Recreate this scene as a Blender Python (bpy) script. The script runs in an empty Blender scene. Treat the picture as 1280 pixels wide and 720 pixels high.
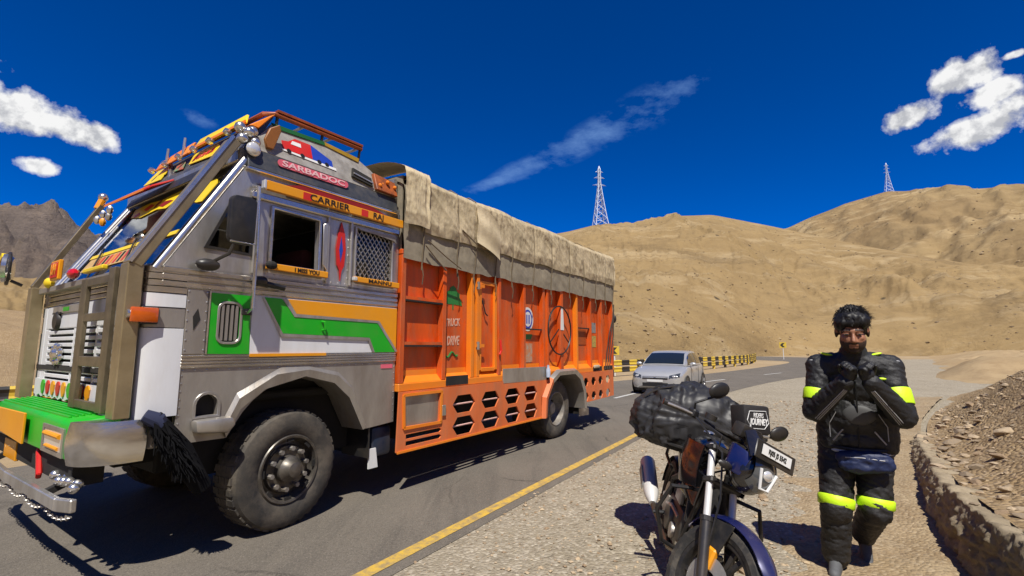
import bpy, bmesh, math, random
import numpy as np
from mathutils import Vector, Matrix, Euler
from mathutils.geometry import delaunay_2d_cdt
R = math.radians
random.seed(7)
scene = bpy.context.scene
COL = scene.collection

# ------------------------------------------------------------------ camera, sky, sun, exposure
cam_data = bpy.data.cameras.new('camera')
cam_data.sensor_width = 36.0
cam_data.lens = 36.0 * 585.0 / 1280.0
cam_data.clip_start = 0.05
cam_data.clip_end = 6000.0
cam = bpy.data.objects.new('camera', cam_data)
COL.objects.link(cam)
cam.location = (0, 0, 1.5)
cam.rotation_euler = (R(90) + math.atan(74.0 / 585.0), 0, 0)
scene.camera = cam

SUN_EL, SUN_AZ = R(58), R(178)          # azimuth clockwise from +Y
sun_vec = Vector((math.sin(SUN_AZ) * math.cos(SUN_EL), math.cos(SUN_AZ) * math.cos(SUN_EL), math.sin(SUN_EL)))
sd = bpy.data.lights.new('sun', 'SUN')
sd.energy = 4.9
sd.angle = R(0.53)
sd.color = (1.0, 0.95, 0.86)
sun = bpy.data.objects.new('sun', sd)
COL.objects.link(sun)
sun.rotation_euler = sun_vec.to_track_quat('Z', 'Y').to_euler()

scene.view_settings.view_transform = 'Standard'
scene.view_settings.look = 'None'
scene.view_settings.exposure = 0.28
scene.view_settings.gamma = 1.0
scene.cycles.use_denoising = True
scene.cycles.max_bounces = 8
scene.cycles.transparent_max_bounces = 12
scene.cycles.caustics_reflective = False
scene.cycles.caustics_refractive = False

world = bpy.data.worlds.new('World')
scene.world = world
world.use_nodes = True
wn, wl = world.node_tree.nodes, world.node_tree.links
wn.clear()


def N(t, **kw):
    n = wn.new(t)
    for k, v in kw.items():
        setattr(n, k, v)
    return n


def wmath(op, a, b=None, c=None, clamp=False):
    n = wn.new('ShaderNodeMath')
    n.operation = op
    n.use_clamp = clamp
    for i, x in enumerate((a, b, c)):
        if x is None:
            continue
        if isinstance(x, (int, float)):
            n.inputs[i].default_value = x
        else:
            wl.new(x, n.inputs[i])
    return n.outputs[0]


sky = N('ShaderNodeTexSky', sky_type='NISHITA')
sky.sun_disc = False
sky.sun_elevation = SUN_EL
sky.sun_rotation = SUN_AZ
sky.altitude = 4500
sky.air_density = 0.85
sky.dust_density = 0.0
sky.ozone_density = 6.0
hs = N('ShaderNodeHueSaturation')
hs.inputs['Hue'].default_value = 0.5
hs.inputs['Saturation'].default_value = 1.45
hs.inputs['Value'].default_value = 1.0
wl.new(sky.outputs[0], hs.inputs['Color'])
tint = N('ShaderNodeMix', data_type='RGBA', blend_type='MULTIPLY')
tint.inputs[0].default_value = 1.0
tint.inputs[7].default_value = (0.75, 0.86, 1.22, 1)
wl.new(hs.outputs[0], tint.inputs[6])
tc = N('ShaderNodeTexCoord')
DIR = tc.outputs['Generated']
PITCH = math.atan(74.0 / 585.0)


def sky_dir(az, el):
    return Vector((math.sin(R(az)) * math.cos(R(el)), math.cos(R(az)) * math.cos(R(el)), math.sin(R(el))))


def puff(az, el, ra, re, tilt=0.0):
    """soft elliptical patch of sky round one direction, 1 in the middle, 0 at the rim"""
    m = N('ShaderNodeMapping', vector_type='TEXTURE')
    c = sky_dir(az, el)
    rot = Matrix.Rotation(R(-az), 3, 'Z') @ Matrix.Rotation(R(el), 3, 'X') @ Matrix.Rotation(R(tilt), 3, 'Y')
    m.inputs['Location'].default_value = c
    m.inputs['Rotation'].default_value = rot.to_euler('XYZ')
    m.inputs['Scale'].default_value = (math.tan(R(ra)), 1.0, math.tan(R(re)))
    wl.new(DIR, m.inputs['Vector'])
    le = N('ShaderNodeVectorMath', operation='LENGTH')
    wl.new(m.outputs[0], le.inputs[0])
    return wmath('SUBTRACT', 1.0, le.outputs['Value'])


def fold(op, items):
    r = items[0]
    for i in items[1:]:
        r = wmath(op, r, i)
    return r


def wnoise(scale, detail, rough, stretch=None, offset=(0, 0, 0)):
    m = N('ShaderNodeMapping')
    m.inputs['Location'].default_value = offset
    if stretch:
        m.inputs['Rotation'].default_value = stretch[0]
        m.inputs['Scale'].default_value = stretch[1]
    wl.new(DIR, m.inputs['Vector'])
    n = N('ShaderNodeTexNoise')
    n.inputs['Scale'].default_value = scale
    n.inputs['Detail'].default_value = detail
    n.inputs['Roughness'].default_value = rough
    wl.new(m.outputs[0], n.inputs['Vector'])
    return n.outputs[0]


# fair-weather clouds
cum = fold('MAXIMUM', [
    puff(-48.5, 19.5, 5.2, 2.3), puff(-44.5, 19.0, 4.2, 1.5, 6), puff(-52.5, 20.3, 5.0, 3.2), puff(-46.7, 15.5, 1.7, 1.0),
    puff(46.0, 23.2, 2.6, 2.2), puff(47.8, 21.2, 3.0, 1.3), puff(41.8, 21.0, 2.3, 1.4, -12), puff(46.6, 18.4, 4.2, 1.6, -8), puff(50.5, 19.8, 4.0, 2.2),
    puff(49.2, 23.6, 1.0, .4),
    puff(-78, 24, 9, 3), puff(84, 20, 8, 3), puff(150, 26, 10, 3), puff(-140, 22, 9, 3)])
n_big = wnoise(26, 6, 0.58)
n_up = wnoise(26, 6, 0.58, offset=(0.003, 0.002, 0.014))
dens = wmath('ADD', cum, wmath('MULTIPLY', wmath('SUBTRACT', n_big, 0.5), 1.7))
dens = wmath('MULTIPLY', wmath('SUBTRACT', dens, 0.13), 2.8, clamp=True)
dens = wmath('MULTIPLY', dens, wmath('MULTIPLY', wmath('ADD', cum, 0.25), 4.0, clamp=True))
# thin streak of high cloud
wis = fold('MAXIMUM', [puff(-2.5, 19.8, 5.5, 0.9, -20), puff(2.0, 21.6, 6.0, 1.5, -20), puff(7.0, 23.4, 7.0, 1.9, -19), puff(12.0, 25.4, 7.5, 2.2, -19), puff(17.0, 27.2, 6.5, 2.6, -19), puff(20.8, 28.6, 3.6, 2.4, -22),
                       puff(-35.1, 22.6, 2.0, .8, 10)])
n_w = wnoise(13, 10, 0.66, ((0, R(20), 0), (0.7, 1, 1.5)))
wd = wmath('ADD', wis, wmath('MULTIPLY', wmath('SUBTRACT', n_w, 0.5), 5.0))
wd = wmath('MULTIPLY', wmath('SUBTRACT', wd, 0.05), 0.27, clamp=True)
wd = wmath('MULTIPLY', wd, wmath('MULTIPLY', wis, 2.4, clamp=True))
wd = wmath('MINIMUM', wd, 0.42)
ramp = N('ShaderNodeValToRGB')  # cloud shading put into colour: white sunward sides, grey shaded ones
ramp.color_ramp.elements[0].position = 0.40
ramp.color_ramp.elements[0].color = (4.2, 4.3, 4.6, 1)
ramp.color_ramp.elements[1].position = 0.60
ramp.color_ramp.elements[1].color = (7.6, 7.6, 7.6, 1)
wl.new(wmath('ADD', 0.52, wmath('MULTIPLY', wmath('SUBTRACT', n_big, n_up), 1.1)), ramp.inputs[0])
mix1 = N('ShaderNodeMix', data_type='RGBA')
wl.new(wd, mix1.inputs[0])
wl.new(tint.outputs[2], mix1.inputs[6])
mix1.inputs[7].default_value = (2.2, 3.9, 7.0, 1)
mix2 = N('ShaderNodeMix', data_type='RGBA')
wl.new(dens, mix2.inputs[0])
wl.new(mix1.outputs[2], mix2.inputs[6])
wl.new(ramp.outputs[0], mix2.inputs[7])
bg = N('ShaderNodeBackground')
bg.inputs['Strength'].default_value = 0.10
wl.new(mix2.outputs[2], bg.inputs['Color'])
wo = N('ShaderNodeOutputWorld')
wl.new(bg.outputs[0], wo.inputs['Surface'])


# ------------------------------------------------------------------ helpers
def tag(o, label=None, category=None, group=None, kind=None):
    if label:
        o['label'] = label
    if category:
        o['category'] = category
    if group:
        o['group'] = group
    if kind:
        o['kind'] = kind
    return o


def thing(name, label, category, loc=(0, 0, 0), rz=0.0, group=None):
    o = bpy.data.objects.new(name, None)
    o.empty_display_size = 0.2
    COL.objects.link(o)
    o.location = loc
    o.rotation_euler = (0, 0, rz)
    return tag(o, label, category, group)


class MB:
    """collects shapes and links them as one mesh object"""

    def __init__(self):
        self.v, self.f, self.m = [], [], []

    def add(self, verts, faces, mi=0):
        b = len(self.v)
        self.v.extend([tuple(p) for p in verts])
        self.f.extend([tuple(b + i for i in f) for f in faces])
        self.m.extend([mi] * len(faces))
        return self

    def box(self, x0, x1, y0, y1, z0, z1, mi=0, M=None):
        vs = [(x, y, z) for x in (x0, x1) for y in (y0, y1) for z in (z0, z1)]
        if M is not None:
            vs = [M @ Vector(p) for p in vs]
        return self.add(vs, [(0, 1, 3, 2), (4, 6, 7, 5), (0, 4, 5, 1), (2, 3, 7, 6), (0, 2, 6, 4), (1, 5, 7, 3)], mi)

    def hexa(self, p, mi=0):
        """eight corners: four of one face in order, then the four opposite"""
        return self.add(p, [(3, 2, 1, 0), (4, 5, 6, 7), (0, 1, 5, 4), (1, 2, 6, 5), (2, 3, 7, 6), (3, 0, 4, 7)], mi)

    def beam(self, a, b, w, h, up=(0, 0, 1), mi=0):
        a, b = Vector(a), Vector(b)
        d = (b - a).normalized()
        s = d.cross(Vector(up))
        s = s.normalized() if s.length > 1e-6 else d.orthogonal().normalized()
        u = s.cross(d).normalized()
        c = [s * (i * w / 2) + u * (j * h / 2) for i, j in ((-1, -1), (1, -1), (1, 1), (-1, 1))]
        return self.hexa([a + q for q in c] + [b + q for q in c], mi)

    def plate(self, poly, y0, y1, mi=0, holes=()):
        """polygon in the x-z plane, extruded from y0 (outer) to y1"""
        loops = [list(poly)] + [list(h) for h in holes]
        if holes:
            pts, edges, b = [], [], 0
            for L in loops:
                pts += [Vector((p[0], p[1])) for p in L]
                edges += [(b + i, b + (i + 1) % len(L)) for i in range(len(L))]
                b += len(L)
            r = delaunay_2d_cdt(pts, edges, [], 1, 1e-5)
            vs = r[0]

            def inside(q, L):
                k, n_ = False, len(L)
                for i in range(n_):
                    (xa, ya), (xb, yb) = L[i][:2], L[(i + 1) % n_][:2]
                    if (ya > q[1]) != (yb > q[1]) and q[0] < (xb - xa) * (q[1] - ya) / (yb - ya) + xa:
                        k = not k
                return k
            fs = []
            for f in r[2]:
                q = (sum(vs[i].x for i in f) / len(f), sum(vs[i].y for i in f) / len(f))
                if inside(q, loops[0]) and not any(inside(q, h) for h in loops[1:]):
                    fs.append(f)
            self.add([(p.x, y0, p.y) for p in vs], [tuple(f) for f in fs], mi)
            self.add([(p.x, y1, p.y) for p in vs], [tuple(reversed(f)) for f in fs], mi)
        else:
            n = len(poly)
            self.add([(p[0], y0, p[1]) for p in poly], [tuple(range(n))], mi)
            self.add([(p[0], y1, p[1]) for p in poly], [tuple(reversed(range(n)))], mi)
        for L in loops:
            n = len(L)
            self.add([(p[0], y0, p[1]) for p in L] + [(p[0], y1, p[1]) for p in L],
                     [(i, i + n, (i + 1) % n + n, (i + 1) % n) for i in range(n)], mi)
        return self

    def tube(self, path, r, seg=8, mi=0, caps=True, close=False):
        path = [Vector(p) for p in path]
        n = len(path)
        rr = r if isinstance(r, (list, tuple)) else [r] * n
        b = len(self.v)
        prev = None
        for i, p in enumerate(path):
            if close:
                d = (path[(i + 1) % n] - path[i - 1])
            else:
                d = (path[min(i + 1, n - 1)] - path[max(i - 1, 0)])
            d.normalize()
            if prev is None:
                s = d.orthogonal().normalized()
            else:
                s = prev - d * prev.dot(d)
                s = s.normalized() if s.length > 1e-6 else d.orthogonal().normalized()
            prev = s
            t = d.cross(s)
            for k in range(seg):
                a = 2 * math.pi * k / seg
                self.v.append(tuple(p + (s * math.cos(a) + t * math.sin(a)) * rr[i]))
        for i in range(n if close else n - 1):
            for k in range(seg):
                j = (i + 1) % n
                self.f.append((b + i * seg + k, b + i * seg + (k + 1) % seg, b + j * seg + (k + 1) % seg, b + j * seg + k))
                self.m.append(mi)
        if caps and not close:
            self.f.append(tuple(b + k for k in reversed(range(seg))))
            self.f.append(tuple(b + (n - 1) * seg + k for k in range(seg)))
            self.m += [mi, mi]
        return self

    def cyl(self, a, b, r, seg=12, mi=0, r2=None):
        return self.tube([a, b], [r, r if r2 is None else r2], seg, mi)

    def lathe(self, prof, c, axis, seg=24, mi=0, close=False):
        """profile of (radius, offset along axis) turned about axis through c"""
        ax = Vector(axis).normalized()
        s = ax.orthogonal().normalized()
        t = ax.cross(s)
        c = Vector(c)
        b = len(self.v)
        n = len(prof)
        for (r, h) in prof:
            for k in range(seg):
                a = 2 * math.pi * k / seg
                self.v.append(tuple(c + ax * h + (s * math.cos(a) + t * math.sin(a)) * r))
        for i in range(n if close else n - 1):
            j = (i + 1) % n
            for k in range(seg):
                self.f.append((b + i * seg + k, b + j * seg + k, b + j * seg + (k + 1) % seg, b + i * seg + (k + 1) % seg))
                self.m.append(mi)
        return self

    def ball(self, c, r, seg=10, rings=7, mi=0, M=None):
        c = Vector(c)
        rr = r if isinstance(r, (tuple, list)) else (r, r, r)
        vs, fs = [], []
        for i in range(rings + 1):
            th = math.pi * i / rings
            for k in range(seg):
                a = 2 * math.pi * k / seg
                p = Vector((math.sin(th) * math.cos(a) * rr[0], math.sin(th) * math.sin(a) * rr[1], math.cos(th) * rr[2]))
                if M is not None:
                    p = M @ p
                vs.append(c + p)
        for i in range(rings):
            for k in range(seg):
                fs.append((i * seg + k, (i + 1) * seg + k, (i + 1) * seg + (k + 1) % seg, i * seg + (k + 1) % seg))
        return self.add(vs, fs, mi)

    def grid(self, fn, nu, nv, mi=0, flip=False):
        vs = [fn(i / nu, j / nv) for i in range(nu + 1) for j in range(nv + 1)]
        w = nv + 1
        fs = [(i * w + j, (i + 1) * w + j, (i + 1) * w + j + 1, i * w + j + 1) for i in range(nu) for j in range(nv)]
        if flip:
            fs = [tuple(reversed(f)) for f in fs]
        return self.add(vs, fs, mi)

    def mesh(self, name, mats, bevel=0.0, seg=1, smooth=False, angle=35, merge=True):
        me = bpy.data.meshes.new(name)
        me.from_pydata(self.v, [], self.f)
        me.polygons.foreach_set('material_index', self.m)
        for m in (mats if isinstance(mats, (list, tuple)) else [mats]):
            me.materials.append(m)
        bm = bmesh.new()
        bm.from_mesh(me)
        if merge:
            bmesh.ops.remove_doubles(bm, verts=bm.verts, dist=1e-5)
        bmesh.ops.recalc_face_normals(bm, faces=bm.faces)
        if bevel > 0:
            es = [e for e in bm.edges if len(e.link_faces) == 2 and e.calc_face_angle(0) > R(30)]
            bmesh.ops.bevel(bm, geom=es, offset=bevel, segments=seg, affect='EDGES', profile=0.5, clamp_overlap=True)
        if smooth or bevel > 0:
            for f in bm.faces:
                f.smooth = True
            for e in bm.edges:
                if len(e.link_faces) == 2 and e.calc_face_angle(0) > R(angle):
                    e.smooth = False
        bm.to_mesh(me)
        bm.free()
        return me

    def build(self, name, mats, parent=None, **kw):
        o = bpy.data.objects.new(name, self.mesh(name, mats, **kw))
        COL.objects.link(o)
        if parent is not None:
            o.parent = parent
        return o


def mesh_obj(name, me, parent=None, M=None):
    o = bpy.data.objects.new(name, me)
    COL.objects.link(o)
    if parent is not None:
        o.parent = parent
    if M is not None:
        o.matrix_local = M
    return o


def text(body, size, mat_, parent, origin, xdir, updir, width=None, name='lettering', extrude=0.0015, align='CENTER', bold=0.0, shear=0.0):
    cu = bpy.data.curves.new(name, 'FONT')
    cu.body = body
    cu.size = size
    cu.align_x = align
    cu.align_y = 'CENTER'
    cu.extrude = extrude
    cu.offset = bold
    cu.shear = shear
    cu.resolution_u = 3
    cu.materials.append(mat_)
    o = bpy.data.objects.new(name, cu)
    COL.objects.link(o)
    o.parent = parent
    x, u = Vector(xdir).normalized(), Vector(updir).normalized()
    n = x.cross(u).normalized()
    u = n.cross(x)
    est = size * 0.62 * max(1, len(body))
    sx = 1.0 if width is None else width / est
    M = Matrix(((x.x * sx, u.x, n.x, origin[0]), (x.y * sx, u.y, n.y, origin[1]), (x.z * sx, u.z, n.z, origin[2]), (0, 0, 0, 1)))
    o.matrix_local = M
    return o


MATS = {}


def mat(name, color, rough=0.6, metal=0.0, var=0.0, vscale=3.0, dark=None, bump=0.0, bscale=30.0, spec=0.5, coat=0.0, dirt=0.0,
        dirt_col=(0.30, 0.22, 0.14), dscale=2.0, emit=None, alpha=None, stretch=(1, 1, 1), sheen=0.0, rvar=0.0):
    """principled material: base colour, noise-driven variation, dust patches and fine relief"""
    if name in MATS:
        return MATS[name]
    m = bpy.data.materials.new(name)
    m.use_nodes = True
    nt = m.node_tree
    nd, lk = nt.nodes, nt.links
    p = nd['Principled BSDF']
    p.inputs['Base Color'].default_value = (*color, 1)
    p.inputs['Roughness'].default_value = rough
    p.inputs['Metallic'].default_value = metal
    p.inputs['Specular IOR Level'].default_value = spec
    p.inputs['Coat Weight'].default_value = coat
    p.inputs['Coat Roughness'].default_value = 0.08
    if sheen:
        p.inputs['Sheen Weight'].default_value = sheen
    if emit:
        p.inputs['Emission Color'].default_value = (*emit[0], 1)
        p.inputs['Emission Strength'].default_value = emit[1]
    co = nd.new('ShaderNodeTexCoord')
    mp = nd.new('ShaderNodeMapping')
    mp.inputs['Scale'].default_value = stretch
    lk.new(co.outputs['Object'], mp.inputs['Vector'])

    def noise(scale, detail=5, rough_=0.6):
        n = nd.new('ShaderNodeTexNoise')
        n.inputs['Scale'].default_value = scale
        n.inputs['Detail'].default_value = detail
        n.inputs['Roughness'].default_value = rough_
        lk.new(mp.outputs[0], n.inputs['Vector'])
        return n.outputs[0]

    def rampf(src, a, b):
        r = nd.new('ShaderNodeMapRange')
        r.inputs['From Min'].default_value = a
        r.inputs['From Max'].default_value = b
        lk.new(src, r.inputs[0])
        return r.outputs[0]

    cur = None
    if var > 0:
        d = dark if dark else tuple(c * 0.5 for c in color)
        mx = nd.new('ShaderNodeMix')
        mx.data_type = 'RGBA'
        mx.inputs[6].default_value = (*color, 1)
        mx.inputs[7].default_value = (*d, 1)
        mm = nd.new('ShaderNodeMath')
        mm.operation = 'MULTIPLY'
        mm.inputs[1].default_value = var
        lk.new(rampf(noise(vscale), 0.35, 0.68), mm.inputs[0])
        lk.new(mm.outputs[0], mx.inputs[0])
        cur = mx.outputs[2]
    if dirt > 0:
        mx = nd.new('ShaderNodeMix')
        mx.data_type = 'RGBA'
        if cur is None:
            mx.inputs[6].default_value = (*color, 1)
        else:
            lk.new(cur, mx.inputs[6])
        mx.inputs[7].default_value = (*dirt_col, 1)
        mm = nd.new('ShaderNodeMath')
        mm.operation = 'MULTIPLY'
        mm.inputs[1].default_value = dirt
        lk.new(rampf(noise(dscale, 8, 0.7), 0.45, 0.75), mm.inputs[0])
        lk.new(mm.outputs[0], mx.inputs[0])
        cur = mx.outputs[2]
        if rough < 0.6:
            rr = nd.new('ShaderNodeMapRange')
            rr.inputs['To Min'].default_value = rough
            rr.inputs['To Max'].default_value = min(0.9, rough + 0.45 * dirt + rvar)
            lk.new(mm.outputs[0], rr.inputs[0])
            lk.new(rr.outputs[0], p.inputs['Roughness'])
    if cur is not None:
        lk.new(cur, p.inputs['Base Color'])
    if bump > 0:
        b = nd.new('ShaderNodeBump')
        b.inputs['Strength'].default_value = bump
        b.inputs['Distance'].default_value = 0.02
        lk.new(noise(bscale, 6, 0.65), b.inputs['Height'])
        lk.new(b.outputs[0], p.inputs['Normal'])
    if alpha is not None:
        p.inputs['Alpha'].default_value = alpha
    MATS[name] = m
    return m


# numpy gradient noise
_rng = np.random.RandomState(11)
_perm = _rng.permutation(1024)
_g = _rng.rand(1024) * 2 * np.pi
_gx, _gy = np.cos(_g), np.sin(_g)


def pnoise(x, y):
    x, y = np.asarray(x, float), np.asarray(y, float)
    xi, yi = np.floor(x).astype(int), np.floor(y).astype(int)
    xf, yf = x - xi, y - yi
    u, v = xf ** 3 * (xf * (xf * 6 - 15) + 10), yf ** 3 * (yf * (yf * 6 - 15) + 10)

    def g(i, j):
        h = _perm[(_perm[(xi + i) & 1023] + yi + j) & 1023]
        return _gx[h] * (xf - i) + _gy[h] * (yf - j)
    return (g(0, 0) * (1 - u) + g(1, 0) * u) * (1 - v) + (g(0, 1) * (1 - u) + g(1, 1) * u) * v


def fbm(x, y, oct=5, gain=0.5, lac=2.03):
    s, a = 0, 1.0
    for k in range(oct):
        s = s + a * pnoise(x + 17.3 * k, y - 9.1 * k)
        x, y, a = x * lac, y * lac, a * gain
    return s


def ridged(x, y, oct=5, gain=0.5, lac=2.07):
    s, a = 0, 1.0
    for k in range(oct):
        s = s + a * (1 - 2 * np.abs(pnoise(x + 31.7 * k, y + 5.9 * k)))
        x, y, a = x * lac, y * lac, a * gain
    return s


def smooth01(t):
    t = np.clip(t, 0, 1)
    return t * t * (3 - 2 * t)


def grid_mesh(name, P, mats, smooth=True, closed_u=False):
    """P: array (nu, nv, 3)"""
    nu, nv, _ = P.shape
    me = bpy.data.meshes.new(name)
    idx = np.arange(nu * nv).reshape(nu, nv)
    a, b = idx[:-1, :-1].ravel(), idx[1:, :-1].ravel()
    c, d = idx[1:, 1:].ravel(), idx[:-1, 1:].ravel()
    f = np.stack([a, b, c, d], 1)
    me.vertices.add(nu * nv)
    me.vertices.foreach_set('co', P.reshape(-1).astype(np.float32))
    nf = len(f)
    me.loops.add(nf * 4)
    me.loops.foreach_set('vertex_index', f.ravel().astype(np.int32))
    me.polygons.add(nf)
    me.polygons.foreach_set('loop_start', (np.arange(nf) * 4).astype(np.int32))
    me.polygons.foreach_set('use_smooth', np.full(nf, smooth))
    me.update(calc_edges=True)
    for m in (mats if isinstance(mats, (list, tuple)) else [mats]):
        me.materials.append(m)
    return me

# ------------------------------------------------------------------ materials for the land
def land_material(name, c1, c2, c3, big, fine, bump, bdist, speck=None, coords='Object', rough=0.95, stones=None, streak=None, cracks=None):
    m = bpy.data.materials.new(name)
    m.use_nodes = True
    nd, lk = m.node_tree.nodes, m.node_tree.links
    p = nd['Principled BSDF']
    p.inputs['Roughness'].default_value = rough
    p.inputs['Specular IOR Level'].default_value = 0.15
    co = nd.new('ShaderNodeTexCoord')

    def noise(scale, det, rg=0.6):
        n = nd.new('ShaderNodeTexNoise')
        n.inputs['Scale'].default_value = scale
        n.inputs['Detail'].default_value = det
        n.inputs['Roughness'].default_value = rg
        lk.new(co.outputs[coords], n.inputs['Vector'])
        return n.outputs[0]

    def mr(src, a, b):
        r = nd.new('ShaderNodeMapRange')
        r.inputs['From Min'].default_value = a
        r.inputs['From Max'].default_value = b
        lk.new(src, r.inputs[0])
        return r.outputs[0]

    def mix(f, a, b):
        x = nd.new('ShaderNodeMix')
        x.data_type = 'RGBA'
        lk.new(f, x.inputs[0])
        for i, q in ((6, a), (7, b)):
            if isinstance(q, tuple):
                x.inputs[i].default_value = (*q, 1)
            else:
                lk.new(q, x.inputs[i])
        return x.outputs[2]
    nf = noise(fine, 12, 0.78)
    cur = mix(mr(noise(big, 6), 0.38, 0.62), c1, c2)
    cur = mix(mr(nf, 0.45, 0.72), cur, c3)
    if streak:
        for (rot, scl, sc_, lo, hi, col, amt) in streak:
            mp = nd.new('ShaderNodeMapping')
            mp.inputs['Rotation'].default_value = rot
            mp.inputs['Scale'].default_value = scl
            lk.new(co.outputs[coords], mp.inputs['Vector'])
            n = nd.new('ShaderNodeTexNoise')
            n.inputs['Scale'].default_value = sc_
            n.inputs['Detail'].default_value = 9
            n.inputs['Roughness'].default_value = 0.74
            n.inputs['Distortion'].default_value = 0.6
            lk.new(mp.outputs[0], n.inputs['Vector'])
            mm = nd.new('ShaderNodeMath')
            mm.operation = 'MULTIPLY'
            mm.inputs[1].default_value = amt
            mm.use_clamp = True
            lk.new(mr(n.outputs[0], lo, hi), mm.inputs[0])
            cur = mix(mm.outputs[0], cur, col)
    if speck:
        v = nd.new('ShaderNodeTexVoronoi')
        v.inputs['Scale'].default_value = speck[0]
        lk.new(co.outputs[coords], v.inputs['Vector'])
        sel = nd.new('ShaderNodeMath')
        sel.operation = 'MULTIPLY'
        lk.new(mr(v.outputs['Distance'], speck[2], speck[2] * 0.6), sel.inputs[0])
        sp = nd.new('ShaderNodeSeparateColor')
        lk.new(v.outputs['Color'], sp.inputs[0])
        lk.new(mr(sp.outputs[0], speck[3], speck[3] + 0.08), sel.inputs[1])
        cur = mix(sel.outputs[0], cur, speck[1])
    if cracks:
        wv = nd.new('ShaderNodeMix')
        wv.data_type = 'RGBA'
        wv.inputs[0].default_value = 0.22
        nz = nd.new('ShaderNodeTexNoise')
        nz.inputs['Scale'].default_value = 1.7
        nz.inputs['Detail'].default_value = 6
        lk.new(co.outputs[coords], nz.inputs['Vector'])
        lk.new(co.outputs[coords], wv.inputs[6])
        lk.new(nz.outputs['Color'], wv.inputs[7])
        v = nd.new('ShaderNodeTexVoronoi')
        v.feature = 'DISTANCE_TO_EDGE'
        v.inputs['Scale'].default_value = cracks[0]
        lk.new(wv.outputs[2], v.inputs['Vector'])
        cm = nd.new('ShaderNodeMath')
        cm.operation = 'MULTIPLY'
        lk.new(mr(v.outputs['Distance'], cracks[1], cracks[1] * 0.3), cm.inputs[0])
        lk.new(mr(noise(0.35, 3), 0.5, 0.62), cm.inputs[1])
        cur = mix(cm.outputs[0], cur, cracks[2])
    hgt = nf
    if stones:
        v = nd.new('ShaderNodeTexVoronoi')
        v.inputs['Scale'].default_value = stones[0]
        lk.new(co.outputs[coords], v.inputs['Vector'])
        sp = nd.new('ShaderNodeSeparateColor')
        lk.new(v.outputs['Color'], sp.inputs[0])
        mm = nd.new('ShaderNodeMath')
        mm.operation = 'MULTIPLY'
        mm.inputs[1].default_value = stones[1]
        lk.new(mr(sp.outputs[1], 0.3, 0.9), mm.inputs[0])
        cur = mix(mm.outputs[0], cur, mix(sp.outputs[2], stones[2], stones[3]))
        ad = nd.new('ShaderNodeMath')
        ad.operation = 'MULTIPLY_ADD'
        ad.inputs[1].default_value = -1.2
        lk.new(v.outputs['Distance'], ad.inputs[0])
        lk.new(nf, ad.inputs[2])
        hgt = ad.outputs[0]
    lk.new(cur, p.inputs['Base Color'])
    b = nd.new('ShaderNodeBump')
    b.inputs['Strength'].default_value = bump
    b.inputs['Distance'].default_value = bdist
    lk.new(hgt, b.inputs['Height'])
    lk.new(b.outputs[0], p.inputs['Normal'])
    return m


SAND = land_material('sandy hillside', (0.345, 0.24, 0.112), (0.29, 0.20, 0.092), (0.235, 0.16, 0.074), 0.018, 0.16, 0.7, 1.6,
                     speck=(0.22, (0.10, 0.075, 0.045), 0.17, 0.86),
                     streak=[((0, R(24), 0), (0.35, 1.0, 1.6), 0.075, 0.52, 0.62, (0.42, 0.315, 0.175), 0.65), ((0, R(30), R(20)), (0.3, 1.0, 2.0), 0.05, 0.54, 0.64, (0.19, 0.132, 0.066), 0.65),
                             ((0, 0, 0), (1, 1, 1), 0.22, 0.57, 0.66, (0.15, 0.105, 0.055), 0.5)])
SAND_FAR = land_material('sandy far hill', (0.345, 0.245, 0.118), (0.28, 0.19, 0.09), (0.215, 0.145, 0.068), 0.010, 0.07, 0.7, 3.5,
                         speck=(0.05, (0.16, 0.12, 0.07), 0.14, 0.86),
                         streak=[((0, R(12), 0), (0.4, 1.0, 1.8), 0.030, 0.53, 0.66, (0.52, 0.39, 0.21), 0.8), ((0, R(-20), R(20)), (0.4, 1.0, 2.0), 0.022, 0.55, 0.68, (0.22, 0.15, 0.075), 0.85)])
ROCK = land_material('grey brown mountain rock', (0.28, 0.215, 0.165), (0.20, 0.16, 0.13), (0.14, 0.115, 0.10), 0.012, 0.06, 1.0, 6.0,
                     streak=[((0, R(8), 0), (0.3, 1.0, 2.2), 0.02, 0.5, 0.62, (0.11, 0.09, 0.08), 0.7)])
PLAIN = land_material('dusty plain', (0.40, 0.30, 0.18), (0.34, 0.25, 0.145), (0.27, 0.195, 0.115), 0.12, 2.2, 0.5, 0.05,
                      speck=(1.1, (0.22, 0.17, 0.115), 0.16, 0.72))
GRAVEL = land_material('gravel verge', (0.345, 0.295, 0.215), (0.285, 0.242, 0.172), (0.19, 0.16, 0.113), 0.8, 9.0, 0.8, 0.014,
                       stones=(42.0, 0.65, (0.22, 0.185, 0.14), (0.58, 0.52, 0.41)))
DIRT = land_material('stony dirt bank', (0.38, 0.268, 0.142), (0.30, 0.205, 0.105), (0.20, 0.133, 0.07), 1.2, 9.0, 0.9, 0.03,
                     stones=(26.0, 0.5, (0.22, 0.155, 0.09), (0.56, 0.44, 0.29)))
DIRT_FAR = land_material('rough dirt flats', (0.42, 0.31, 0.175), (0.35, 0.25, 0.135), (0.27, 0.185, 0.10), 0.15, 1.1, 0.8, 0.12,
                         speck=(0.6, (0.17, 0.12, 0.07), 0.2, 0.7))
DIRT_STRIP = land_material('brown gravel strip', (0.37, 0.285, 0.175), (0.31, 0.225, 0.13), (0.225, 0.16, 0.09), 1.6, 9.0, 0.8, 0.014, stones=(40.0, 0.5, (0.20, 0.145, 0.09), (0.50, 0.41, 0.28)))
KERBROCK = land_material('rough grey bank wall', (0.40, 0.325, 0.22), (0.33, 0.265, 0.175), (0.21, 0.165, 0.105), 2.0, 13.0, 0.9, 0.03)


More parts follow.
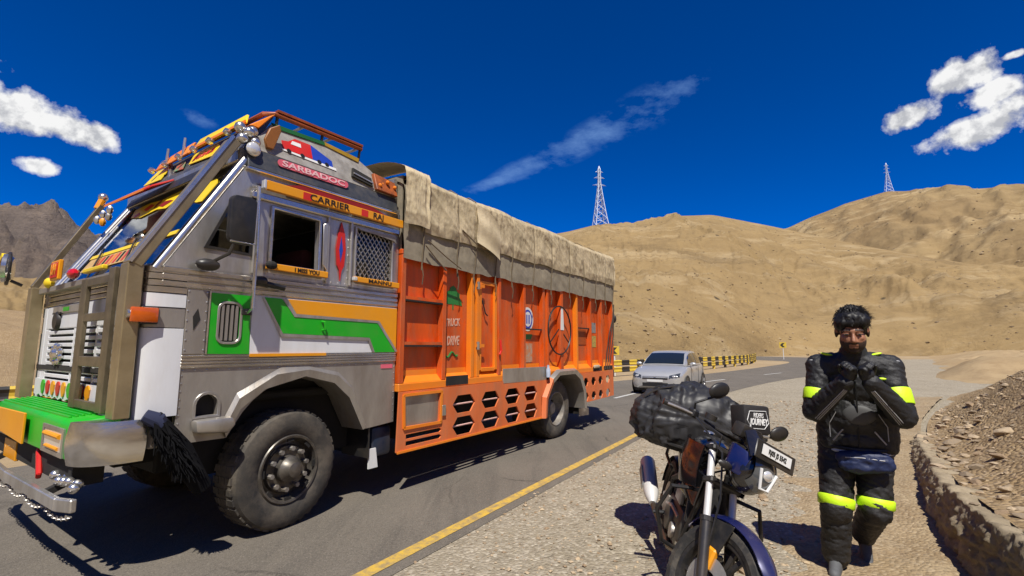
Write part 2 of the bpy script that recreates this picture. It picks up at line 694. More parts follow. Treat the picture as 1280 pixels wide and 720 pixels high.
def asphalt():
    m = land_material('asphalt', (0.158, 0.138, 0.113), (0.128, 0.112, 0.092), (0.185, 0.163, 0.134), 0.7, 45.0, 0.35, 0.006, rough=0.88,
                      stones=(120.0, 0.5, (0.055, 0.05, 0.045), (0.25, 0.22, 0.18)), cracks=(0.9, 0.012, (0.03, 0.027, 0.024)),
                      streak=[((0, 0, R(33.8)), (2.2, 0.25, 1), 1.1, 0.5, 0.68, (0.095, 0.085, 0.073), 0.8), ((0, 0, 0), (1, 1, 1), 3.2, 0.66, 0.72, (0.05, 0.045, 0.04), 0.7),
                              ((0, 0, R(33.8)), (1.4, 0.3, 1), 2.3, 0.58, 0.72, (0.21, 0.18, 0.14), 0.6)])
    return m


ASPHALT = asphalt()

# ------------------------------------------------------------------ ground sheet and road
def sheet(name, poly, z, m, kind='structure'):
    b = MB()
    b.add([(x, y, z) for x, y in poly], [tuple(range(len(poly)))])
    return tag(b.build(name, m), kind=kind)


def flat_grid(name, x0, x1, y0, y1, n, z, m):
    xs = np.linspace(x0, x1, n)
    ys = np.linspace(y0, y1, n)
    X, Y = np.meshgrid(xs, ys, indexing='ij')
    P = np.stack([X, Y, np.full_like(X, z)], 2)
    return tag(mesh_obj(name, grid_mesh(name, P, m)), kind='structure')


flat_grid('ground', -1500, 1500, -400, 1800, 60, -0.06, PLAIN)

# centre line of the near lane edge (yellow line): straight past the camera, then the bend
def curve_pts(pts, n):
    """Catmull-Rom through pts, n points per span"""
    P = [Vector(p) for p in pts]
    out = []
    for i in range(len(P) - 1):
        p0, p1, p2, p3 = P[max(i - 1, 0)], P[i], P[i + 1], P[min(i + 2, len(P) - 1)]
        for k in range(n):
            t = k / n
            out.append(0.5 * ((2 * p1) + (p2 - p0) * t + (2 * p0 - 5 * p1 + 4 * p2 - p3) * t * t + (3 * p1 - p0 - 3 * p2 + p3) * t ** 3))
    out.append(P[-1])
    return out


def offset_line(pts, d):
    """shift a plan polyline to its right by d"""
    o = []
    for i, p in enumerate(pts):
        t = pts[min(i + 1, len(pts) - 1)] - pts[max(i - 1, 0)]
        t.normalize()
        o.append(Vector((p.x + t.y * d, p.y - t.x * d)))
    return o


NEAR_EDGE = curve_pts([(-22, -30.5), (-10, -11.15), (-0.99, 3.31), (2.07, 8.22), (6.45, 15.2), (13.9, 23.5), (25.5, 33.0), (37.5, 46.0), (43.5, 62.0), (40, 78.0), (30, 86.0), (8, 93.0), (-40, 102)], 10)
FAR_EDGE = curve_pts([(-29.5, -27.8), (-15.5, -7.6), (-6.1, 6.4), (-0.6, 14.6), (4.3, 20.9), (11.6, 27.6), (20.8, 38.2), (27.2, 46.5), (29.4, 52.0), (27.5, 58.5), (22.0, 65.0), (6, 74.0), (-40, 84)], 10)


def ribbon(name, A, B, z, m, kind='structure', cross=6):
    P = np.array([[[a.x + (b.x - a.x) * k / cross, a.y + (b.y - a.y) * k / cross, z] for k in range(cross + 1)] for a, b in zip(A, B)])
    return tag(mesh_obj(name, grid_mesh(name, P, m)), kind=kind)


edge_r = offset_line(NEAR_EDGE, 0.16)
ribbon('road', edge_r, FAR_EDGE, 0.0, ASPHALT)
YELLOW_LINE = mat('road paint yellow', (0.60, 0.385, 0.05), 0.75, var=0.8, vscale=7, dark=(0.36, 0.25, 0.10), bump=0.25, bscale=120, dirt=0.95, dirt_col=(0.19, 0.16, 0.12), dscale=14)
WHITE_LINE = mat('road paint white', (0.55, 0.54, 0.50), 0.75, var=0.5, vscale=7, dark=(0.25, 0.24, 0.21), bump=0.25, bscale=120)
edge_l = offset_line(NEAR_EDGE, -0.0)
near_pt = [i for i, p in enumerate(NEAR_EDGE) if p.y < 13.0]
ribbon('edge_line', [offset_line(NEAR_EDGE, 0.055)[i] for i in near_pt], [offset_line(NEAR_EDGE, -0.055)[i] for i in near_pt], 0.004, YELLOW_LINE, cross=2)
mid = [a.lerp(b, 0.42) for a, b in zip(NEAR_EDGE, FAR_EDGE)]
# dashes of the centre line in the bend
dense = []
for a, b in zip(mid[:-1], mid[1:]):
    n = max(1, int((b - a).length / 0.5))
    dense += [a.lerp(b, k / n) for k in range(n)]
acc, seg, on = 0.0, [], True
for a, b in zip(dense[:-1], dense[1:]):
    if a.y > 14 and a.y < 70:
        acc += (b - a).length
        if on:
            seg.append(a)
        if acc > (3.0 if on else 4.5):
            if on and len(seg) > 2:
                ribbon('lane_dash', offset_line(seg, 0.06), offset_line(seg, -0.06), 0.004, WHITE_LINE, cross=1)
            seg, acc, on = [], 0.0, not on

# verge between the road and the bank: lumpy gravel
def verge_mesh():
    """grid following the road edge, right side, out to the bank"""
    n_s, n_t = 260, 70
    s0 = [p for p in offset_line(NEAR_EDGE, 0.10) if -9 < p.y < 60]
    L = [0.0]
    for a, b in zip(s0[:-1], s0[1:]):
        L.append(L[-1] + (b - a).length)
    S = np.linspace(0, 1, n_s) ** 1.0 * L[-1]
    # denser near the camera
    cx = np.interp(S, L, [p.x for p in s0])
    cy = np.interp(S, L, [p.y for p in s0])
    tx, ty = np.gradient(cx), np.gradient(cy)
    ln = np.hypot(tx, ty)
    nx, ny = ty / ln, -tx / ln
    T = np.linspace(0, 1, n_t) ** 1.6 * 26.0
    X = cx[:, None] + nx[:, None] * T[None]
    Y = cy[:, None] + ny[:, None] * T[None]
    Zv = 0.055 * fbm(X * 0.45, Y * 0.45, 4) + 0.018 * fbm(X * 2.5, Y * 2.5, 4)
    Zv = Zv * smooth01(T[None] / 0.9) - 0.008 + 0.022 * smooth01(T[None] / 0.25) + 0.0 * X
    return np.stack([X, Y, Zv], 2), (cx, cy, nx, ny, T)


VP, _ = verge_mesh()
tag(mesh_obj('gravel_verge', grid_mesh('gravel_verge', VP, GRAVEL)), kind='structure')
# far shoulder between the road and the guard rail
sh = [p for p in FAR_EDGE if -8 < p.y < 58]
A, B = offset_line(sh, 0.0), offset_line(sh, -7.0)
P = np.array([[[a.x + (b.x - a.x) * t, a.y + (b.y - a.y) * t, -0.006 + 0.02 * min(1, t * 8)] for t in np.linspace(0, 1, 24)] for a, b in zip(A, B)])
P[:, :, 2] += 0.02 * fbm(P[:, :, 0] * 1.3, P[:, :, 1] * 1.3, 4) * np.linspace(0, 1, 24)[None]
tag(mesh_obj('road_shoulder', grid_mesh('road_shoulder', P, PLAIN)), kind='structure')


# ------------------------------------------------------------------ hills
def polar_hill(name, m, az, el, rc, rb, n_az, n_r, az0, az1, amp, gscale, seed, sharp=1.0, back=1.6, rid=0.0, expo=1.15, warp=0.0, zb=-0.5, crest_noise=0.0):
    A_ = np.radians(np.linspace(az0, az1, n_az))
    deg = np.degrees(A_)
    crest_r = np.interp(deg, az, rc)
    base_r = np.interp(deg, az, rb)
    crest_e = np.interp(deg, az, el)
    # soften the corners of the skyline table
    k = np.hanning(max(5, n_az // 60)); k /= k.sum()
    pad = len(k) // 2
    sm = lambda q: np.convolve(np.pad(q, pad, mode='edge'), k, mode='valid')[:len(q)]
    crest_r, base_r, crest_e = sm(crest_r), sm(base_r), sm(crest_e)
    Hc = 1.5 + crest_r * np.tan(np.radians(crest_e))
    t = np.linspace(0, back, n_r)
    tt = t[None, :]
    Rr = base_r[:, None] + (crest_r - base_r)[:, None] * tt
    X, Y = np.sin(A_)[:, None] * Rr, np.cos(A_)[:, None] * Rr
    up = np.clip(tt, 0, 1)
    prof = up ** expo * (1 - 0.0 * up)
    prof = np.where(tt > 1, 1 - 0.9 * (tt - 1) ** 1.1, prof)
    Z = zb + (Hc[:, None] - zb) * prof
    env = smooth01(up / 0.25) * np.where(tt > 1, crest_noise + smooth01((tt - 1.0) / 0.5) * 0.3, smooth01((1.04 - up) / 0.30) * 0.9 + crest_noise)
    wx = fbm(X * gscale * 0.6 + seed, Y * gscale * 0.6, 3)
    n1 = fbm(X * gscale + seed + warp * wx, Y * gscale - seed + warp * wx, 6, 0.5)
    n2 = ridged(X * gscale * 1.7 - seed + warp * wx, Y * gscale * 1.7 + seed, 5, 0.5)
    Z = Z + amp * env * ((1 - rid) * n1 * 1.6 + rid * (n2 - 0.6))
    return X, Y, Z, tt, Rr


# sandy hill straight behind the road
az = [-60, -40, -20, -4, 6.5, 10.4, 12.4, 15.7, 19.4, 23.7, 26.2, 29.7, 32.9, 38.7, 44.2, 48, 58, 75]
el = [4, 6, 9, 12.6, 13.9, 14.7, 14.6, 14.6, 15.1, 14.8, 14.0, 12.8, 11.6, 9.4, 7.4, 6.2, 4.5, 3]
rc = [200, 220, 235, 240, 240, 238, 240, 250, 262, 272, 276, 270, 262, 250, 240, 236, 225, 220]
rb = [60, 60, 58, 56, 56, 57, 58, 62, 68, 78, 86, 98, 104, 108, 108, 106, 100, 100]
X, Y, Z, tt, Rr = polar_hill('sand_hill', SAND, az, el, rc, rb, 760, 260, -60, 75, 6.0, 0.014, 3.7, rid=0.35, warp=1.2, expo=1.05)
# rills running down the slope
AZD = np.degrees(np.arctan2(X, Y))
wob = fbm(X * 0.02, Y * 0.02, 3)
rill = ridged(AZD * 0.55 + 1.2 * wob + 0.35 * Rr * 0.02, Rr * 0.012, 5, 0.55)
Z += 0.9 * (rill - 0.7) * smooth01((tt - 0.06) / 0.2) * smooth01((0.97 - tt) / 0.3)
# long spur falling to the right
spur = tt - (0.95 - (AZD - 13) * 0.040)
Z += 4.5 * smooth01((0.92 - tt) / 0.3) * np.exp(-(spur / 0.10) ** 2) * smooth01((AZD - 11) / 5) * smooth01((33 - AZD) / 6) * np.where(spur > 0, 1, 0.7)
spur = tt - (0.80 - (AZD - 22) * 0.030)
Z += 3.5 * smooth01((0.92 - tt) / 0.3) * np.exp(-(spur / 0.07) ** 2) * smooth01((AZD - 20) / 5) * smooth01((46 - AZD) / 8)
# cut bank along the foot, gullies down the slope
env = smooth01((tt - 0.02) / 0.05) * smooth01((0.42 - tt) / 0.25)
Z += env * 2.0 * ridged(X * 0.055 + 4, Y * 0.035, 4, 0.55) * 0.55
Z += smooth01((tt - 0.05) / 0.1) * smooth01((1.0 - tt) / 0.2) * 0.9 * fbm(X * 0.09, Y * 0.09, 4)
Z += 1.6 * smooth01(tt / 0.035) * (1 + 0.5 * fbm(X * 0.05, Y * 0.05, 3)) * smooth01((0.6 - tt) / 0.5)
HILL = np.stack([X, Y, Z], 2)
tag(mesh_obj('sand_hill', grid_mesh('sand_hill', HILL, SAND)), kind='structure')
# higher hill to the right, further off
az = [10, 20, 26, 31.2, 33, 36.5, 39.7, 43.7, 48.6, 60, 80]
el = [4, 8, 11.4, 12.5, 13.2, 14.2, 14.7, 13.9, 13.2, 13.5, 11]
rc = [430, 450, 470, 480, 480, 482, 484, 480, 470, 440, 420]
rb = [230, 235, 240, 235, 232, 225, 215, 205, 195, 180, 170]
X, Y, Z, tt, Rr = polar_hill('far_hill', SAND_FAR, az, el, rc, rb, 300, 190, 10, 80, 11.0, 0.0062, 9.1, rid=0.45, warp=1.2, expo=0.95, back=1.5)
AZD = np.degrees(np.arctan2(X, Y))
wob = fbm(X * 0.012, Y * 0.012, 3)
Z += 3.6 * (ridged(AZD * 0.16 + 0.8 * wob, Rr * 0.005, 5, 0.55) - 0.7) * smooth01((tt - 0.03) / 0.2) * smooth01((0.98 - tt) / 0.2)
Z += smooth01((tt - 0.05) / 0.1) * smooth01((1.02 - tt) / 0.12) * 2.0 * ridged(X * 0.03, Y * 0.03, 4, 0.55)
HILL2 = np.stack([X, Y, Z], 2)
tag(mesh_obj('far_hill', grid_mesh('far_hill', HILL2, SAND_FAR)), kind='structure')
# rocky mountain on the left
az = [-85, -60, -50, -47.5, -45.6, -43.4, -41, -36, -30, -20, -8]
el = [7.5, 9, 9.6, 10.0, 9.9, 9.0, 7.8, 7.0, 7.0, 6.5, 4.5]
rc = [760, 760, 760, 750, 745, 760, 790, 820, 820, 800, 780]
rb = [170, 170, 170, 170, 170, 170, 175, 180, 180, 180, 180]
X, Y, Z, tt, Rr = polar_hill('mountain', ROCK, az, el, rc, rb, 340, 180, -85, -8, 46.0, 0.0055, 21.3, rid=0.8, warp=1.6, expo=1.5, back=1.35, crest_noise=0.10)
Z += smooth01((tt - 0.25) / 0.3) * 7.0 * ridged(X * 0.022, Y * 0.022, 4, 0.55)
tag(mesh_obj('mountain', grid_mesh('mountain', np.stack([X, Y, Z], 2), ROCK)), kind='structure')
# low dirt mound on the far side of the road at the left edge of view
az = [-75, -60, -50, -46, -42, -30, -15]
el = [2.5, 2.8, 3.3, 3.0, 2.6, 2.0, 1.0]
rc = [60, 60, 58, 58, 60, 66, 70]
rb = [20, 20, 20, 20, 21, 26, 32]
X, Y, Z, tt, Rr = polar_hill('dirt_mound', SAND, az, el, rc, rb, 160, 60, -75, -15, 0.7, 0.09, 5.5, rid=0.5, warp=1.0, expo=0.8, back=1.7, zb=-0.2)
tag(mesh_obj('dirt_mound', grid_mesh('dirt_mound', np.stack([X, Y, Z], 2), DIRT)), kind='structure')

# the other side of the valley, behind the viewer
az = [84, 100, 130, 160, 185, 210, 240, 276]
el = [9, 13, 17, 15, 18, 16, 14, 9]
rc = [330, 320, 300, 310, 300, 310, 330, 340]
rb = [75, 60, 52, 48, 50, 52, 60, 75]
X, Y, Z, tt, Rr = polar_hill('opposite_slope', SAND, az, el, rc, rb, 160, 60, 84, 276, 14.0, 0.012, 41.0, rid=0.5, warp=1.2, expo=1.05)
tag(mesh_obj('opposite_slope', grid_mesh('opposite_slope', np.stack([X, Y, Z], 2)[::-1], SAND)), kind='structure')

# low rough flats on the far right between the bend and the hill
A_ = np.radians(np.linspace(33, 82, 220))
rr = np.linspace(0, 1, 120) ** 1.4 * 130 + 24
X = np.sin(A_)[:, None] * rr[None]
Y = np.cos(A_)[:, None] * rr[None]
edge = smooth01((np.degrees(A_)[:, None] - 40.5) / 5.0) * smooth01((rr[None] - 24) / 10)
Z = -0.15 + edge * (0.35 + 0.9 * fbm(X * 0.10 + 3, Y * 0.10, 5) + 0.35 * ridged(X * 0.16, Y * 0.22, 4, 0.55) * 0.6 + 0.006 * (rr[None] - 24))
tag(mesh_obj('rough_flats', grid_mesh('rough_flats', np.stack([X, Y, Z], 2)[:, ::-1], DIRT_FAR)), kind='structure')

# ------------------------------------------------------------------ the truck (x runs to the rear, y to the far side, z up)
STEEL = mat('brushed steel', (0.63, 0.61, 0.575), 0.30, 0.72, var=0.75, vscale=5, dark=(0.36, 0.335, 0.30), dirt=0.6, dirt_col=(0.27, 0.22, 0.17), dscale=3.4, bump=0.14, bscale=5, stretch=(1.6, 1.6, 0.45))
STEEL2 = mat('dusty steel sheet', (0.46, 0.43, 0.385), 0.38, 0.62, var=0.6, vscale=3, dark=(0.24, 0.215, 0.185), dirt=0.8, dirt_col=(0.27, 0.215, 0.16), dscale=3.1, bump=0.12, bscale=7, stretch=(1.6, 1.6, 0.45))
POLISH = mat('polished steel trim', (0.72, 0.70, 0.67), 0.2, 0.92, var=0.7, vscale=6, dark=(0.42, 0.39, 0.35), dirt=0.45, dirt_col=(0.28, 0.23, 0.18), dscale=5, bump=0.1, bscale=6, stretch=(0.4, 1.5, 1.5))
STEELB = mat('worn bronze steel bar', (0.40, 0.32, 0.19), 0.34, 0.55, var=0.7, vscale=5, dark=(0.24, 0.18, 0.09), dirt=0.5, dirt_col=(0.22, 0.17, 0.10), dscale=4)
CHROME = mat('chrome', (0.80, 0.79, 0.77), 0.24, 0.9, var=0.4, vscale=12, dark=(0.4, 0.39, 0.37), dirt=0.35, dscale=8)
OLIVE = mat('weathered olive steel plate', (0.20, 0.16, 0.10), 0.4, 0.5, var=0.8, vscale=6, dark=(0.085, 0.07, 0.045), dirt=0.5, dirt_col=(0.30, 0.24, 0.15), dscale=5, bump=0.1, bscale=30)
ORANGE = mat('orange truck paint', (0.73, 0.098, 0.004), 0.42, 0.0, var=0.85, vscale=2.6, dark=(0.40, 0.05, 0.004), dirt=0.75, dirt_col=(0.34, 0.15, 0.07), dscale=4.5, bump=0.16, bscale=6, stretch=(1.6, 1.6, 0.45))
ORANGE_L = mat('light orange truck paint', (0.82, 0.235, 0.012), 0.4, 0.0, var=0.4, vscale=3, dark=(0.72, 0.15, 0.008), dirt=0.3, dirt_col=(0.4, 0.2, 0.09))
SALMON = mat('dusty salmon orange paint', (0.70, 0.165, 0.045), 0.55, 0.0, var=0.6, vscale=2.6, dark=(0.50, 0.10, 0.02), dirt=0.6, dirt_col=(0.42, 0.21, 0.11), dscale=3.6, bump=0.05, bscale=12, stretch=(1.6, 1.6, 0.45))
GREEN = mat('green truck paint', (0.012, 0.40, 0.014), 0.35, 0.0, var=0.3, vscale=3, dark=(0.008, 0.27, 0.01), dirt=0.22, dirt_col=(0.22, 0.24, 0.10), dscale=4)
AMBER = mat('amber yellow truck paint', (0.80, 0.325, 0.006), 0.38, 0.0, var=0.3, vscale=3, dark=(0.68, 0.23, 0.005), dirt=0.25, dirt_col=(0.45, 0.28, 0.1))
YELLOW = mat('bright yellow sign paint', (0.86, 0.62, 0.008), 0.4, var=0.3, vscale=6, dark=(0.75, 0.42, 0.01), dirt=0.2)
RED = mat('red sign paint', (0.62, 0.018, 0.012), 0.4, var=0.4, vscale=8, dark=(0.35, 0.012, 0.01), dirt=0.2)
DARKRED = mat('dark red board', (0.27, 0.012, 0.012), 0.5, var=0.4, vscale=5)
PINK = mat('pink lettering', (0.78, 0.14, 0.20), 0.5, var=0.2)
BLUE_STK = mat('blue sticker', (0.02, 0.06, 0.42), 0.4, var=0.3, vscale=20)
WHITE = mat('white truck paint', (0.72, 0.73, 0.75), 0.32, var=0.25, vscale=2.5, dark=(0.58, 0.58, 0.58), dirt=0.28, dirt_col=(0.42, 0.36, 0.29), dscale=3, stretch=(1.6, 1.6, 0.45))
WHITE_P = mat('plain white sticker', (0.74, 0.74, 0.72), 0.5, var=0.2)
SLATE = mat('dark slate band', (0.060, 0.068, 0.080), 0.32, 0.3, var=0.6, vscale=5, dark=(0.11, 0.11, 0.11), dirt=0.5, dirt_col=(0.23, 0.20, 0.16), dscale=5)
BLACK = mat('black plastic', (0.014, 0.014, 0.015), 0.42, var=0.4, vscale=8, dark=(0.03, 0.028, 0.025), dirt=0.15)
DARK = mat('dark underside', (0.012, 0.011, 0.010), 0.85, dirt=0.3, dirt_col=(0.06, 0.05, 0.04))
RUBBER = mat('tyre rubber', (0.030, 0.028, 0.026), 0.82, var=0.8, vscale=5, dark=(0.085, 0.072, 0.055), dirt=0.8, dirt_col=(0.17, 0.14, 0.105), dscale=4, bump=0.15, bscale=40)
HUB = mat('greasy wheel hub', (0.16, 0.145, 0.125), 0.42, 0.6, var=0.7, vscale=14, dark=(0.03, 0.027, 0.025), dirt=0.5, dirt_col=(0.16, 0.13, 0.1))
RIM = mat('dusty grey wheel rim', (0.34, 0.32, 0.29), 0.55, 0.5, var=0.7, vscale=9, dark=(0.1, 0.09, 0.08), dirt=0.5)
NAVY = mat('navy metal tank', (0.010, 0.022, 0.05), 0.4, dirt=0.3)
LAMP = mat('lamp glass', (0.75, 0.75, 0.75), 0.08, 0.4, coat=1.0)
INK = mat('black lettering', (0.012, 0.011, 0.010), 0.5)
INTERIOR = mat('dark cab interior', (0.028, 0.024, 0.022), 0.8)
SEATC = mat('maroon seat cloth', (0.09, 0.02, 0.02), 0.85)


def glass_mat(name, tint, rough=0.02):
    m = bpy.data.materials.new(name)
    m.use_nodes = True
    p = m.node_tree.nodes['Principled BSDF']
    p.inputs['Base Color'].default_value = (*tint, 1)
    p.inputs['Roughness'].default_value = rough
    p.inputs['Transmission Weight'].default_value = 1.0
    p.inputs['IOR'].default_value = 1.5
    MATS[name] = m
    return m


GLASS = glass_mat('tinted window glass', (0.42, 0.47, 0.50))

TRUCK_O = (-1.84020, 4.09009, 0.0)
TRUCK_RZ = math.atan2(0.83081779, 0.55654452)
truck = thing('cargo_truck', 'orange cargo truck with decorated steel cab standing on the road', 'truck', TRUCK_O, TRUCK_RZ)
W = 2.50


def part(mb, name, m, parent=None, **kw):
    return mb.build(name, m, truck if parent is None else parent, **kw)


def arc(cx, cz, r, a0, a1, n):
    return [(cx + r * math.cos(R(a0 + (a1 - a0) * i / n)), cz + r * math.sin(R(a0 + (a1 - a0) * i / n))) for i in range(n + 1)]


def rrect(x0, x1, z0, z1, r, n=4):
    return (arc(x1 - r, z1 - r, r, 0, 90, n) + arc(x0 + r, z1 - r, r, 90, 180, n) + arc(x0 + r, z0 + r, r, 180, 270, n) + arc(x1 - r, z0 + r, r, 270, 360, n))


# --- chassis
c = MB()
for y in (0.72, 1.52):
    c.box(-1.0, 6.9, y, y + 0.09, 0.60, 0.86)
for x in (-0.9, 0.9, 2.2, 3.4, 5.6, 6.85):
    c.box(x - 0.05, x + 0.05, 0.72, 1.61, 0.62, 0.82)
part(c, 'chassis_frame', DARK)
part(MB().cyl((0, 0.15, 0.48), (0, W - 0.15, 0.48), 0.07, 12).box(-0.45, 0.45, 0.75, 0.83, 0.53, 0.59).box(-0.45, 0.45, 1.5, 1.58, 0.53, 0.59), 'front_axle', DARK)
part(MB().cyl((4.72, 0.15, 0.48), (4.72, W - 0.15, 0.48), 0.09, 12).ball((4.72, 1.15, 0.48), (0.22, 0.2, 0.22)).box(4.0, 5.45, 0.72, 0.82, 0.55, 0.63).box(4.0, 5.45, 1.5, 1.6, 0.55, 0.63), 'rear_axle', DARK)
part(MB().box(0.86, 1.12, 0.05, 0.75, 0.40, 0.70), 'fuel_tank', NAVY, bevel=0.04, seg=2)
part(MB().box(-0.75, 0.2, 0.7, 1.6, 0.5, 1.05).box(-1.1, 0.9, 0.25, W - 0.25, 1.05, 1.12), 'engine', DARK, bevel=0.02)
part(MB().cyl((1.4, 0.35, 0.62), (2.4, 0.35, 0.62), 0.14, 14), 'air_tank', DARK)


# --- wheels
def wheel(x, y, side_, steer, front, dual):
    """y: outer face; side_: -1 near side, +1 far side (outward)"""
    w = bpy.data.objects.new('wheel', None)
    COL.objects.link(w)
    w.parent = truck
    w.location = (x, y, 0.48)
    w.rotation_euler = (0, 0, steer)
    s = side_
    for k in range(2 if dual else 1):
        off = -s * k * 0.33
        prof = [(0.27, 0.0), (0.30, 0.018), (0.36, 0.028), (0.42, 0.024), (0.455, 0.008), (0.478, -0.03), (0.482, -0.09), (0.482, -0.17), (0.478, -0.23), (0.455, -0.265), (0.40, -0.285), (0.30, -0.27), (0.27, -0.25)]
        t = MB()
        t.lathe([(r, s * h + off) for r, h in prof], (0, 0, 0), (0, 1, 0), 48, close=True)
        for g in range(36):
            a = 2 * math.pi * g / 36
            M = Matrix.Rotation(a, 4, 'Y')
            for q in (-0.05, -0.13, -0.21):
                t.box(-0.026, 0.026, s * q - 0.034 + off, s * q + 0.034 + off, 0.470, 0.4845, 0, M)
        t.build('tyre', RUBBER, w, smooth=True, angle=30)
    off = 0.0
    if front:
        rp = [(0.285, 0.004), (0.272, 0.022), (0.255, 0.018), (0.245, -0.03), (0.235, -0.065), (0.20, -0.055), (0.185, -0.03), (0.02, -0.03)]
        MB().lathe([(r, s * h) for r, h in rp], (0, 0, 0), (0, 1, 0), 40).build('rim', HUB, w, smooth=True, angle=30)
        hb = MB().lathe([(0.11, s * -0.03), (0.105, s * 0.02), (0.075, s * 0.05), (0.062, s * 0.09), (0.03, s * 0.102), (0.0, s * 0.104)], (0, 0, 0), (0, 1, 0), 20)
        hb.build('hub', HUB, w, smooth=True, angle=30)
        for k in range(10):
            a = 2 * math.pi * (k + 0.3) / 10
            p = (0.165 * math.cos(a), s * -0.03, 0.165 * math.sin(a))
            q = (0.165 * math.cos(a), s * 0.022, 0.165 * math.sin(a))
            MB().cyl(p, q, 0.020, 6).build('wheel_nut', RIM, w, smooth=True)
        for k in range(8):
            a = 2 * math.pi * k / 8
            M = Matrix.Rotation(a, 4, 'Y')
            MB().box(-0.03, 0.03, s * 0.005 - 0.006, s * 0.005 + 0.006, 0.225, 0.252, 0, M).build('rim_lug', DARK, w)
    else:
        rp = [(0.285, 0.004), (0.272, 0.018), (0.258, 0.012), (0.248, -0.05), (0.235, -0.14), (0.215, -0.17), (0.12, -0.175), (0.115, -0.10), (0.09, -0.06), (0.0, -0.055)]
        MB().lathe([(r, s * h) for r, h in rp], (0, 0, 0), (0, 1, 0), 40).build('rim', RIM, w, smooth=True, angle=30)
        for k in range(10):
            a = 2 * math.pi * k / 10
            MB().cyl((0.175 * math.cos(a), s * -0.175, 0.175 * math.sin(a)), (0.175 * math.cos(a), s * -0.13, 0.175 * math.sin(a)), 0.018, 6).build('wheel_nut', HUB, w)
    return w


wheel(0.0, 0.06, -1, R(5), True, False)
wheel(0.0, W - 0.06, 1, R(5), True, False)
wheel(4.72, 0.06, -1, 0, False, True)
wheel(4.72, W - 0.06, 1, 0, False, True)

# --- cab shell
inner = arc(0.06, 0.62, 0.635, 162, 8, 16)
low = [(-0.90, 1.345), (-0.90, 0.83)] + [(-0.555, 0.825)] + inner[1:] + [(1.09, 0.735), (1.09, 1.345)]
step_hole = [(-0.78, 1.005), (-0.635, 1.005)] + arc(-0.7075, 1.085, 0.0725, 0, 180, 8)
for y0, y1, nm in ((0.0, 0.05, 'lower_cab_panel'), (W - 0.05, W, 'lower_cab_panel')):
    part(MB().plate(low, y0, y1, 0, [step_hole]), nm, STEEL2)
part(MB().plate([(-0.80, 0.99), (-0.615, 0.99)] + arc(-0.7075, 1.085, 0.0925, 0, 180, 10), -0.012, -0.001, 0, [step_hole]), 'step_rim', STEEL, bevel=0.002)
part(MB().box(-0.80, -0.61, 0.05, 0.25, 0.98, 1.2), 'step_well', DARK)
part(MB().plate([(-0.81, 0.985), (-0.56, 0.99), (-0.53, 0.93), (-0.58, 0.875), (-0.80, 0.90)], -0.10, -0.002), 'step_ledge', STEEL2, bevel=0.02, seg=2)
# fender lip
ip = [(-0.565, 0.83), (-0.47, 1.03), (-0.29, 1.165), (0.06, 1.25), (0.35, 1.175), (0.52, 1.03), (0.69, 0.71)]
op = [(-0.60, 0.93), (-0.50, 1.15), (-0.16, 1.335), (0.10, 1.335), (0.40, 1.27), (0.56, 1.13), (0.74, 0.74)]
for sgn, y0 in ((-1, 0.0), (1, W)):
    f = MB()
    ya, yb, yc = y0 + sgn * 0.002, y0 + sgn * 0.032, y0 + sgn * 0.022
    f.add([(p[0], ya, p[1]) for p in op] + [(p[0], yb, p[1]) for p in [((a[0] * 2 + b[0]) / 3, (a[1] * 2 + b[1]) / 3) for a, b in zip(op, ip)]] + [(p[0], yc, p[1]) for p in ip] + [(p[0], y0 - sgn * 0.3, p[1]) for p in ip],
          [(i + 7 * k, i + 1 + 7 * k, i + 8 + 7 * k, i + 7 + 7 * k) for k in range(3) for i in range(6)])
    part(f, 'fender', STEEL2, smooth=True, angle=25)
part(MB().box(-0.75, 0.9, 0.35, 0.37, 0.5, 1.35).box(-0.75, 0.9, 0.06, 0.36, 1.26, 1.30), 'wheel_well', DARK)
part(MB().box(0.79, 0.81, 0.02, 0.42, 0.42, 0.86), 'mud_flap', BLACK)
part(MB().plate([(0.815, 0.50), (0.90, 0.50), (0.93, 0.31), (0.815, 0.31)], 0.03, 0.045), 'flap_plate', WHITE_P)

# mid height side: columns, painted panels
for y0, y1 in ((0.0, 0.05), (W - 0.05, W)):
    part(MB().box(-0.9, 1.09, y0, y1, 1.346, 2.08), 'side_panel', STEEL)
for k in range(4):
    z = 1.355 + k * 0.0235
    part(MB().box(-0.902, 1.092, -0.014, -0.001, z, z + 0.017), 'sill_rib', POLISH, bevel=0.004)
for k, z in enumerate((1.925, 1.975, 2.025)):
    part(MB().box(-1.06, 1.092, -0.016, -0.001, z, z + 0.038), 'belt_rib', POLISH, bevel=0.006)
part(MB().box(-0.895, -0.755, -0.010, -0.001, 1.45, 1.915), 'column_panel', STEEL2, bevel=0.003)
part(MB().box(-0.752, -0.742, -0.018, -0.001, 1.45, 1.915), 'trim_strip', CHROME)
slot = rrect(-0.672, -0.525, 1.54, 1.83, 0.045)
vent = part(MB().plate([(-0.738, 1.905), (-0.738, 1.452), (-0.435, 1.447), (-0.45, 1.905)], -0.012, -0.001, 0, [slot]), 'vent_panel', GREEN)
MB().plate(rrect(-0.69, -0.507, 1.522, 1.848, 0.06), -0.022, -0.0125, 0, [slot]).build('vent_frame', STEEL, vent, bevel=0.003)
MB().box(-0.68, -0.517, -0.008, -0.003, 1.53, 1.84).build('vent_backing', DARK, vent)
for k in range(4):
    MB().box(-0.66 + k * 0.034, -0.642 + k * 0.034, -0.018, -0.008, 1.55, 1.82).build('vent_slat', STEEL2, vent)
panel = part(MB().box(-0.432, 1.085, -0.008, -0.001, 1.447, 1.912), 'door_panel', WHITE, bevel=0.002)
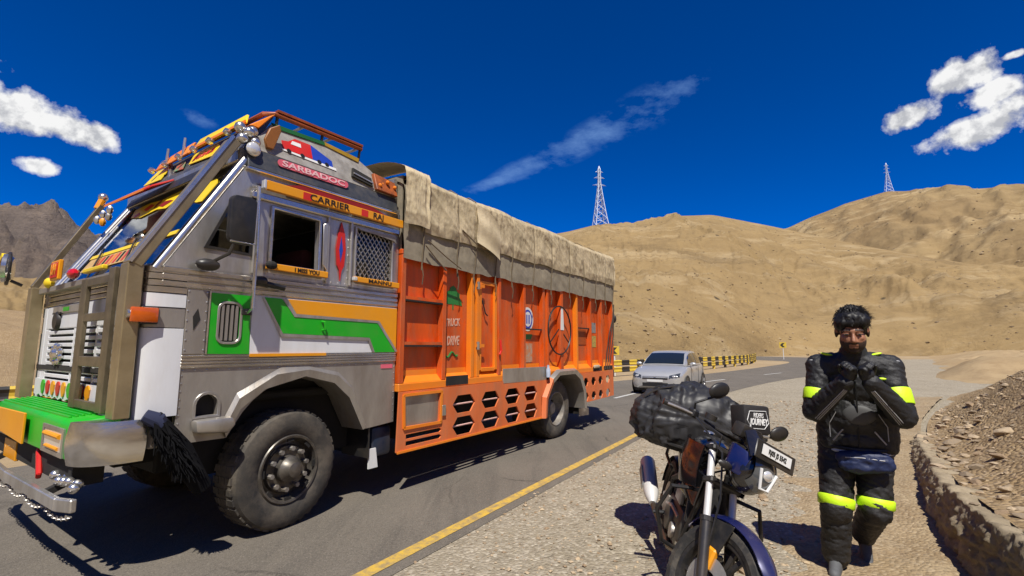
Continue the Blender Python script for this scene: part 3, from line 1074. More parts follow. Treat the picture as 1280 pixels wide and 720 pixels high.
MB().plate([(-0.345, 1.905), (-0.195, 1.905), (-0.07, 1.755), (0.82, 1.745), (1.07, 1.45), (0.80, 1.45), (0.73, 1.595), (-0.17, 1.615)], -0.016, -0.0085).build('painted_stripe', GREEN, panel)
MB().plate([(-0.14, 1.905), (1.082, 1.905), (1.082, 1.455), (0.845, 1.765), (-0.055, 1.785)], -0.014, -0.0085).build('painted_field', AMBER, panel)
MB().plate([(-0.19, 1.905), (-0.145, 1.905), (-0.06, 1.785), (0.845, 1.765), (1.10, 1.455), (1.072, 1.45), (0.825, 1.743), (-0.075, 1.757)], -0.020, -0.0165).build('trim_strip', STEEL, panel)
MB().plate([(-0.36, 1.905), (-0.345, 1.905), (-0.17, 1.613), (0.73, 1.593), (0.80, 1.45), (0.775, 1.45), (0.715, 1.567), (-0.185, 1.587)], -0.0205, -0.0165).build('trim_strip', STEEL, panel)
MB().box(-0.43, 0.25, -0.019, -0.009, 1.425, 1.449).build('painted_strip', AMBER, panel)
dh = MB().tube([(0.19, -0.017, 1.73), (0.20, -0.05, 1.725), (0.205, -0.05, 1.66), (0.20, -0.017, 1.65)], 0.010, 6)
dh.build('door_handle', GREEN, panel, smooth=True)

# window band
outl = [(-1.05, 2.065), (-0.53, 2.99), (1.09, 2.99), (1.09, 2.065)]
qw = [(-0.815, 2.235), (-0.465, 2.225), (-0.465, 2.705), (-0.60, 2.695), (-0.66, 2.62)]
dw = [(-0.305, 2.195), (0.125, 2.195), (0.115, 2.645), (-0.305, 2.655)]
rw = [(0.535, 2.185), (0.985, 2.185), (0.985, 2.665), (0.535, 2.665)]
for y0, y1 in ((0.0, 0.045), (W - 0.045, W)):
    part(MB().plate(outl, y0, y1, 0, [qw, dw, rw]), 'window_frame_panel', STEEL)
part(MB().plate(qw, 0.025, 0.031), 'quarter_window', GLASS)
part(MB().plate([(0.535, 2.185), (0.985, 2.185), (0.985, 2.665), (0.535, 2.665)], 0.03, 0.035), 'rear_side_window', GLASS)
for q in (qw, dw, rw):
    part(MB().plate(q, W - 0.03, W - 0.024), 'side_window', GLASS)


def frame_ring(poly, t, y0, y1):
    cx = sum(p[0] for p in poly) / len(poly)
    cz = sum(p[1] for p in poly) / len(poly)
    out = []
    for p in poly:
        d = Vector((p[0] - cx, p[1] - cz))
        out.append((p[0] + t * (1 if d.x > 0 else -1), p[1] + t * (1 if d.y > 0 else -1)))
    return MB().plate(out, y0, y1, 0, [poly])


part(frame_ring(dw, 0.028, -0.022, -0.001), 'window_frame', POLISH, bevel=0.006)
part(frame_ring(rw, 0.022, -0.020, -0.001), 'window_frame', STEEL, bevel=0.005)
part(MB().plate(qw, -0.012, -0.001, 0, [[(-0.785, 2.255), (-0.485, 2.245), (-0.485, 2.685), (-0.595, 2.675), (-0.645, 2.61)]]), 'window_seal', BLACK)
for x in (-0.452, 0.215, 0.468):
    part(MB().box(x - 0.011, x + 0.011, -0.026, -0.001, 2.085, 2.80), 'pillar_strip', STEEL, bevel=0.005)
part(MB().plate([(0.16, 2.25), (0.205, 2.20), (0.205, 2.66), (0.15, 2.62)], -0.03, -0.022), 'rolled_curtain', STEEL, bevel=0.004)
part(MB().plate([(0.53, 2.672), (0.995, 2.672), (1.03, 2.60), (0.98, 2.625), (0.76, 2.645), (0.56, 2.655)], -0.035, -0.0205), 'window_awning', STEEL2)
g = MB()
for k in range(-8, 12):
    for s in (-1, 1):
        x0 = 0.535 + k * 0.055
        pts = []
        a, b = (x0, 2.185), (x0 + 0.48 * 0.75, 2.665)
        if s < 0:
            a, b = (a[0], 2.665), (b[0], 2.185)
        # clip in x to the opening
        (xa, za), (xb, zb) = a, b
        lo, hi = 0.537, 0.983
        t0, t1 = max(0, (lo - xa) / (xb - xa)), min(1, (hi - xa) / (xb - xa))
        if t1 - t0 > 0.03:
            g.tube([(xa + (xb - xa) * t0, 0.012 + 0.004 * s, za + (zb - za) * t0), (xa + (xb - xa) * t1, 0.012 + 0.004 * s, za + (zb - za) * t1)], 0.005, 4)
part(g, 'window_mesh', STEEL)
dia = part(MB().plate([(0.355, 2.69), (0.395, 2.58), (0.41, 2.43), (0.40, 2.27), (0.375, 2.22), (0.362, 2.12), (0.348, 2.22), (0.32, 2.27), (0.305, 2.43), (0.325, 2.58)], -0.014, -0.0045), 'painted_diamond', RED)
MB().plate([(0.357, 2.55), (0.378, 2.42), (0.357, 2.30), (0.337, 2.42)], -0.016, -0.0145).build('diamond_centre', BLUE_STK, dia)


def sign_strip(x0, x1, z0, z1, y, txt, tx, tw, ts=0.05):
    o = part(MB().plate([(x0, z0 + 0.01), (x1, z0), (x1, z1 - 0.005), (x0, z1)], y, y + 0.04), 'slogan_strip', AMBER, bevel=0.004)
    text(txt, ts, INK, o, (tx, y - 0.002, (z0 + z1) / 2), (1, 0, 0), (0, 0, 1), tw, bold=0.001)
    return o


s1 = sign_strip(-0.36, 0.20, 2.125, 2.185, -0.065, 'I MISS YOU', -0.01, 0.30, 0.052)
MB().ball((-0.335, -0.075, 2.165), (0.05, 0.03, 0.035)).build('flower_bunch', DARK, s1)
s2 = sign_strip(0.49, 1.06, 2.12, 2.18, -0.065, 'MANNU', 0.80, 0.25, 0.052)
MB().box(0.475, 0.52, -0.075, -0.03, 2.135, 2.175).build('lamp', LAMP, s2, bevel=0.008)
s3 = sign_strip(-0.42, 1.07, 2.775, 2.862, -0.085, 'CARRIER', 0.17, 0.46, 0.085)
text('RAJ', 0.085, INK, s3, (0.73, -0.087, 2.818), (1, 0, 0), (0, 0, 1), 0.17, bold=0.001)
MB().box(-0.10, -0.02, -0.0875, -0.0855, 2.785, 2.85).build('red_patch', RED, s3)
MB().box(0.52, 0.60, -0.0875, -0.0855, 2.785, 2.85).build('red_patch', RED, s3)
MB().box(-0.445, -0.421, -0.09, -0.04, 2.785, 2.86).build('lamp', LAMP, s3, bevel=0.006)
part(MB().box(-0.50, 1.085, -0.03, -0.001, 2.705, 2.765), 'rain_gutter', POLISH, bevel=0.01)
part(MB().plate([(-0.25, 2.875), (0.0, 2.945), (0.30, 2.95), (0.62, 2.935), (0.88, 2.875)], -0.035, -0.002), 'backing_board', DARKRED)

# roof fascia, near side
part(MB().hexa([(-0.55, -0.03, 2.955), (1.04, -0.03, 2.955), (1.04, 0.01, 3.11), (-0.55, 0.01, 3.125), (-0.55, 0.05, 2.955), (1.04, 0.05, 2.955), (1.04, 0.07, 3.11), (-0.55, 0.07, 3.125)]), 'name_band', SLATE, bevel=0.004)
part(MB().box(-0.56, 1.045, -0.04, 0.04, 2.925, 2.952), 'roof_edge_trim', POLISH, bevel=0.006)
pill = part(MB().plate(rrect(-0.31, 0.40, 3.035, 3.10, 0.032), -0.022, -0.0185), 'name_plate', PINK)
pill.rotation_euler = (0, 0, 0)
text('SARBADOC', 0.068, mat('pale pink lettering', (0.86, 0.55, 0.58), 0.5), pill, (0.045, -0.024, 3.068), (1, 0, 0), (0, 0, 1), 0.60, bold=0.0015)


def tilt_y(z):
    return 0.02 + (z - 3.13) * 0.35


def tplate(poly, d0, d1, mi=0):
    b = MB()
    n = len(poly)
    b.add([(p[0], tilt_y(p[1]) + d0, p[1]) for p in poly] + [(p[0], tilt_y(p[1]) + d1, p[1]) for p in poly],
          [tuple(range(n)), tuple(reversed(range(n, 2 * n)))] + [(i, (i + 1) % n, (i + 1) % n + n, i + n) for i in range(n)], mi)
    return b


BOARDM = mat('painted roof board', (0.42, 0.40, 0.36), 0.5, 0.2, var=0.9, vscale=9, dark=(0.22, 0.20, 0.17), dirt=0.5, dirt_col=(0.5, 0.46, 0.4), dscale=7, bump=0.1, bscale=15)
board = part(tplate([(-0.545, 3.13), (-0.30, 3.455), (0.10, 3.475), (0.60, 3.445), (0.76, 3.36), (1.04, 3.115)], 0.0, 0.03), 'roof_side_board', BOARDM, bevel=0.003)
tplate([(-0.31, 3.46), (0.22, 3.485), (0.22, 3.445), (-0.28, 3.415)], -0.012, -0.001).build('painted_edge', mat('deep green board paint', (0.01, 0.10, 0.02), 0.5, var=0.4), board)
tplate([(0.22, 3.485), (0.62, 3.45), (0.60, 3.40), (0.22, 3.445)], -0.012, -0.001).build('painted_edge', mat('ochre board paint', (0.34, 0.20, 0.01), 0.5, var=0.5, vscale=9), board)
tplate([(-0.17, 3.235), (0.055, 3.235), (0.055, 3.385), (-0.10, 3.385), (-0.17, 3.33), (-0.235, 3.315), (-0.235, 3.235)], -0.006, -0.001).build('painted_lorry_cab', RED, board)
tplate([(0.058, 3.215), (0.27, 3.225), (0.27, 3.29), (0.058, 3.385)], -0.006, -0.001).build('painted_lorry_trailer', BLUE_STK, board)
tplate([(-0.15, 3.31), (-0.05, 3.31), (-0.05, 3.35), (-0.13, 3.35)], -0.009, -0.0065).build('painted_window', WHITE_P, board)
tplate([(-0.245, 3.215), (0.30, 3.195), (0.30, 3.222), (-0.245, 3.232)], -0.008, -0.001).build('painted_road', WHITE_P, board)
for x in (-0.18, -0.05, 0.12, 0.20):
    tplate([(x + 0.022 * math.cos(a), 3.228 + 0.022 * math.sin(a)) for a in [i * math.pi / 4 for i in range(8)]], -0.012, -0.0085).build('painted_wheel', INK, board)
part(tplate([(0.47, 3.19), (0.72, 3.15), (0.72, 3.25), (0.50, 3.30)], -0.03, -0.002), 'vent_cowl', DARK, bevel=0.004)
part(tplate([(0.49, 3.225), (0.72, 3.185), (0.72, 3.20), (0.49, 3.24)], -0.042, -0.0305), 'cowl_slat', STEEL)
ob = part(tplate([(0.75, 3.13), (1.03, 3.12), (1.03, 3.29), (0.75, 3.32)], -0.05, -0.002), 'ornament_box', mat('rusty orange box', (0.42, 0.10, 0.02), 0.6, var=0.9, vscale=14, dark=(0.12, 0.04, 0.02)), bevel=0.006)
for k in range(5):
    MB().ball((0.80 + 0.05 * k, 0.02 + 0.03 * (k % 2) - 0.03, 3.19 + 0.03 * (k % 3)), 0.022, 8, 5).build('ornament_lamp', ORANGE_L, ob)
part(MB().box(-0.45, 1.05, 0.03, 0.05, 3.0, 3.12).box(-0.5, 1.08, 0.06, W - 0.06, 2.97, 3.0), 'cab_roof', STEEL2)
# far side roof board, back wall
b = MB()
poly = [(-0.545, 3.13), (-0.30, 3.455), (0.10, 3.475), (0.60, 3.445), (0.76, 3.36), (1.04, 3.115)]
b.add([(p[0], W - tilt_y(p[1]), p[1]) for p in poly] + [(p[0], W - tilt_y(p[1]) - 0.03, p[1]) for p in poly],
      [tuple(range(6)), tuple(reversed(range(6, 12)))] + [(i, (i + 1) % 6, (i + 1) % 6 + 6, i + 6) for i in range(6)])
part(b, 'roof_side_board', BOARDM)
part(MB().box(1.045, 1.085, 0.05, W - 0.05, 1.35, 3.35), 'cab_back_wall', STEEL2)
part(MB().box(-1.15, 1.04, 0.06, W - 0.06, 1.30, 1.34), 'cab_floor', INTERIOR)
for y in (0.35, 1.45):
    st = part(MB().box(-0.25, 0.25, y, y + 0.5, 1.45, 1.75), 'seat', SEATC, bevel=0.06, seg=2)
    MB().box(0.18, 0.32, y, y + 0.5, 1.7, 2.45).build('seat_back', SEATC, st, bevel=0.05, seg=2)
part(MB().box(-1.13, -0.75, 0.1, W - 0.1, 1.75, 2.08), 'dashboard', INTERIOR, bevel=0.05, seg=2)
part(MB().tube([(-0.62 + 0.05 * math.sin(a), 1.7 + 0.2 * math.cos(a), 2.12 + 0.19 * math.sin(a)) for a in [i * math.pi / 8 for i in range(16)]], 0.014, 6, close=True), 'steering_wheel', BLACK)
part(MB().box(1.02, 1.04, 0.06, W - 0.06, 1.35, 2.95), 'cab_lining', INTERIOR)

# --- front of the cab
XF = -1.14
# corner panel curve in plan, near side
def corner(t, off=0.0):
    """t 0: front face, 1: side"""
    P0, P1, P2 = Vector((XF, 0.055)), Vector((XF - 0.008, -0.016)), Vector((-0.90, -0.006))
    p = P0 * (1 - t) ** 2 + P1 * 2 * t * (1 - t) + P2 * t * t
    d = (P1 - P0) * 2 * (1 - t) + (P2 - P1) * 2 * t
    n = Vector((d.y, -d.x)).normalized()
    return p + n * off


def corner_panel(z0, z1, name, m, off, mirror=False, t0=0.0, t1=1.0, thick=0.02, bow=0.0):
    b = MB()

    def fn(o):
        def f(i, j):
            p = corner(t0 + (t1 - t0) * i, o)
            z = z0 + (z1 - z0) * j
            return (p.x, (W - p.y) if mirror else p.y, z)
        return f
    b.grid(fn(off), 12, 1).grid(fn(off - thick), 12, 1)
    for e in (0, 1):
        b.grid(lambda i, j, e=e: fn(off - thick * j)(i, e), 12, 1)
        b.grid(lambda i, j, e=e: fn(off - thick * j)(e, i), 1, 1)
    return part(b, name, m, smooth=True, angle=40)


for mir in (False, True):
    corner_panel(1.03, 1.63, 'corner_panel', WHITE, 0.004, mir)
    corner_panel(1.636, 1.772, 'corner_band', STEEL2, 0.000, mir)
    corner_panel(1.778, 1.872, 'corner_panel', WHITE, 0.004, mir)
    for k in range(4):
        corner_panel(1.878 + 0.046 * k, 1.918 + 0.046 * k, 'corner_rib', POLISH, 0.008 - 0.004 * (k % 2), mir)
part(MB().box(-1.225, -1.07, -0.048, -0.016, 1.665, 1.765), 'turn_indicator', mat('orange indicator lens', (0.65, 0.11, 0.005), 0.18, coat=0.8, var=0.3, vscale=30), bevel=0.008, seg=2)
part(MB().box(-1.16, -1.06, -0.0155, 0.02, 1.655, 1.775), 'indicator_housing', BLACK, bevel=0.006)
part(MB().lathe([(0.0, -0.05), (0.025, -0.045), (0.032, 0.0), (0.03, 0.03), (0, 0.03)], (-1.21, -0.01, 1.72), (-1, 0, 0), 12), 'front_lamp', CHROME, smooth=True)
# front panel
for y in (0.058, W - 0.168):
    part(MB().box(XF, XF + 0.028, y, y + 0.11, 1.04, 1.872), 'front_cheek', WHITE, bevel=0.006)
    part(MB().box(XF - 0.002, XF + 0.03, y, y + 0.11, 1.876, 2.05), 'front_cheek_band', STEEL, bevel=0.006)
part(MB().box(XF + 0.03, XF + 0.06, 0.17, W - 0.17, 1.06, 2.05), 'front_backing', DARK)
fp = part(MB().box(XF, XF + 0.028, 0.18, W - 0.18, 1.665, 1.875), 'front_panel', WHITE, bevel=0.006)
MB().box(XF - 0.012, XF - 0.001, 1.35, 2.1, 1.80, 1.865).build('name_strip', STEEL, fp, bevel=0.003)
MB().box(XF - 0.015, XF - 0.0125, 1.62, 1.78, 1.815, 1.85).build('green_badge', GREEN, fp)
em = MB().plate([(0, 0)] * 3, 0, 0) if False else MB()
em.lathe([(0.0, -0.03), (0.07, -0.028), (0.085, -0.015), (0.09, 0.0)], (XF, 1.95, 1.735), (1, 0, 0), 20)
em.build('badge', BLACK, fp, smooth=True)
MB().box(XF - 0.02, XF - 0.001, 1.83, 2.07, 1.815 - 0.02, 1.815 - 0.005).build('badge_bar', BLACK, fp)
for k in range(4):
    part(MB().box(XF - 0.004, XF + 0.03, 0.17, W - 0.17, 1.878 + 0.046 * k, 1.916 + 0.046 * k), 'front_rib', POLISH, bevel=0.006)
gr = part(MB().box(XF + 0.023, XF + 0.0285, 0.18, W - 0.18, 1.07, 1.655), 'grille', DARK)
for y in (0.18, W - 0.30):
    MB().box(XF, XF + 0.022, y, y + 0.12, 1.07, 1.655).build('grille_cheek', WHITE, gr, bevel=0.004)
for k in range(8):
    z = 1.235 + k * 0.054
    for y0, y1 in ((0.305, 0.86), (0.90, 1.42), (1.46, W - 0.305)):
        MB().box(XF - 0.004, XF + 0.022, y0, y1, z, z + 0.032).build('grille_slat', WHITE, gr, bevel=0.004)
for y in (0.88, 1.44):
    MB().box(XF - 0.002, XF + 0.024, y - 0.019, y + 0.019, 1.07, 1.66).build('grille_post', WHITE, gr)
# chrome ornament on the grille
orn = MB()
for k in range(9):
    a = 2 * math.pi * k / 9
    orn.ball((XF - 0.02, 1.80 + 0.13 * math.cos(a), 1.44 + 0.07 * math.sin(a)), (0.02, 0.04, 0.03), 8, 5)
orn.ball((XF - 0.03, 1.80, 1.44), (0.03, 0.09, 0.05), 10, 6)
orn.build('chrome_ornament', CHROME, gr, smooth=True)
# scalloped skirt with painted drops
sc = [(0.30, 1.22), (W - 0.18, 1.22)]
yy = W - 0.18
n = 12
for k in range(n):
    y0, y1 = yy - (yy - 0.30) * k / n, yy - (yy - 0.30) * (k + 1) / n
    sc += [(y0, 1.085), ((y0 + y1) / 2, 1.065)]
sc += [(0.30, 1.085)]
b = MB()
b.add([(XF - 0.03, p[0], p[1]) for p in sc] + [(XF - 0.012, p[0], p[1]) for p in sc],
      [tuple(range(len(sc))), tuple(reversed(range(len(sc), 2 * len(sc))))] + [(i, (i + 1) % len(sc), (i + 1) % len(sc) + len(sc), i + len(sc)) for i in range(len(sc))])
ap = part(b, 'scalloped_apron', WHITE)
DROPC = [GREEN, RED, AMBER, RED, AMBER, GREEN]
for k in range(9):
    y = 2.02 - 0.15 * k
    d = [(y + 0.055 * math.sin(a) * (0.75 if math.cos(a) < 0 else 1), 1.155 + 0.06 * math.cos(a)) for a in [i * math.pi / 6 for i in range(12)]]
    b = MB()
    b.add([(XF - 0.040, p[0], p[1]) for p in d] + [(XF - 0.031, p[0], p[1]) for p in d],
          [tuple(range(12)), tuple(reversed(range(12, 24)))] + [(i, (i + 1) % 12, (i + 1) % 12 + 12, i + 12) for i in range(12)])
    b.build('painted_drop', DROPC[k % 6], ap)

# windshield and its frame
WA, WB = Vector((-1.06, 0, 2.06)), Vector((-0.545, 0, 2.985))
wdir = (WB - WA).normalized()
wn_ = Vector((-wdir.z, 0, wdir.x))          # outward


def ws(y, z, o=0.0):
    t = (z - WA.z) / (WB.z - WA.z)
    p = WA + (WB - WA) * t + wn_ * o
    return (p.x, y, p.z)


def wplate(poly, o0, o1):
    """polygon given as (y, z) on the windshield plane"""
    b = MB()
    n = len(poly)
    b.add([ws(p[0], p[1], o1) for p in poly] + [ws(p[0], p[1], o0) for p in poly],
          [tuple(range(n)), tuple(reversed(range(n, 2 * n)))] + [(i, (i + 1) % n, (i + 1) % n + n, i + n) for i in range(n)])
    return b


wsh = part(wplate([(0.10, 2.10), (W - 0.10, 2.10), (W - 0.10, 2.95), (0.10, 2.95)], 0.0, 0.006), 'windshield', GLASS)
wf = MB()
for a, bb in (((0.06, 2.06), (W - 0.06, 2.06)), ((0.06, 2.98), (W - 0.06, 2.98))):
    wf.beam(ws(*a, 0.0), ws(*bb, 0.0), 0.05, 0.07, (0, 0, 1))
part(wf, 'windshield_frame', BLACK, bevel=0.008)
for y in (0.03, W - 0.03):
    part(MB().tube([ws(y, 2.03, 0.02), ws(y, 3.0, 0.02)], 0.034, 12), 'chrome_pillar', CHROME, smooth=True)
    part(MB().beam(ws(y + (0.035 if y < 1 else -0.035), 2.05, 0.0), ws(y + (0.035 if y < 1 else -0.035), 2.99, 0.0), 0.05, 0.05, wn_), 'windshield_pillar', STEEL, bevel=0.006)
part(MB().tube([ws(2.26, 2.10, 0.02), ws(2.26, 2.96, 0.02)], 0.018, 8), 'windshield_bar', CHROME, smooth=True)
# painted banners on the glass
bn = part(wplate([(0.86, 2.90), (1.12, 2.75), (1.40, 2.79), (1.75, 2.76), (2.10, 2.82), (2.22, 2.94), (1.85, 2.955), (1.5, 2.92), (1.05, 2.955)], 0.010, 0.016), 'windshield_banner', YELLOW)
wplate([(1.10, 2.83), (1.26, 2.79), (1.42, 2.83), (1.34, 2.87), (1.20, 2.855)], 0.017, 0.019).build('banner_mark', DARKRED, bn)
wplate([(1.60, 2.88), (1.72, 2.83), (1.86, 2.87), (1.76, 2.92)], 0.017, 0.019).build('banner_mark', RED, bn)
wplate([(1.50, 2.93), (1.56, 2.87), (1.52, 2.82), (1.46, 2.88)], 0.017, 0.019).build('banner_mark', DARKRED, bn)
wplate([(1.84, 2.81), (1.96, 2.79), (2.02, 2.83), (1.92, 2.85)], 0.017, 0.019).build('banner_mark', RED, bn)
part(wplate([(0.52, 2.70), (0.54, 2.92), (0.36, 2.90), (0.26, 2.83), (0.27, 2.65), (0.38, 2.66)], 0.010, 0.016), 'windshield_banner', YELLOW)
part(wplate([(0.24, 2.345), (2.20, 2.345), (2.20, 2.385), (0.24, 2.385)], 0.010, 0.016), 'windshield_strip', YELLOW)
lb2 = part(wplate([(1.0, 2.20), (2.12, 2.20), (2.12, 2.335), (1.0, 2.335)], 0.010, 0.014), 'lower_banner', mat('tan banner', (0.45, 0.26, 0.09), 0.6, var=0.7, vscale=22, dark=(0.62, 0.45, 0.2)))
for k in range(8):
    y = 1.05 + 0.1 * k
    wplate([(y, 2.215), (y + 0.05, 2.215), (y + 0.07, 2.32), (y + 0.02, 2.32)], 0.015, 0.017).build('banner_stripe', [RED, INK, RED, ORANGE_L][k % 4], lb2)
for y in (0.75, 1.55):
    part(MB().tube([ws(y, 2.07, 0.03), ws(y + 0.35, 2.42, 0.035)], 0.008, 5), 'wiper', BLACK)

# header, visor boards and signs above the glass
part(MB().box(-0.595, -0.50, 0.05, W - 0.05, 3.0, 3.115), 'roof_header', STEEL, bevel=0.01)
part(MB().hexa([(-0.645, 0.25, 2.965), (-0.645, W - 0.2, 2.965), (-0.605, W - 0.2, 3.06), (-0.605, 0.25, 3.06), (-0.635, 0.25, 2.965), (-0.635, W - 0.2, 2.965), (-0.595, W - 0.2, 3.06), (-0.595, 0.25, 3.06)]), 'sun_visor', BLACK)
fas = part(MB().hexa([(-0.56, 0.06, 3.12), (-0.56, W - 0.06, 3.12), (-0.33, W - 0.12, 3.52), (-0.33, 0.12, 3.52), (-0.50, 0.06, 3.12), (-0.50, W - 0.06, 3.12), (-0.29, W - 0.12, 3.52), (-0.29, 0.12, 3.52)]), 'roof_front_board', SLATE, bevel=0.005)


def fplate(poly, o0, o1):
    """polygon in (y, s) on the leaning roof front board, s metres up the slope"""
    dx, dz = 0.23 / 0.461, 0.40 / 0.461
    b = MB()
    n = len(poly)
    f = lambda y, s, o: (-0.56 + dx * s - dz * o, y, 3.12 + dz * s + dx * o)
    b.add([f(p[0], p[1], o1) for p in poly] + [f(p[0], p[1], o0) for p in poly],
          [tuple(range(n)), tuple(reversed(range(n, 2 * n)))] + [(i, (i + 1) % n, (i + 1) % n + n, i + n) for i in range(n)])
    return b


y1 = part(fplate([(0.48, 0.08), (1.25, 0.16), (1.40, 0.36), (0.85, 0.33)], 0.010, 0.016), 'roof_sign', YELLOW)
for k in range(5):
    fplate([(0.80 + 0.09 * k, 0.19), (0.86 + 0.09 * k, 0.19), (0.89 + 0.09 * k, 0.26), (0.85 + 0.09 * k, 0.28), (0.81 + 0.09 * k, 0.24)], 0.017, 0.019).build('sign_letter', RED, y1)
part(fplate([(1.85, 0.12), (2.36, 0.16), (2.36, 0.40), (1.95, 0.38)], 0.010, 0.016), 'roof_sign', YELLOW)
part(fplate([(1.32, 0.12), (1.60, 0.16), (1.70, 0.32), (1.50, 0.30)], 0.012, 0.016), 'painted_flag', mat('green red flag paint', (0.05, 0.32, 0.16), 0.5, var=1.0, vscale=10, dark=(0.55, 0.03, 0.02)))
part(MB().tube([(-0.50, 1.62, 3.16), (-0.40, 1.95, 3.46)], 0.022, 8), 'chrome_strut', CHROME, smooth=True)
# raised boards on brackets in front of the roof
tb = part(MB().hexa([(-0.47, 0.25, 3.43), (-0.47, 1.25, 3.43), (-0.41, 1.25, 3.56), (-0.41, 0.35, 3.56), (-0.45, 0.25, 3.43), (-0.45, 1.25, 3.43), (-0.39, 1.25, 3.56), (-0.39, 0.35, 3.56)]), 'top_board', YELLOW, bevel=0.004)
MB().hexa([(-0.48, 0.25, 3.425), (-0.48, 1.25, 3.425), (-0.473, 1.25, 3.455), (-0.473, 0.25, 3.455), (-0.471, 0.25, 3.425), (-0.471, 1.25, 3.425), (-0.462, 1.25, 3.455), (-0.462, 0.25, 3.455)]).build('board_edge', ORANGE_L, tb)
part(MB().hexa([(-0.47, 1.35, 3.42), (-0.47, 2.15, 3.40), (-0.42, 2.15, 3.52), (-0.42, 1.35, 3.55), (-0.45, 1.35, 3.42), (-0.45, 2.15, 3.40), (-0.40, 2.15, 3.52), (-0.40, 1.35, 3.55)]), 'top_board', ORANGE_L, bevel=0.004)
v = part(MB().hexa([(-0.74, 1.35, 2.99), (-0.80, 2.30, 2.95), (-0.66, 2.34, 3.06), (-0.60, 1.25, 3.07), (-0.74, 1.35, 3.01), (-0.80, 2.30, 2.97), (-0.66, 2.34, 3.08), (-0.60, 1.25, 3.09)]), 'visor_board', RED, bevel=0.004)
MB().hexa([(-0.76, 1.5, 2.975), (-0.82, 2.32, 2.935), (-0.76, 2.32, 2.985), (-0.71, 1.5, 3.02), (-0.76, 1.5, 3.0), (-0.82, 2.32, 2.96), (-0.76, 2.32, 3.012), (-0.71, 1.5, 3.047)]).build('visor_edge', ORANGE_L, v)
for k in range(6):
    y = 0.5 + k * 0.33
    part(MB().lathe([(0.0, -0.035), (0.028, -0.03), (0.034, -0.01), (0.026, 0.025), (0.0, 0.03)], (-0.50, y, 3.40), (-0.8, 0, 0.3), 10), 'roof_lamp', CHROME, smooth=True)
for k in range(5):
    y = 2.05 + k * 0.09
    part(MB().ball((-0.84 + 0.02 * (k % 2), y, 2.86 - 0.05 * (k % 3)), (0.03, 0.03, 0.045), 8, 5), 'hanging_ornament', [CHROME, STEEL, AMBER][k % 3], smooth=True)
part(MB().tube([(-0.46, 1.5, 3.42), (-0.45, 1.5, 3.62)], 0.012, 6), 'antenna', STEEL)
part(MB().tube([(-0.46, 1.9, 3.42), (-0.45, 1.9, 3.60)], 0.012, 6), 'antenna', STEEL)

# roof carrier
rk = part(MB().tube([(0.66, 0.14, 3.57), (-0.28, 0.14, 3.555), (-0.34, 0.20, 3.55), (-0.34, W - 0.20, 3.55), (-0.28, W - 0.14, 3.555), (0.66, W - 0.14, 3.57)], 0.022, 8).beam((-0.26, 0.14, 3.59), (0.66, 0.14, 3.602), 0.05, 0.022), 'roof_rack', mat('rust orange rack', (0.40, 0.09, 0.02), 0.5, 0.2, var=0.7, vscale=12, dark=(0.18, 0.05, 0.02)), smooth=True, angle=40)
for x in (-0.25, 0.2, 0.64):
    MB().tube([(x, 0.14, 3.56), (x, 0.16, 3.44)], 0.014, 6).build('rack_post', BLACK, rk)
    MB().tube([(x, W - 0.14, 3.56), (x, W - 0.16, 3.44)], 0.014, 6).build('rack_post', BLACK, rk)
for x in (0.0, 0.3, 0.6):
    MB().tube([(x, 0.14, 3.55), (x, W - 0.14, 3.55)], 0.014, 6).build('rack_bar', STEEL, rk)
part(MB().hexa([(-0.53, 0.05, 3.33), (-0.34, 0.08, 3.50), (-0.30, 0.08, 3.53), (-0.45, 0.05, 3.33), (-0.53, 0.30, 3.33), (-0.34, 0.28, 3.50), (-0.30, 0.28, 3.53), (-0.45, 0.30, 3.33)]), 'rack_bracket', ORANGE_L, bevel=0.008)
part(MB().plate([(-0.40, 3.17), (-0.34, 3.17), (-0.28, 3.36), (-0.30, 3.41), (-0.38, 3.35), (-0.42, 3.24)], 0.0, 0.03), 'side_bracket', mat('brown bracket', (0.30, 0.11, 0.02), 0.5, var=0.5), bevel=0.006)

# --- crash guard: posts, slanted bars and ladder
for y0, y1 in ((-0.03, 0.12), (W - 0.12, W + 0.03)):
    part(MB().box(-1.255, -1.165, y0 + 0.02, y1 + 0.01 * (y0 < 0), 1.04, 2.06), 'guard_post', STEELB, bevel=0.006)
part(MB().beam((-1.215, 0.06, 2.05), (-0.64, 0.06, 3.14), 0.15, 0.075, wn_), 'guard_bar', STEELB, bevel=0.006)
part(MB().beam((-1.25, -0.010, 2.065), (-0.672, -0.010, 3.16), 0.022, 0.022, wn_), 'guard_edge', CHROME)
part(MB().beam((-1.23, W - 0.03, 2.06), (-0.80, W - 0.03, 2.98), 0.07, 0.05, wn_), 'guard_bar', OLIVE, bevel=0.006)
kn = part(MB().tube([(-0.83, W - 0.03, 2.94), (-0.80, W - 0.03, 3.04)], 0.035, 10), 'guard_knob', AMBER, smooth=True)
MB().ball((-0.795, W - 0.03, 3.075), 0.045, 12, 8).build('knob_ball', CHROME, kn, smooth=True)
jn = MB()
for k in range(6):
    jn.ball((-0.60 + 0.05 * (k % 3), 0.0 + 0.05 * (k // 3), 3.17 + 0.07 * (k % 2) + 0.04 * (k // 3)), 0.045, 10, 6)
part(jn, 'chrome_joint', CHROME, smooth=True)
part(MB().ball((-0.52, -0.03, 3.10), (0.06, 0.03, 0.06), 12, 8), 'marker_lamp', LAMP, smooth=True)
lad = part(MB().box(-1.24, -1.21, 0.86, 0.99, 1.055, 2.02), 'guard_ladder', OLIVE, bevel=0.004)
MB().box(-1.24, -1.21, 0.28, 0.40, 1.055, 2.06).build('ladder_rail', OLIVE, lad, bevel=0.004)
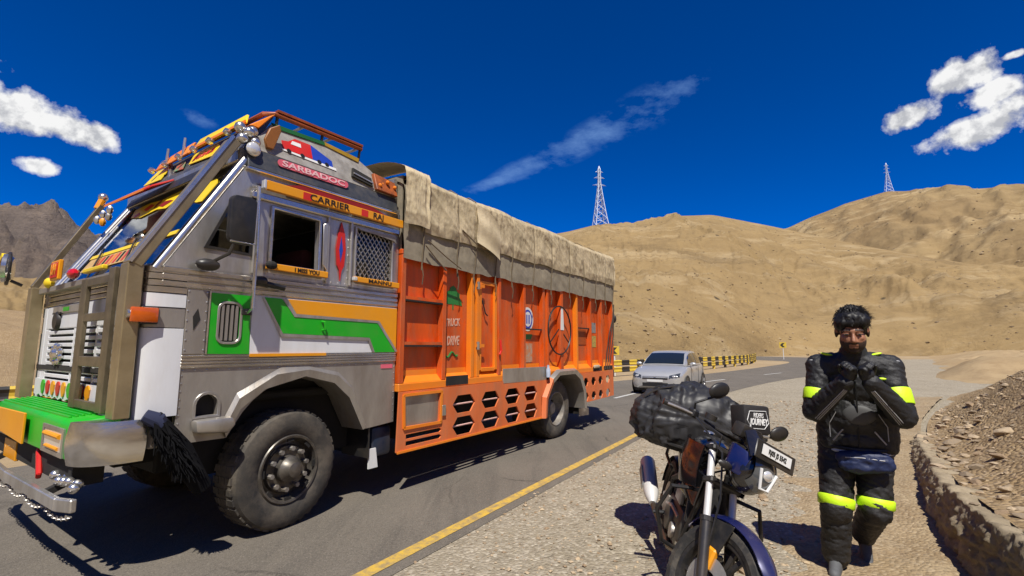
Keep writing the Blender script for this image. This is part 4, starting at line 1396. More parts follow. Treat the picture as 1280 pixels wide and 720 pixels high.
for z, h in ((1.36, 0.075), (1.69, 0.06), (1.06, 0.06), (1.955, 0.06)):
    MB().box(-1.238, -1.212, 0.401, 0.859, z, z + h).build('ladder_rung', OLIVE, lad, bevel=0.004)
part(MB().box(-1.208, -1.13, 0.14, W - 0.12, 1.995, 2.045), 'guard_crossbar', STEEL2, bevel=0.005)
pl = part(MB().box(-1.265, -1.235, 1.55, 1.78, 2.07, 2.24), 'letter_box', AMBER, bevel=0.006)
MB().box(-1.271, -1.2655, 1.57, 1.76, 2.09, 2.22).build('red_face', RED, pl)
text('UH', 0.13, AMBER, pl, (-1.2735, 1.665, 2.155), (0, -1, 0), (0, 0, 1), 0.13, bold=0.003)
part(MB().ball((-1.22, 1.32, 2.10), (0.04, 0.08, 0.045), 10, 6), 'red_lamp', mat('red lens', (0.55, 0.01, 0.01), 0.2, coat=0.8), smooth=True)
part(MB().box(-1.23, -1.19, 0.6, 1.05, 2.075, 2.11), 'yellow_bar', YELLOW, bevel=0.008)
part(MB().ball((-1.21, 2.05, 2.08), (0.04, 0.06, 0.05), 8, 6), 'yellow_lamp', YELLOW, smooth=True)

# far side round mirror on a bracket, seen past the cab
fm = part(MB().lathe([(0.0, 0.04), (0.10, 0.035), (0.135, 0.0), (0.14, -0.03), (0.128, -0.035), (0.0, -0.035)], (-1.40, W + 0.06, 2.235), (1, -0.3, 0), 24), 'round_mirror', CHROME, smooth=True)
MB().tube([(-1.40 + 0.045 * math.cos(a) * 0.3, W + 0.06 + 0.15 * math.cos(a), 2.235 + 0.15 * math.sin(a)) for a in [i * math.pi / 10 for i in range(20)]], 0.012, 6, close=True).build('mirror_ring', BLACK, fm)
MB().hexa([(-1.46, W - 0.01, 2.33), (-1.46, W + 0.19, 2.26), (-1.46, W + 0.26, 2.20), (-1.46, W + 0.03, 2.37), (-1.43, W - 0.01, 2.33), (-1.43, W + 0.19, 2.26), (-1.43, W + 0.26, 2.20), (-1.43, W + 0.03, 2.37)]).build('yellow_flap', YELLOW, fm)
MB().tube([(-1.38, W + 0.03, 2.12), (-1.30, W + 0.02, 2.08)], 0.014, 6).build('mirror_arm', BLACK, fm)

# near side mirror
mr_ = part(MB().plate(rrect(-0.735, -0.535, 2.30, 2.66, 0.05), -0.30, -0.24), 'wing_mirror', BLACK, bevel=0.015, seg=2)
mr_.location = (-0.045, 0.0, -0.05)
MB().tube([(-0.72, -0.295, 2.31), (-0.55, -0.295, 2.31), (-0.545, -0.295, 2.65)], 0.008, 6).build('mirror_rim', CHROME, mr_)
MB().tube([(-0.62, -0.24, 2.46), (-0.60, -0.19, 2.44), (-0.66, -0.16, 2.24), (-0.74, -0.06, 2.17), (-0.78, 0.0, 2.15)], 0.013, 6).build('mirror_arm', BLACK, mr_, smooth=True)
MB().ball((-0.76, -0.07, 2.15), (0.085, 0.05, 0.045), 12, 8).build('spot_mirror', BLACK, mr_, smooth=True)
hr = part(MB().tube([(-0.475, -0.02, 1.77), (-0.475, -0.095, 1.80), (-0.475, -0.10, 2.25), (-0.49, -0.10, 2.78), (-0.49, -0.02, 2.80)], 0.014, 8), 'grab_rod', CHROME, smooth=True)
MB().box(-0.52, -0.44, -0.03, -0.002, 1.75, 1.80).build('rod_bracket', BLACK, hr, bevel=0.006)
part(MB().tube([(-0.41, -0.05, 2.02), (-0.20, -0.05, 1.99)], 0.022, 8).ball((-0.40, -0.05, 2.03), (0.06, 0.04, 0.04), 8, 6), 'door_latch', BLACK, smooth=True)

# --- bumper
gb = [(-1.40, 0.79), (-1.40, 0.985), (-1.375, 1.03), (-1.12, 1.05), (-1.12, 0.79)]
hl = None
b = MB().plate(gb, 0.20, W - 0.20)
bump_ = part(b, 'bumper', GREEN, bevel=0.01)
for k in range(6):
    x = -1.36 + 0.034 * k
    z = 1.033 + 0.0027 * k
    MB().box(x, x + 0.016, 0.42, W - 0.22, z - 0.004, z + 0.012).build('bumper_rib', GREEN, bump_, bevel=0.003)
for y0 in (0.27, W - 0.75):
    h = MB()
    h.box(-1.412, -1.4005, y0, y0 + 0.48, 0.80, 0.825).box(-1.412, -1.4005, y0, y0 + 0.48, 0.955, 0.98).box(-1.412, -1.4005, y0, y0 + 0.04, 0.8255, 0.9545).box(-1.412, -1.4005, y0 + 0.44, y0 + 0.48, 0.8255, 0.9545)
    hb_ = h.build('headlight', STEEL2, bump_)
    MB().box(-1.408, -1.4005, y0 + 0.045, y0 + 0.435, 0.828, 0.952).build('lamp_glass', LAMP, hb_)
    MB().tube([(-1.412, y0 + 0.07, 0.925), (-1.412, y0 + 0.41, 0.925)], 0.016, 8).build('amber_strip', AMBER, hb_)
    MB().tube([(-1.41, y0 + 0.1, 0.845), (-1.41, y0 + 0.38, 0.845)], 0.011, 8).build('amber_strip', AMBER, hb_)
# chrome corner
def bcorner(t, off=0.0):
    P0, P1, P2 = Vector((-1.40, 0.205)), Vector((-1.39, -0.03)), Vector((-1.08, -0.035))
    return P0 * (1 - t) ** 2 + P1 * 2 * t * (1 - t) + P2 * t * t


for mir in (False, True):
    b = MB()

    def bc(i, j, mir=mir):
        p = bcorner(i)
        q = j
        bulge = 0.02 * math.sin(math.pi * q)
        c_ = Vector((-1.15, 0.25))
        d = (p - c_).normalized() * bulge
        y = p.y + d.y
        return (p.x + d.x, (W - y) if mir else y, 0.765 + 0.265 * q)
    b.grid(bc, 14, 6)
    for j in (0, 1):
        b.grid(lambda i, k, j=j: tuple(Vector(bc(i, j)).lerp(Vector((-1.15, (W - 0.25) if mir else 0.25, 0.765 + 0.265 * j)), k)), 14, 1)
    part(b, 'bumper_corner', POLISH, smooth=True, angle=50)
    yq = (lambda y: W - y) if mir else (lambda y: y)
    part(MB().box(-1.06, -0.93, min(yq(-0.03), yq(0.03)), max(yq(-0.03), yq(0.03)), 0.83, 1.0), 'corner_plate', STEEL2, bevel=0.012)
op_ = part(MB().hexa([(-1.44, 1.12, 0.80), (-1.44, 2.55, 0.86), (-1.44, 2.55, 1.00), (-1.44, 1.12, 1.02), (-1.425, 1.12, 0.80), (-1.425, 2.55, 0.86), (-1.425, 2.55, 1.00), (-1.425, 1.12, 1.02)]), 'bumper_board', AMBER, bevel=0.003)
part(MB().box(-1.37, -1.345, 1.62, 2.0, 0.60, 0.75), 'number_plate', AMBER, bevel=0.004)
part(MB().beam((-1.36, 1.02, 0.76), (-1.38, 0.85, 0.60), 0.03, 0.06), 'tow_bracket', RED, bevel=0.008)
part(MB().box(-1.36, -1.2, 0.22, W - 0.22, 0.62, 0.79), 'bumper_underside', DARK)
gp = [(-1.39, W + 0.05, 0.60), (-1.44, W - 0.15, 0.58), (-1.465, W * 0.5, 0.565), (-1.44, 0.12, 0.56), (-1.40, -0.03, 0.565)]
gm = MB()
for p_, q_ in zip(gp[:-1], gp[1:]):
    gm.beam(p_, q_, 0.035, 0.075)
gbar = part(gm, 'lower_guard', STEEL, bevel=0.006)
for k in range(9):
    MB().ball((-1.37 + 0.03 * (k % 2), 0.12 + 0.05 * k, 0.635 + 0.012 * (k % 3)), 0.032, 8, 6).build('chrome_bead', CHROME, gbar, smooth=True)
ch = MB()
n = 74
for k in range(n):
    t = k / (n - 1)
    y = W * (1 - t) - 0.02 * t
    dip = 0.035 * abs(math.sin(t * math.pi * 6))
    cx_, cz_ = -1.455 + 0.04 * (abs(t - .5) * 2) ** 2, 0.505 - dip
    ch.tube([(cx_ + (0.012 * math.sin(a) if k % 2 else 0), y + 0.022 * math.cos(a), cz_ + (0 if k % 2 else 0.012 * math.sin(a))) for a in [i * math.pi / 4 for i in range(8)]], 0.0045, 4, close=True)
part(ch, 'chain', STEEL2)['kind'] = 'stuff'
for y in (0.45, W - 0.45):
    part(MB().beam((-1.22, y, 0.66), (-1.42, y, 0.57), 0.05, 0.04), 'guard_bracket', DARK)

# black yak-hair tassel tied at the bumper corner
tas = thing('black_tassel', 'shaggy black hair tassel hanging from the truck bumper corner', 'tassel', TRUCK_O, TRUCK_RZ)
tas.location = Matrix.Rotation(TRUCK_RZ, 3, 'Z') @ Vector((-1.06, -0.09, 0)) + Vector(TRUCK_O)
TASSEL = mat('black hair tassel', (0.006, 0.006, 0.007), 0.9, spec=0.12)
tb_ = MB()
rnd = random.Random(5)
for k in range(420):
    a, q = rnd.random() * 2 * math.pi, math.sqrt(rnd.random())
    t0 = rnd.random() * 0.55
    st = Vector((0.02 + 0.34 * t0 + 0.05 * q * math.cos(a), -0.02 + 0.05 * q * math.sin(a), 1.02 - 0.55 * t0))
    L = 0.10 + 0.08 * rnd.random()
    d = Vector((0.42 + 0.28 * math.cos(a) * q, -0.08 + 0.28 * math.sin(a) * q, -0.95)).normalized()
    p1 = st + d * L * 0.5 + Vector((rnd.uniform(-.02, .02), rnd.uniform(-.02, .02), 0))
    p2 = st + d * L + Vector((rnd.uniform(-.03, .03), rnd.uniform(-.03, .03), -0.01))
    tb_.tube([st, p1, p2], [0.009, 0.007, 0.002], 4)
tb_.build('hair', TASSEL, tas)['kind'] = 'stuff'
MB().tube([(0.0, 0.0, 1.045), (0.16, 0.0, 0.80), (0.33, 0.0, 0.52)], [0.05, 0.085, 0.06], 12).build('core', TASSEL, tas, smooth=True)
MB().tube([(-0.05, 0.01, 1.06), (0.02, -0.01, 1.02), (0.05, -0.005, 0.96)], [0.04, 0.055, 0.05], 10).build('cloth_tie', mat('navy cloth tie', (0.015, 0.02, 0.055), 0.8), tas, smooth=True)

# rows of rivets on the cab sheets
rv = MB()
def rivet(x, z, y=-0.001):
    rv.ball((x, y, z), (0.007, 0.004, 0.007), 6, 4)
for k in range(26):
    rivet(-0.88 + k * 0.0775, 1.335)
for k in range(9):
    rivet(-0.885, 0.86 + k * 0.055)
    rivet(1.075, 0.78 + k * 0.065)
for k in range(7):
    rivet(-0.885, 1.48 + k * 0.07, -0.011)
    rivet(-0.765, 1.48 + k * 0.07, -0.011)
for k in range(20):
    rivet(-0.42 + k * 0.077, 2.10)
for k in range(7):
    rivet(0.24, 2.16 + k * 0.075)
    rivet(0.448, 2.16 + k * 0.075)
    rivet(-0.43, 2.16 + k * 0.075)
part(rv, 'rivets', STEEL)['kind'] = 'stuff'

part(MB().box(0.90, 1.05, -0.006, -0.001, 1.285, 1.325), 'pink_label', PINK)
part(MB().plate([(-0.84, 1.62), (-0.80, 1.70), (-0.82, 1.78), (-0.85, 1.72)], -0.0135, -0.0105), 'scratch_mark', DARK)

# ------------------------------------------------------------------ cargo body
CW = 2.58
Y0 = -0.02
body = part(MB().box(1.12, 7.06, Y0 + 0.055, CW - 0.04, 1.04, 2.52), 'cargo_box', ORANGE)
# side posts and rails
RIBS = [1.105, 1.765, 2.30, 2.415, 2.90, 3.545, 4.13, 4.25, 4.72, 5.33, 5.93, 6.45, 7.02]
rib_w = {4.72: 0.10}
for x in RIBS:
    w = rib_w.get(x, 0.062)
    part(MB().box(x, x + w, Y0 - 0.03, Y0 + 0.052, 1.122, 2.50), 'side_post', ORANGE_L if x in (2.30, 2.415, 5.33) else ORANGE, bevel=0.004)
    part(MB().box(x, x + 0.062, CW - 0.04, CW, 1.122, 2.50), 'side_post', ORANGE)
part(MB().box(1.10, 7.08, Y0 - 0.035, Y0 + 0.053, 1.035, 1.118), 'bottom_rail', ORANGE_L, bevel=0.006)
part(MB().box(1.10, 7.08, Y0 - 0.03, Y0 + 0.05, 2.505, 2.56), 'top_rail', ORANGE, bevel=0.006)
for a, b_ in zip(RIBS[:-1], RIBS[1:]):
    wa = rib_w.get(a, 0.062)
    if b_ - a > 0.3:
        part(MB().hexa([(a + wa, Y0 + 0.052, 1.19), (b_, Y0 + 0.052, 1.19), (b_, Y0 - 0.02, 1.12), (a + wa, Y0 - 0.02, 1.12), (a + wa, Y0 + 0.0545, 1.25), (b_, Y0 + 0.0545, 1.25), (b_, Y0 + 0.0545, 1.12), (a + wa, Y0 + 0.0545, 1.12)]), 'panel_ledge', ORANGE_L)
for z in (1.505, 2.0):
    part(MB().box(1.168, 1.764, Y0 - 0.03, Y0 + 0.052, z, z + 0.018), 'step_bar', DARK)
    part(MB().box(1.168, 1.764, Y0 - 0.02, Y0 + 0.052, z + 0.02, z + 0.055), 'step_lip', ORANGE)
# side door with frame, hinges and latch
dr = part(MB().box(2.478, 2.899, Y0 + 0.03, Y0 + 0.0535, 1.20, 2.40), 'cargo_door', ORANGE, bevel=0.004)
for x in (2.485, 2.835):
    MB().box(x, x + 0.055, Y0 - 0.012, Y0 + 0.029, 1.20, 2.38).build('door_stile', ORANGE_L, dr, bevel=0.004)
for z in (1.185, 2.33):
    MB().box(2.541, 2.834, Y0 - 0.010, Y0 + 0.029, z, z + 0.05).build('door_bar', ORANGE_L, dr, bevel=0.004)
for z in (1.52, 2.30):
    MB().cyl((2.425, Y0 - 0.045, z - 0.05), (2.425, Y0 - 0.045, z + 0.05), 0.02, 8).build('hinge', STEEL2, dr)
    MB().box(2.40, 2.56, Y0 - 0.045, Y0 - 0.0305, z - 0.02, z + 0.02).build('hinge_strap', ORANGE_L, dr)
MB().tube([(2.93, Y0 - 0.04, 1.60), (2.93, Y0 - 0.055, 1.45), (2.90, Y0 - 0.05, 1.40)], 0.015, 6).build('latch', RED, dr)
MB().tube([(2.56, Y0 - 0.005, 2.12), (2.62, Y0 - 0.01, 1.95), (2.67, Y0 - 0.01, 1.92)], 0.010, 6).build('chain', DARK, dr)
# dark strips on the rail, painted as the shade of gaps under the body
part(MB().box(1.83, 2.24, Y0 - 0.038, Y0 - 0.0355, 1.05, 1.16), 'gap_shade', DARK)
part(MB().box(6.0, 6.42, Y0 - 0.038, Y0 - 0.0355, 1.045, 1.13), 'gap_shade', DARK)
part(MB().box(6.53, 6.98, Y0 - 0.038, Y0 - 0.0355, 1.045, 1.13), 'gap_shade', DARK)
# steel patch plate
part(MB().plate([(2.985, 1.205), (2.985, 1.005), (4.185, 0.985), (4.185, 1.195)], Y0 - 0.05, Y0 - 0.037), 'patch_plate', STEEL2, bevel=0.003)
part(MB().lathe([(0, -.0), (0.035, 0.0), (0.035, 0.12), (0.02, 0.15), (0.02, 0.19), (0.0, 0.19)], (4.17, Y0 - 0.09, 1.03), (0, 0, 1), 12), 'water_bottle', mat('bluish bottle', (0.45, 0.52, 0.66), 0.25, var=0.5, vscale=20), smooth=True)


def hexhole(cx, cz, hw, hh, k=0.42):
    return [(cx - hw, cz), (cx - hw * (1 - k), cz - hh), (cx + hw * (1 - k), cz - hh), (cx + hw, cz), (cx + hw * (1 - k), cz + hh), (cx - hw * (1 - k), cz + hh)]


SY0, SY1 = Y0 - 0.055, Y0 - 0.036
holes = []
for cx, hw in ((2.15, 0.215), (2.69, 0.2), (3.21, 0.19), (3.70, 0.185)):
    for cz in (0.82, 0.565):
        holes.append(hexhole(cx, cz, hw, 0.105))
frame_hole = [(1.195, 0.675), (1.70, 0.665), (1.715, 0.985), (1.175, 0.995)]
louv = [[(1.20, 0.545), (1.72, 0.545), (1.75, 0.57), (1.72, 0.593), (1.20, 0.593)], [(1.20, 0.475), (1.72, 0.475), (1.75, 0.50), (1.72, 0.523), (1.20, 0.523)]]
skirt = part(MB().plate([(1.095, 1.034), (1.075, 0.43), (4.0, 0.415), (4.02, 0.74), (4.30, 0.985), (2.984, 1.0), (2.984, 1.034)], SY0, SY1, 0, holes + [frame_hole] + louv), 'side_skirt', SALMON, bevel=0.0)
MB().plate([(1.18, 0.66), (1.715, 0.65), (1.73, 1.0), (1.16, 1.01)], SY1 + 0.001, SY1 + 0.008).build('toolbox_door', STEEL2, skirt)
for p0, p1 in (((1.15, 1.0), (1.74, 1.0)), ((1.16, 0.66), (1.73, 0.655)), ((1.165, 0.66), (1.15, 1.0)), ((1.725, 0.655), (1.735, 1.0))):
    MB().beam((p0[0], SY0 - 0.008, p0[1]), (p1[0], SY0 - 0.008, p1[1]), 0.015, 0.03).build('toolbox_frame', ORANGE_L, skirt)
MB().box(1.74, 1.80, SY0 - 0.02, SY0 - 0.001, 0.72, 0.84).build('toolbox_latch', STEEL2, skirt, bevel=0.004)
ROD = mat('pale pink rod', (0.68, 0.42, 0.36), 0.5, var=0.3)
for z in (0.82, 0.565):
    MB().tube([(1.9, SY1 + 0.012, z), (3.95, SY1 + 0.012, z)], 0.011, 6).build('skirt_rod', ROD, skirt)
MB().tube([(1.19, SY1 + 0.012, 0.534), (1.76, SY1 + 0.012, 0.534)], 0.011, 6).build('skirt_rod', ROD, skirt)
MB().box(1.08, 4.0, SY0 - 0.012, SY0 - 0.0005, 0.416, 0.438).build('skirt_lip', ORANGE_L, skirt)
part(MB().box(1.5, 4.0, 0.4, 0.9, 0.45, 0.98), 'spare_locker', DARK)
holes = []
for cx in (5.635, 5.97, 6.30, 6.66):
    for cz in (0.865, 0.60):
        holes.append(hexhole(cx, cz, 0.105, 0.075, 0.5))
tsk = part(MB().plate([(5.40, 1.034), (5.53, 0.78), (5.53, 0.50), (6.96, 0.52), (6.96, 1.034)], SY0, SY1, 0, holes), 'rear_skirt', SALMON)
part(MB().box(5.56, 6.94, 0.18, 0.24, 0.50, 1.02), 'dark_hole_backing', DARK)  # dark box added behind the skirt holes to hide the lit ground beyond
part(MB().plate([(5.40, 1.034), (5.53, 0.78), (5.53, 0.50), (6.96, 0.52), (6.96, 1.034)], CW + 0.036, CW + 0.055), 'rear_skirt', SALMON)
part(MB().plate([(1.095, 1.034), (1.075, 0.43), (4.0, 0.415), (4.02, 0.74), (4.30, 1.0)], CW + 0.036, CW + 0.055), 'side_skirt', SALMON)
# rear wheel arch
ipa = [(4.10, 0.42), (4.14, 0.70), (4.33, 0.93), (4.55, 1.04), (5.10, 1.04), (5.30, 0.94), (5.43, 0.72), (5.46, 0.42)]
opa = [(4.00, 0.415), (4.03, 0.74), (4.27, 1.03), (4.50, 1.135), (5.16, 1.135), (5.39, 1.02), (5.53, 0.74), (5.55, 0.40)]
n = 8
for yy, sg in ((Y0, -1), (CW, 1)):
    b = MB()
    ya, yb = yy + sg * 0.058, yy + sg * 0.12
    b.add([(p[0], ya, p[1]) for p in opa] + [(p[0], yb, p[1]) for p in [((a[0] * 2 + c_[0]) / 3, (a[1] * 2 + c_[1]) / 3) for a, c_ in zip(opa, ipa)]] + [(p[0], yb - sg * 0.015, p[1]) for p in ipa] + [(p[0], yy - sg * 0.6, p[1]) for p in ipa],
          [(i + n * k, i + 1 + n * k, i + 1 + n + n * k, i + n + n * k) for k in range(3) for i in range(n - 1)])
    b.m = [0 if (i % (n - 1)) < 2 else 1 for i in range(len(b.f))]
    part(b, 'wheel_arch', [SALMON, STEEL2], smooth=True, angle=25)
part(MB().box(5.50, 5.52, 0.02, 0.75, 0.30, 0.95), 'mud_flap', BLACK)
part(MB().plate([(5.53, 0.40), (5.93, 0.37), (5.93, 0.24), (5.53, 0.26)], 0.02, 0.034), 'flap_plate', STEEL2)
# marks on the orange side
STK_GREEN = mat('green sticker', (0.015, 0.17, 0.03), 0.5, var=0.5, vscale=15, dark=(0.03, 0.24, 0.06))
yS = Y0 + 0.0545
tree = [(x_ + 0.04, z_) for x_, z_ in [(1.985, 2.03), (1.985, 1.965), (2.005, 1.965), (2.005, 2.03), (2.17, 2.02), (2.15, 2.09), (2.12, 2.12), (2.12, 2.17), (2.07, 2.19), (2.05, 2.235), (2.0, 2.265), (1.94, 2.235), (1.93, 2.20), (1.88, 2.17), (1.88, 2.12), (1.84, 2.09), (1.82, 2.02)]]
part(MB().plate(tree, yS - 0.004, yS - 0.001), 'tree_emblem', STK_GREEN)
CHALK = mat('worn chalk lettering', (0.62, 0.50, 0.42), 0.7, var=0.9, vscale=30, dark=(0.62, 0.17, 0.03))
text('TRUCK', 0.13, CHALK, body, (2.03, yS - 0.002, 1.80), (1, 0, 0.06), (0, 0, 1), 0.26, shear=0.2, bold=0.003)
text('DRIVE', 0.16, CHALK, body, (2.045, yS - 0.002, 1.575), (1, 0, 0.03), (0, 0, 1), 0.26, shear=0.2, bold=0.003)
part(MB().tube([(1.83 + 0.30 * t, yS - 0.004, 1.40 + 0.03 * math.sin(t * 12) + 0.02 * t) for t in [i / 14 for i in range(15)]], 0.012, 5), 'swash_mark', STK_GREEN)
rs = part(MB().plate([(3.79 + 0.165 * math.cos(a), 1.93 + 0.185 * math.sin(a)) for a in [i * math.pi / 12 for i in range(24)]], yS - 0.004, yS - 0.001), 'round_sticker', WHITE_P)
MB().plate([(3.79 + 0.135 * math.cos(a), 1.93 + 0.15 * math.sin(a)) for a in [i * math.pi / 12 for i in range(24)]], yS - 0.006, yS - 0.0045).build('sticker_ring', BLUE_STK, rs)
MB().plate([(3.79 + 0.10 * math.cos(a), 1.93 + 0.115 * math.sin(a)) for a in [i * math.pi / 12 for i in range(24)]], yS - 0.008, yS - 0.0065).build('sticker_field', WHITE_P, rs)
for k in range(3):
    MB().box(3.735 + 0.045 * k, 3.76 + 0.045 * k, yS - 0.0095, yS - 0.0085, 1.86, 2.0).build('sticker_bar', BLUE_STK, rs)
part(MB().plate([(3.64, 1.70), (3.93, 1.70), (3.88, 1.62), (3.66, 1.62)], yS - 0.004, yS - 0.001), 'sticker', STK_GREEN)
st_ = part(MB().box(3.65, 3.92, yS - 0.004, yS - 0.001, 1.27, 1.56), 'worn_poster', mat('worn poster', (0.40, 0.33, 0.25), 0.7, var=1.0, vscale=18, dark=(0.55, 0.16, 0.03)))
part(MB().box(3.60, 4.12, Y0 - 0.01, Y0 + 0.02, 1.765, 1.785), 'shelf_bar', DARK)
st2 = part(MB().box(6.10, 6.36, yS - 0.004, yS - 0.001, 1.78, 1.98), 'grey_sticker', mat('grey sticker', (0.26, 0.26, 0.25), 0.6, var=0.6, vscale=20))
part(MB().box(6.10, 6.36, yS - 0.004, yS - 0.001, 1.50, 1.72), 'yellow_sticker', mat('yellow green sticker', (0.52, 0.40, 0.06), 0.6, var=0.9, vscale=26, dark=(0.2, 0.18, 0.1)))
part(MB().box(5.40, 5.92, Y0 - 0.012, Y0 + 0.02, 1.84, 1.862), 'shelf_bar', DARK)
part(MB().box(5.45, 5.88, yS - 0.01, yS - 0.001, 1.55, 1.83), 'dark_patch', mat('dark orange patch', (0.36, 0.07, 0.008), 0.6, var=0.5))
# ring and three-pointed emblem painted over the posts
ring = part(MB().tube([(4.68 + 0.405 * math.cos(a), Y0 - 0.036, 1.785 + 0.405 * math.sin(a)) for a in [i * math.pi / 24 for i in range(48)]], 0.013, 6, close=True), 'ring_emblem', INK, smooth=True)
MB().plate([(4.74, 2.17), (4.80, 2.17), (4.83, 1.79), (4.715, 1.79)], Y0 - 0.037, Y0 - 0.0305).build('emblem_arm', WHITE_P, ring)
for s in (-1, 1):
    MB().beam((4.70 + s * 0.03, Y0 - 0.02, 1.80), (4.70 + s * 0.34, Y0 - 0.02, 1.575), 0.012, 0.018).build('emblem_arm', INK, ring)
# rear frame, ropes and lamps
part(MB().box(7.062, 7.10, Y0 + 0.05, CW - 0.04, 1.04, 2.52), 'tailgate', ORANGE)
for k in range(3):
    part(MB().tube([(7.07, Y0 - 0.06, 2.40 - 0.1 * k), (6.98 - 0.12 * k, Y0 - 0.07, 1.75), (6.75 - 0.1 * k, Y0 - 0.055, 1.06)], 0.012, 5), 'tie_rope', mat('dark rope', (0.05, 0.035, 0.025), 0.9))
part(MB().ball((7.16, Y0 - 0.02, 2.10), (0.05, 0.06, 0.09), 8, 6), 'tail_lamp', BLACK, smooth=True)
part(MB().box(6.0, 6.25, Y0 - 0.075, Y0 - 0.037, 1.10, 1.16), 'rolled_cloth', mat('pale rag', (0.5, 0.42, 0.3), 0.9, var=0.5, vscale=30), bevel=0.02, seg=2)

# ------------------------------------------------------------------ tarpaulin
tarp = thing('tarpaulin', 'dusty beige canvas tarpaulin roped over the cargo of the orange truck', 'tarpaulin', TRUCK_O, TRUCK_RZ)


def canvas(name, c1, c2, c3):
    m = land_material(name, c1, c2, c3, 2.2, 9.0, 0.30, 0.010, rough=0.9, streak=[((0, 0, 0), (2.5, 2.5, 0.5), 3.0, 0.56, 0.7, tuple(q * 0.55 for q in c3), 0.7), ((0, R(35), 0), (1, 1, 3), 4.0, 0.58, 0.72, tuple(min(0.8, q * 1.35) for q in c1), 0.5)])
    return m


CANV = canvas('beige canvas', (0.56, 0.46, 0.30), (0.47, 0.39, 0.25), (0.34, 0.275, 0.175))
CANV2 = canvas('grey brown canvas', (0.30, 0.26, 0.19), (0.23, 0.20, 0.15), (0.35, 0.30, 0.22))
CANV3 = canvas('pale canvas flap', (0.68, 0.57, 0.38), (0.60, 0.50, 0.32), (0.47, 0.38, 0.25))
CANV4 = canvas('drab canvas', (0.46, 0.38, 0.25), (0.39, 0.325, 0.21), (0.29, 0.24, 0.155))
ROPES = [1.38, 1.97, 2.34, 2.79, 3.18, 3.80, 4.36, 5.01, 5.60, 6.15, 6.62, 7.06]


def tarp_grid(x0, x1, zlow, n_x, outw, amp, hem, zt=3.50, seed=0.0, far=True, n_p=96):
    """cloth over the load; profile: near side from the hem up, over the top, down the far side"""
    xs = np.linspace(x0, x1, n_x)
    s = np.linspace(0, 1, n_p)
    rope = np.array(ROPES)
    P = np.zeros((n_x, n_p, 3))
    for i, x in enumerate(xs):
        zl = zlow + hem * (0.6 * pnoise(x * 1.4 + seed, 3.3) + 0.4 * pnoise(x * 5 + seed, 1.3))
        # near side share of the profile 0..0.45, top 0.45..0.75, far 0.75..1
        yy = np.zeros(n_p)
        zz = np.zeros(n_p)
        top = zt + 0.05 * pnoise(x * 0.9 + seed, 7.7)
        for j, q in enumerate(s):
            if q < 0.52:
                t = q / 0.52
                zz[j] = zl + (top - 0.10 - zl) * t
                yy[j] = Y0 - outw * (1 - 0.25 * t)
            elif q < 0.80:
                t = (q - 0.52) / 0.28
                a = max(0.0, 1 - t / 0.18)
                a2 = max(0.0, 1 - (1 - t) / 0.18)
                yy[j] = Y0 - outw * 0.75 + (CW - 2 * Y0 + outw * 1.5 - 0.02) * t
                zz[j] = top - 0.10 * a ** 2.2 - 0.10 * a2 ** 2.2 + 0.04 * math.sin(math.pi * t)
            else:
                t = (q - 0.80) / 0.20
                zz[j] = top - 0.10 - (top - 0.10 - zl) * t
                yy[j] = CW + outw * 0.75
        d = np.min(np.abs(x - rope))
        gaps = np.sort(np.abs(x - rope))
        pinch = math.exp(-(d / 0.03) ** 2) * (0.15 + 0.5 * abs(pnoise(x * 3.3, 9.1)))
        bulge = 0.85 + 0.15 * min(1.0, d / 0.10)
        side = np.clip((0.56 - s) / 0.08, 0, 1)
        fold = 0.55 * ridged(np.full(n_p, x * 3.1 + seed), zz * 1.1 + x * 0.8, 4, 0.55) + 0.8 * fbm(np.full(n_p, x * 2.0 - seed), zz * 2.6, 4)
        diag = ridged((x * 1.7 + zz * 2.3 + seed), (x * 0.5 - zz * 0.4), 3, 0.5)
        fine = ridged(np.full(n_p, x * 7.0 + seed) + 1.5 * zz, zz * 2.6 + x * 1.5, 4, 0.6)
        topc = np.exp(-((zz - top + 0.16) / 0.13) ** 2)
        disp = amp * (0.5 * bulge + 0.42 * fold + 0.40 * (diag - 0.8) + (0.14 + 0.14 * topc) * (fine - 0.6) - 0.6 * pinch)
        low = np.clip((zz - zl) / 0.12, 0, 1)
        yy = yy - side * disp * (0.35 + 0.65 * low) - side * 0.01 * (1 - low)
        zz = zz + (1 - side) * (s > 0.5) * 0.5 * amp * fold - (1 - side) * 0.012 * pinch
        P[i, :, 0] = x + 0.012 * fbm(zz * 4 + seed, np.full(n_p, x * 3), 2)
        P[i, :, 1] = yy
        P[i, :, 2] = zz
    return P


up = tarp_grid(1.36, 7.12, 2.80, 560, 0.045, 0.048, 0.05, seed=2.0)
upm = grid_mesh('upper_canvas', up, [CANV, CANV3, CANV4])
cx_ = face_x = np.repeat((up[:-1, 0, 0] + up[1:, 0, 0]) / 2, up.shape[1] - 1)
panel_i = np.searchsorted(ROPES, cx_)
upm.polygons.foreach_set('material_index', np.array([0, 0, 0, 0, 0, 0, 0, 0, 0, 0, 0, 0, 0, 0])[panel_i].astype(np.int32).clip(0, 2))
mesh_obj('upper_canvas', upm, tarp)
lowp = tarp_grid(1.10, 7.10, 2.45, 380, 0.03, 0.022, 0.06, zt=3.40, seed=8.0)
mesh_obj('lower_canvas', grid_mesh('lower_canvas', lowp, CANV2), tarp)
flap = tarp_grid(1.04, 1.42, 2.84, 60, 0.085, 0.045, 0.05, zt=3.545, seed=14.0)
mesh_obj('front_flap', grid_mesh('front_flap', flap, CANV3), tarp)
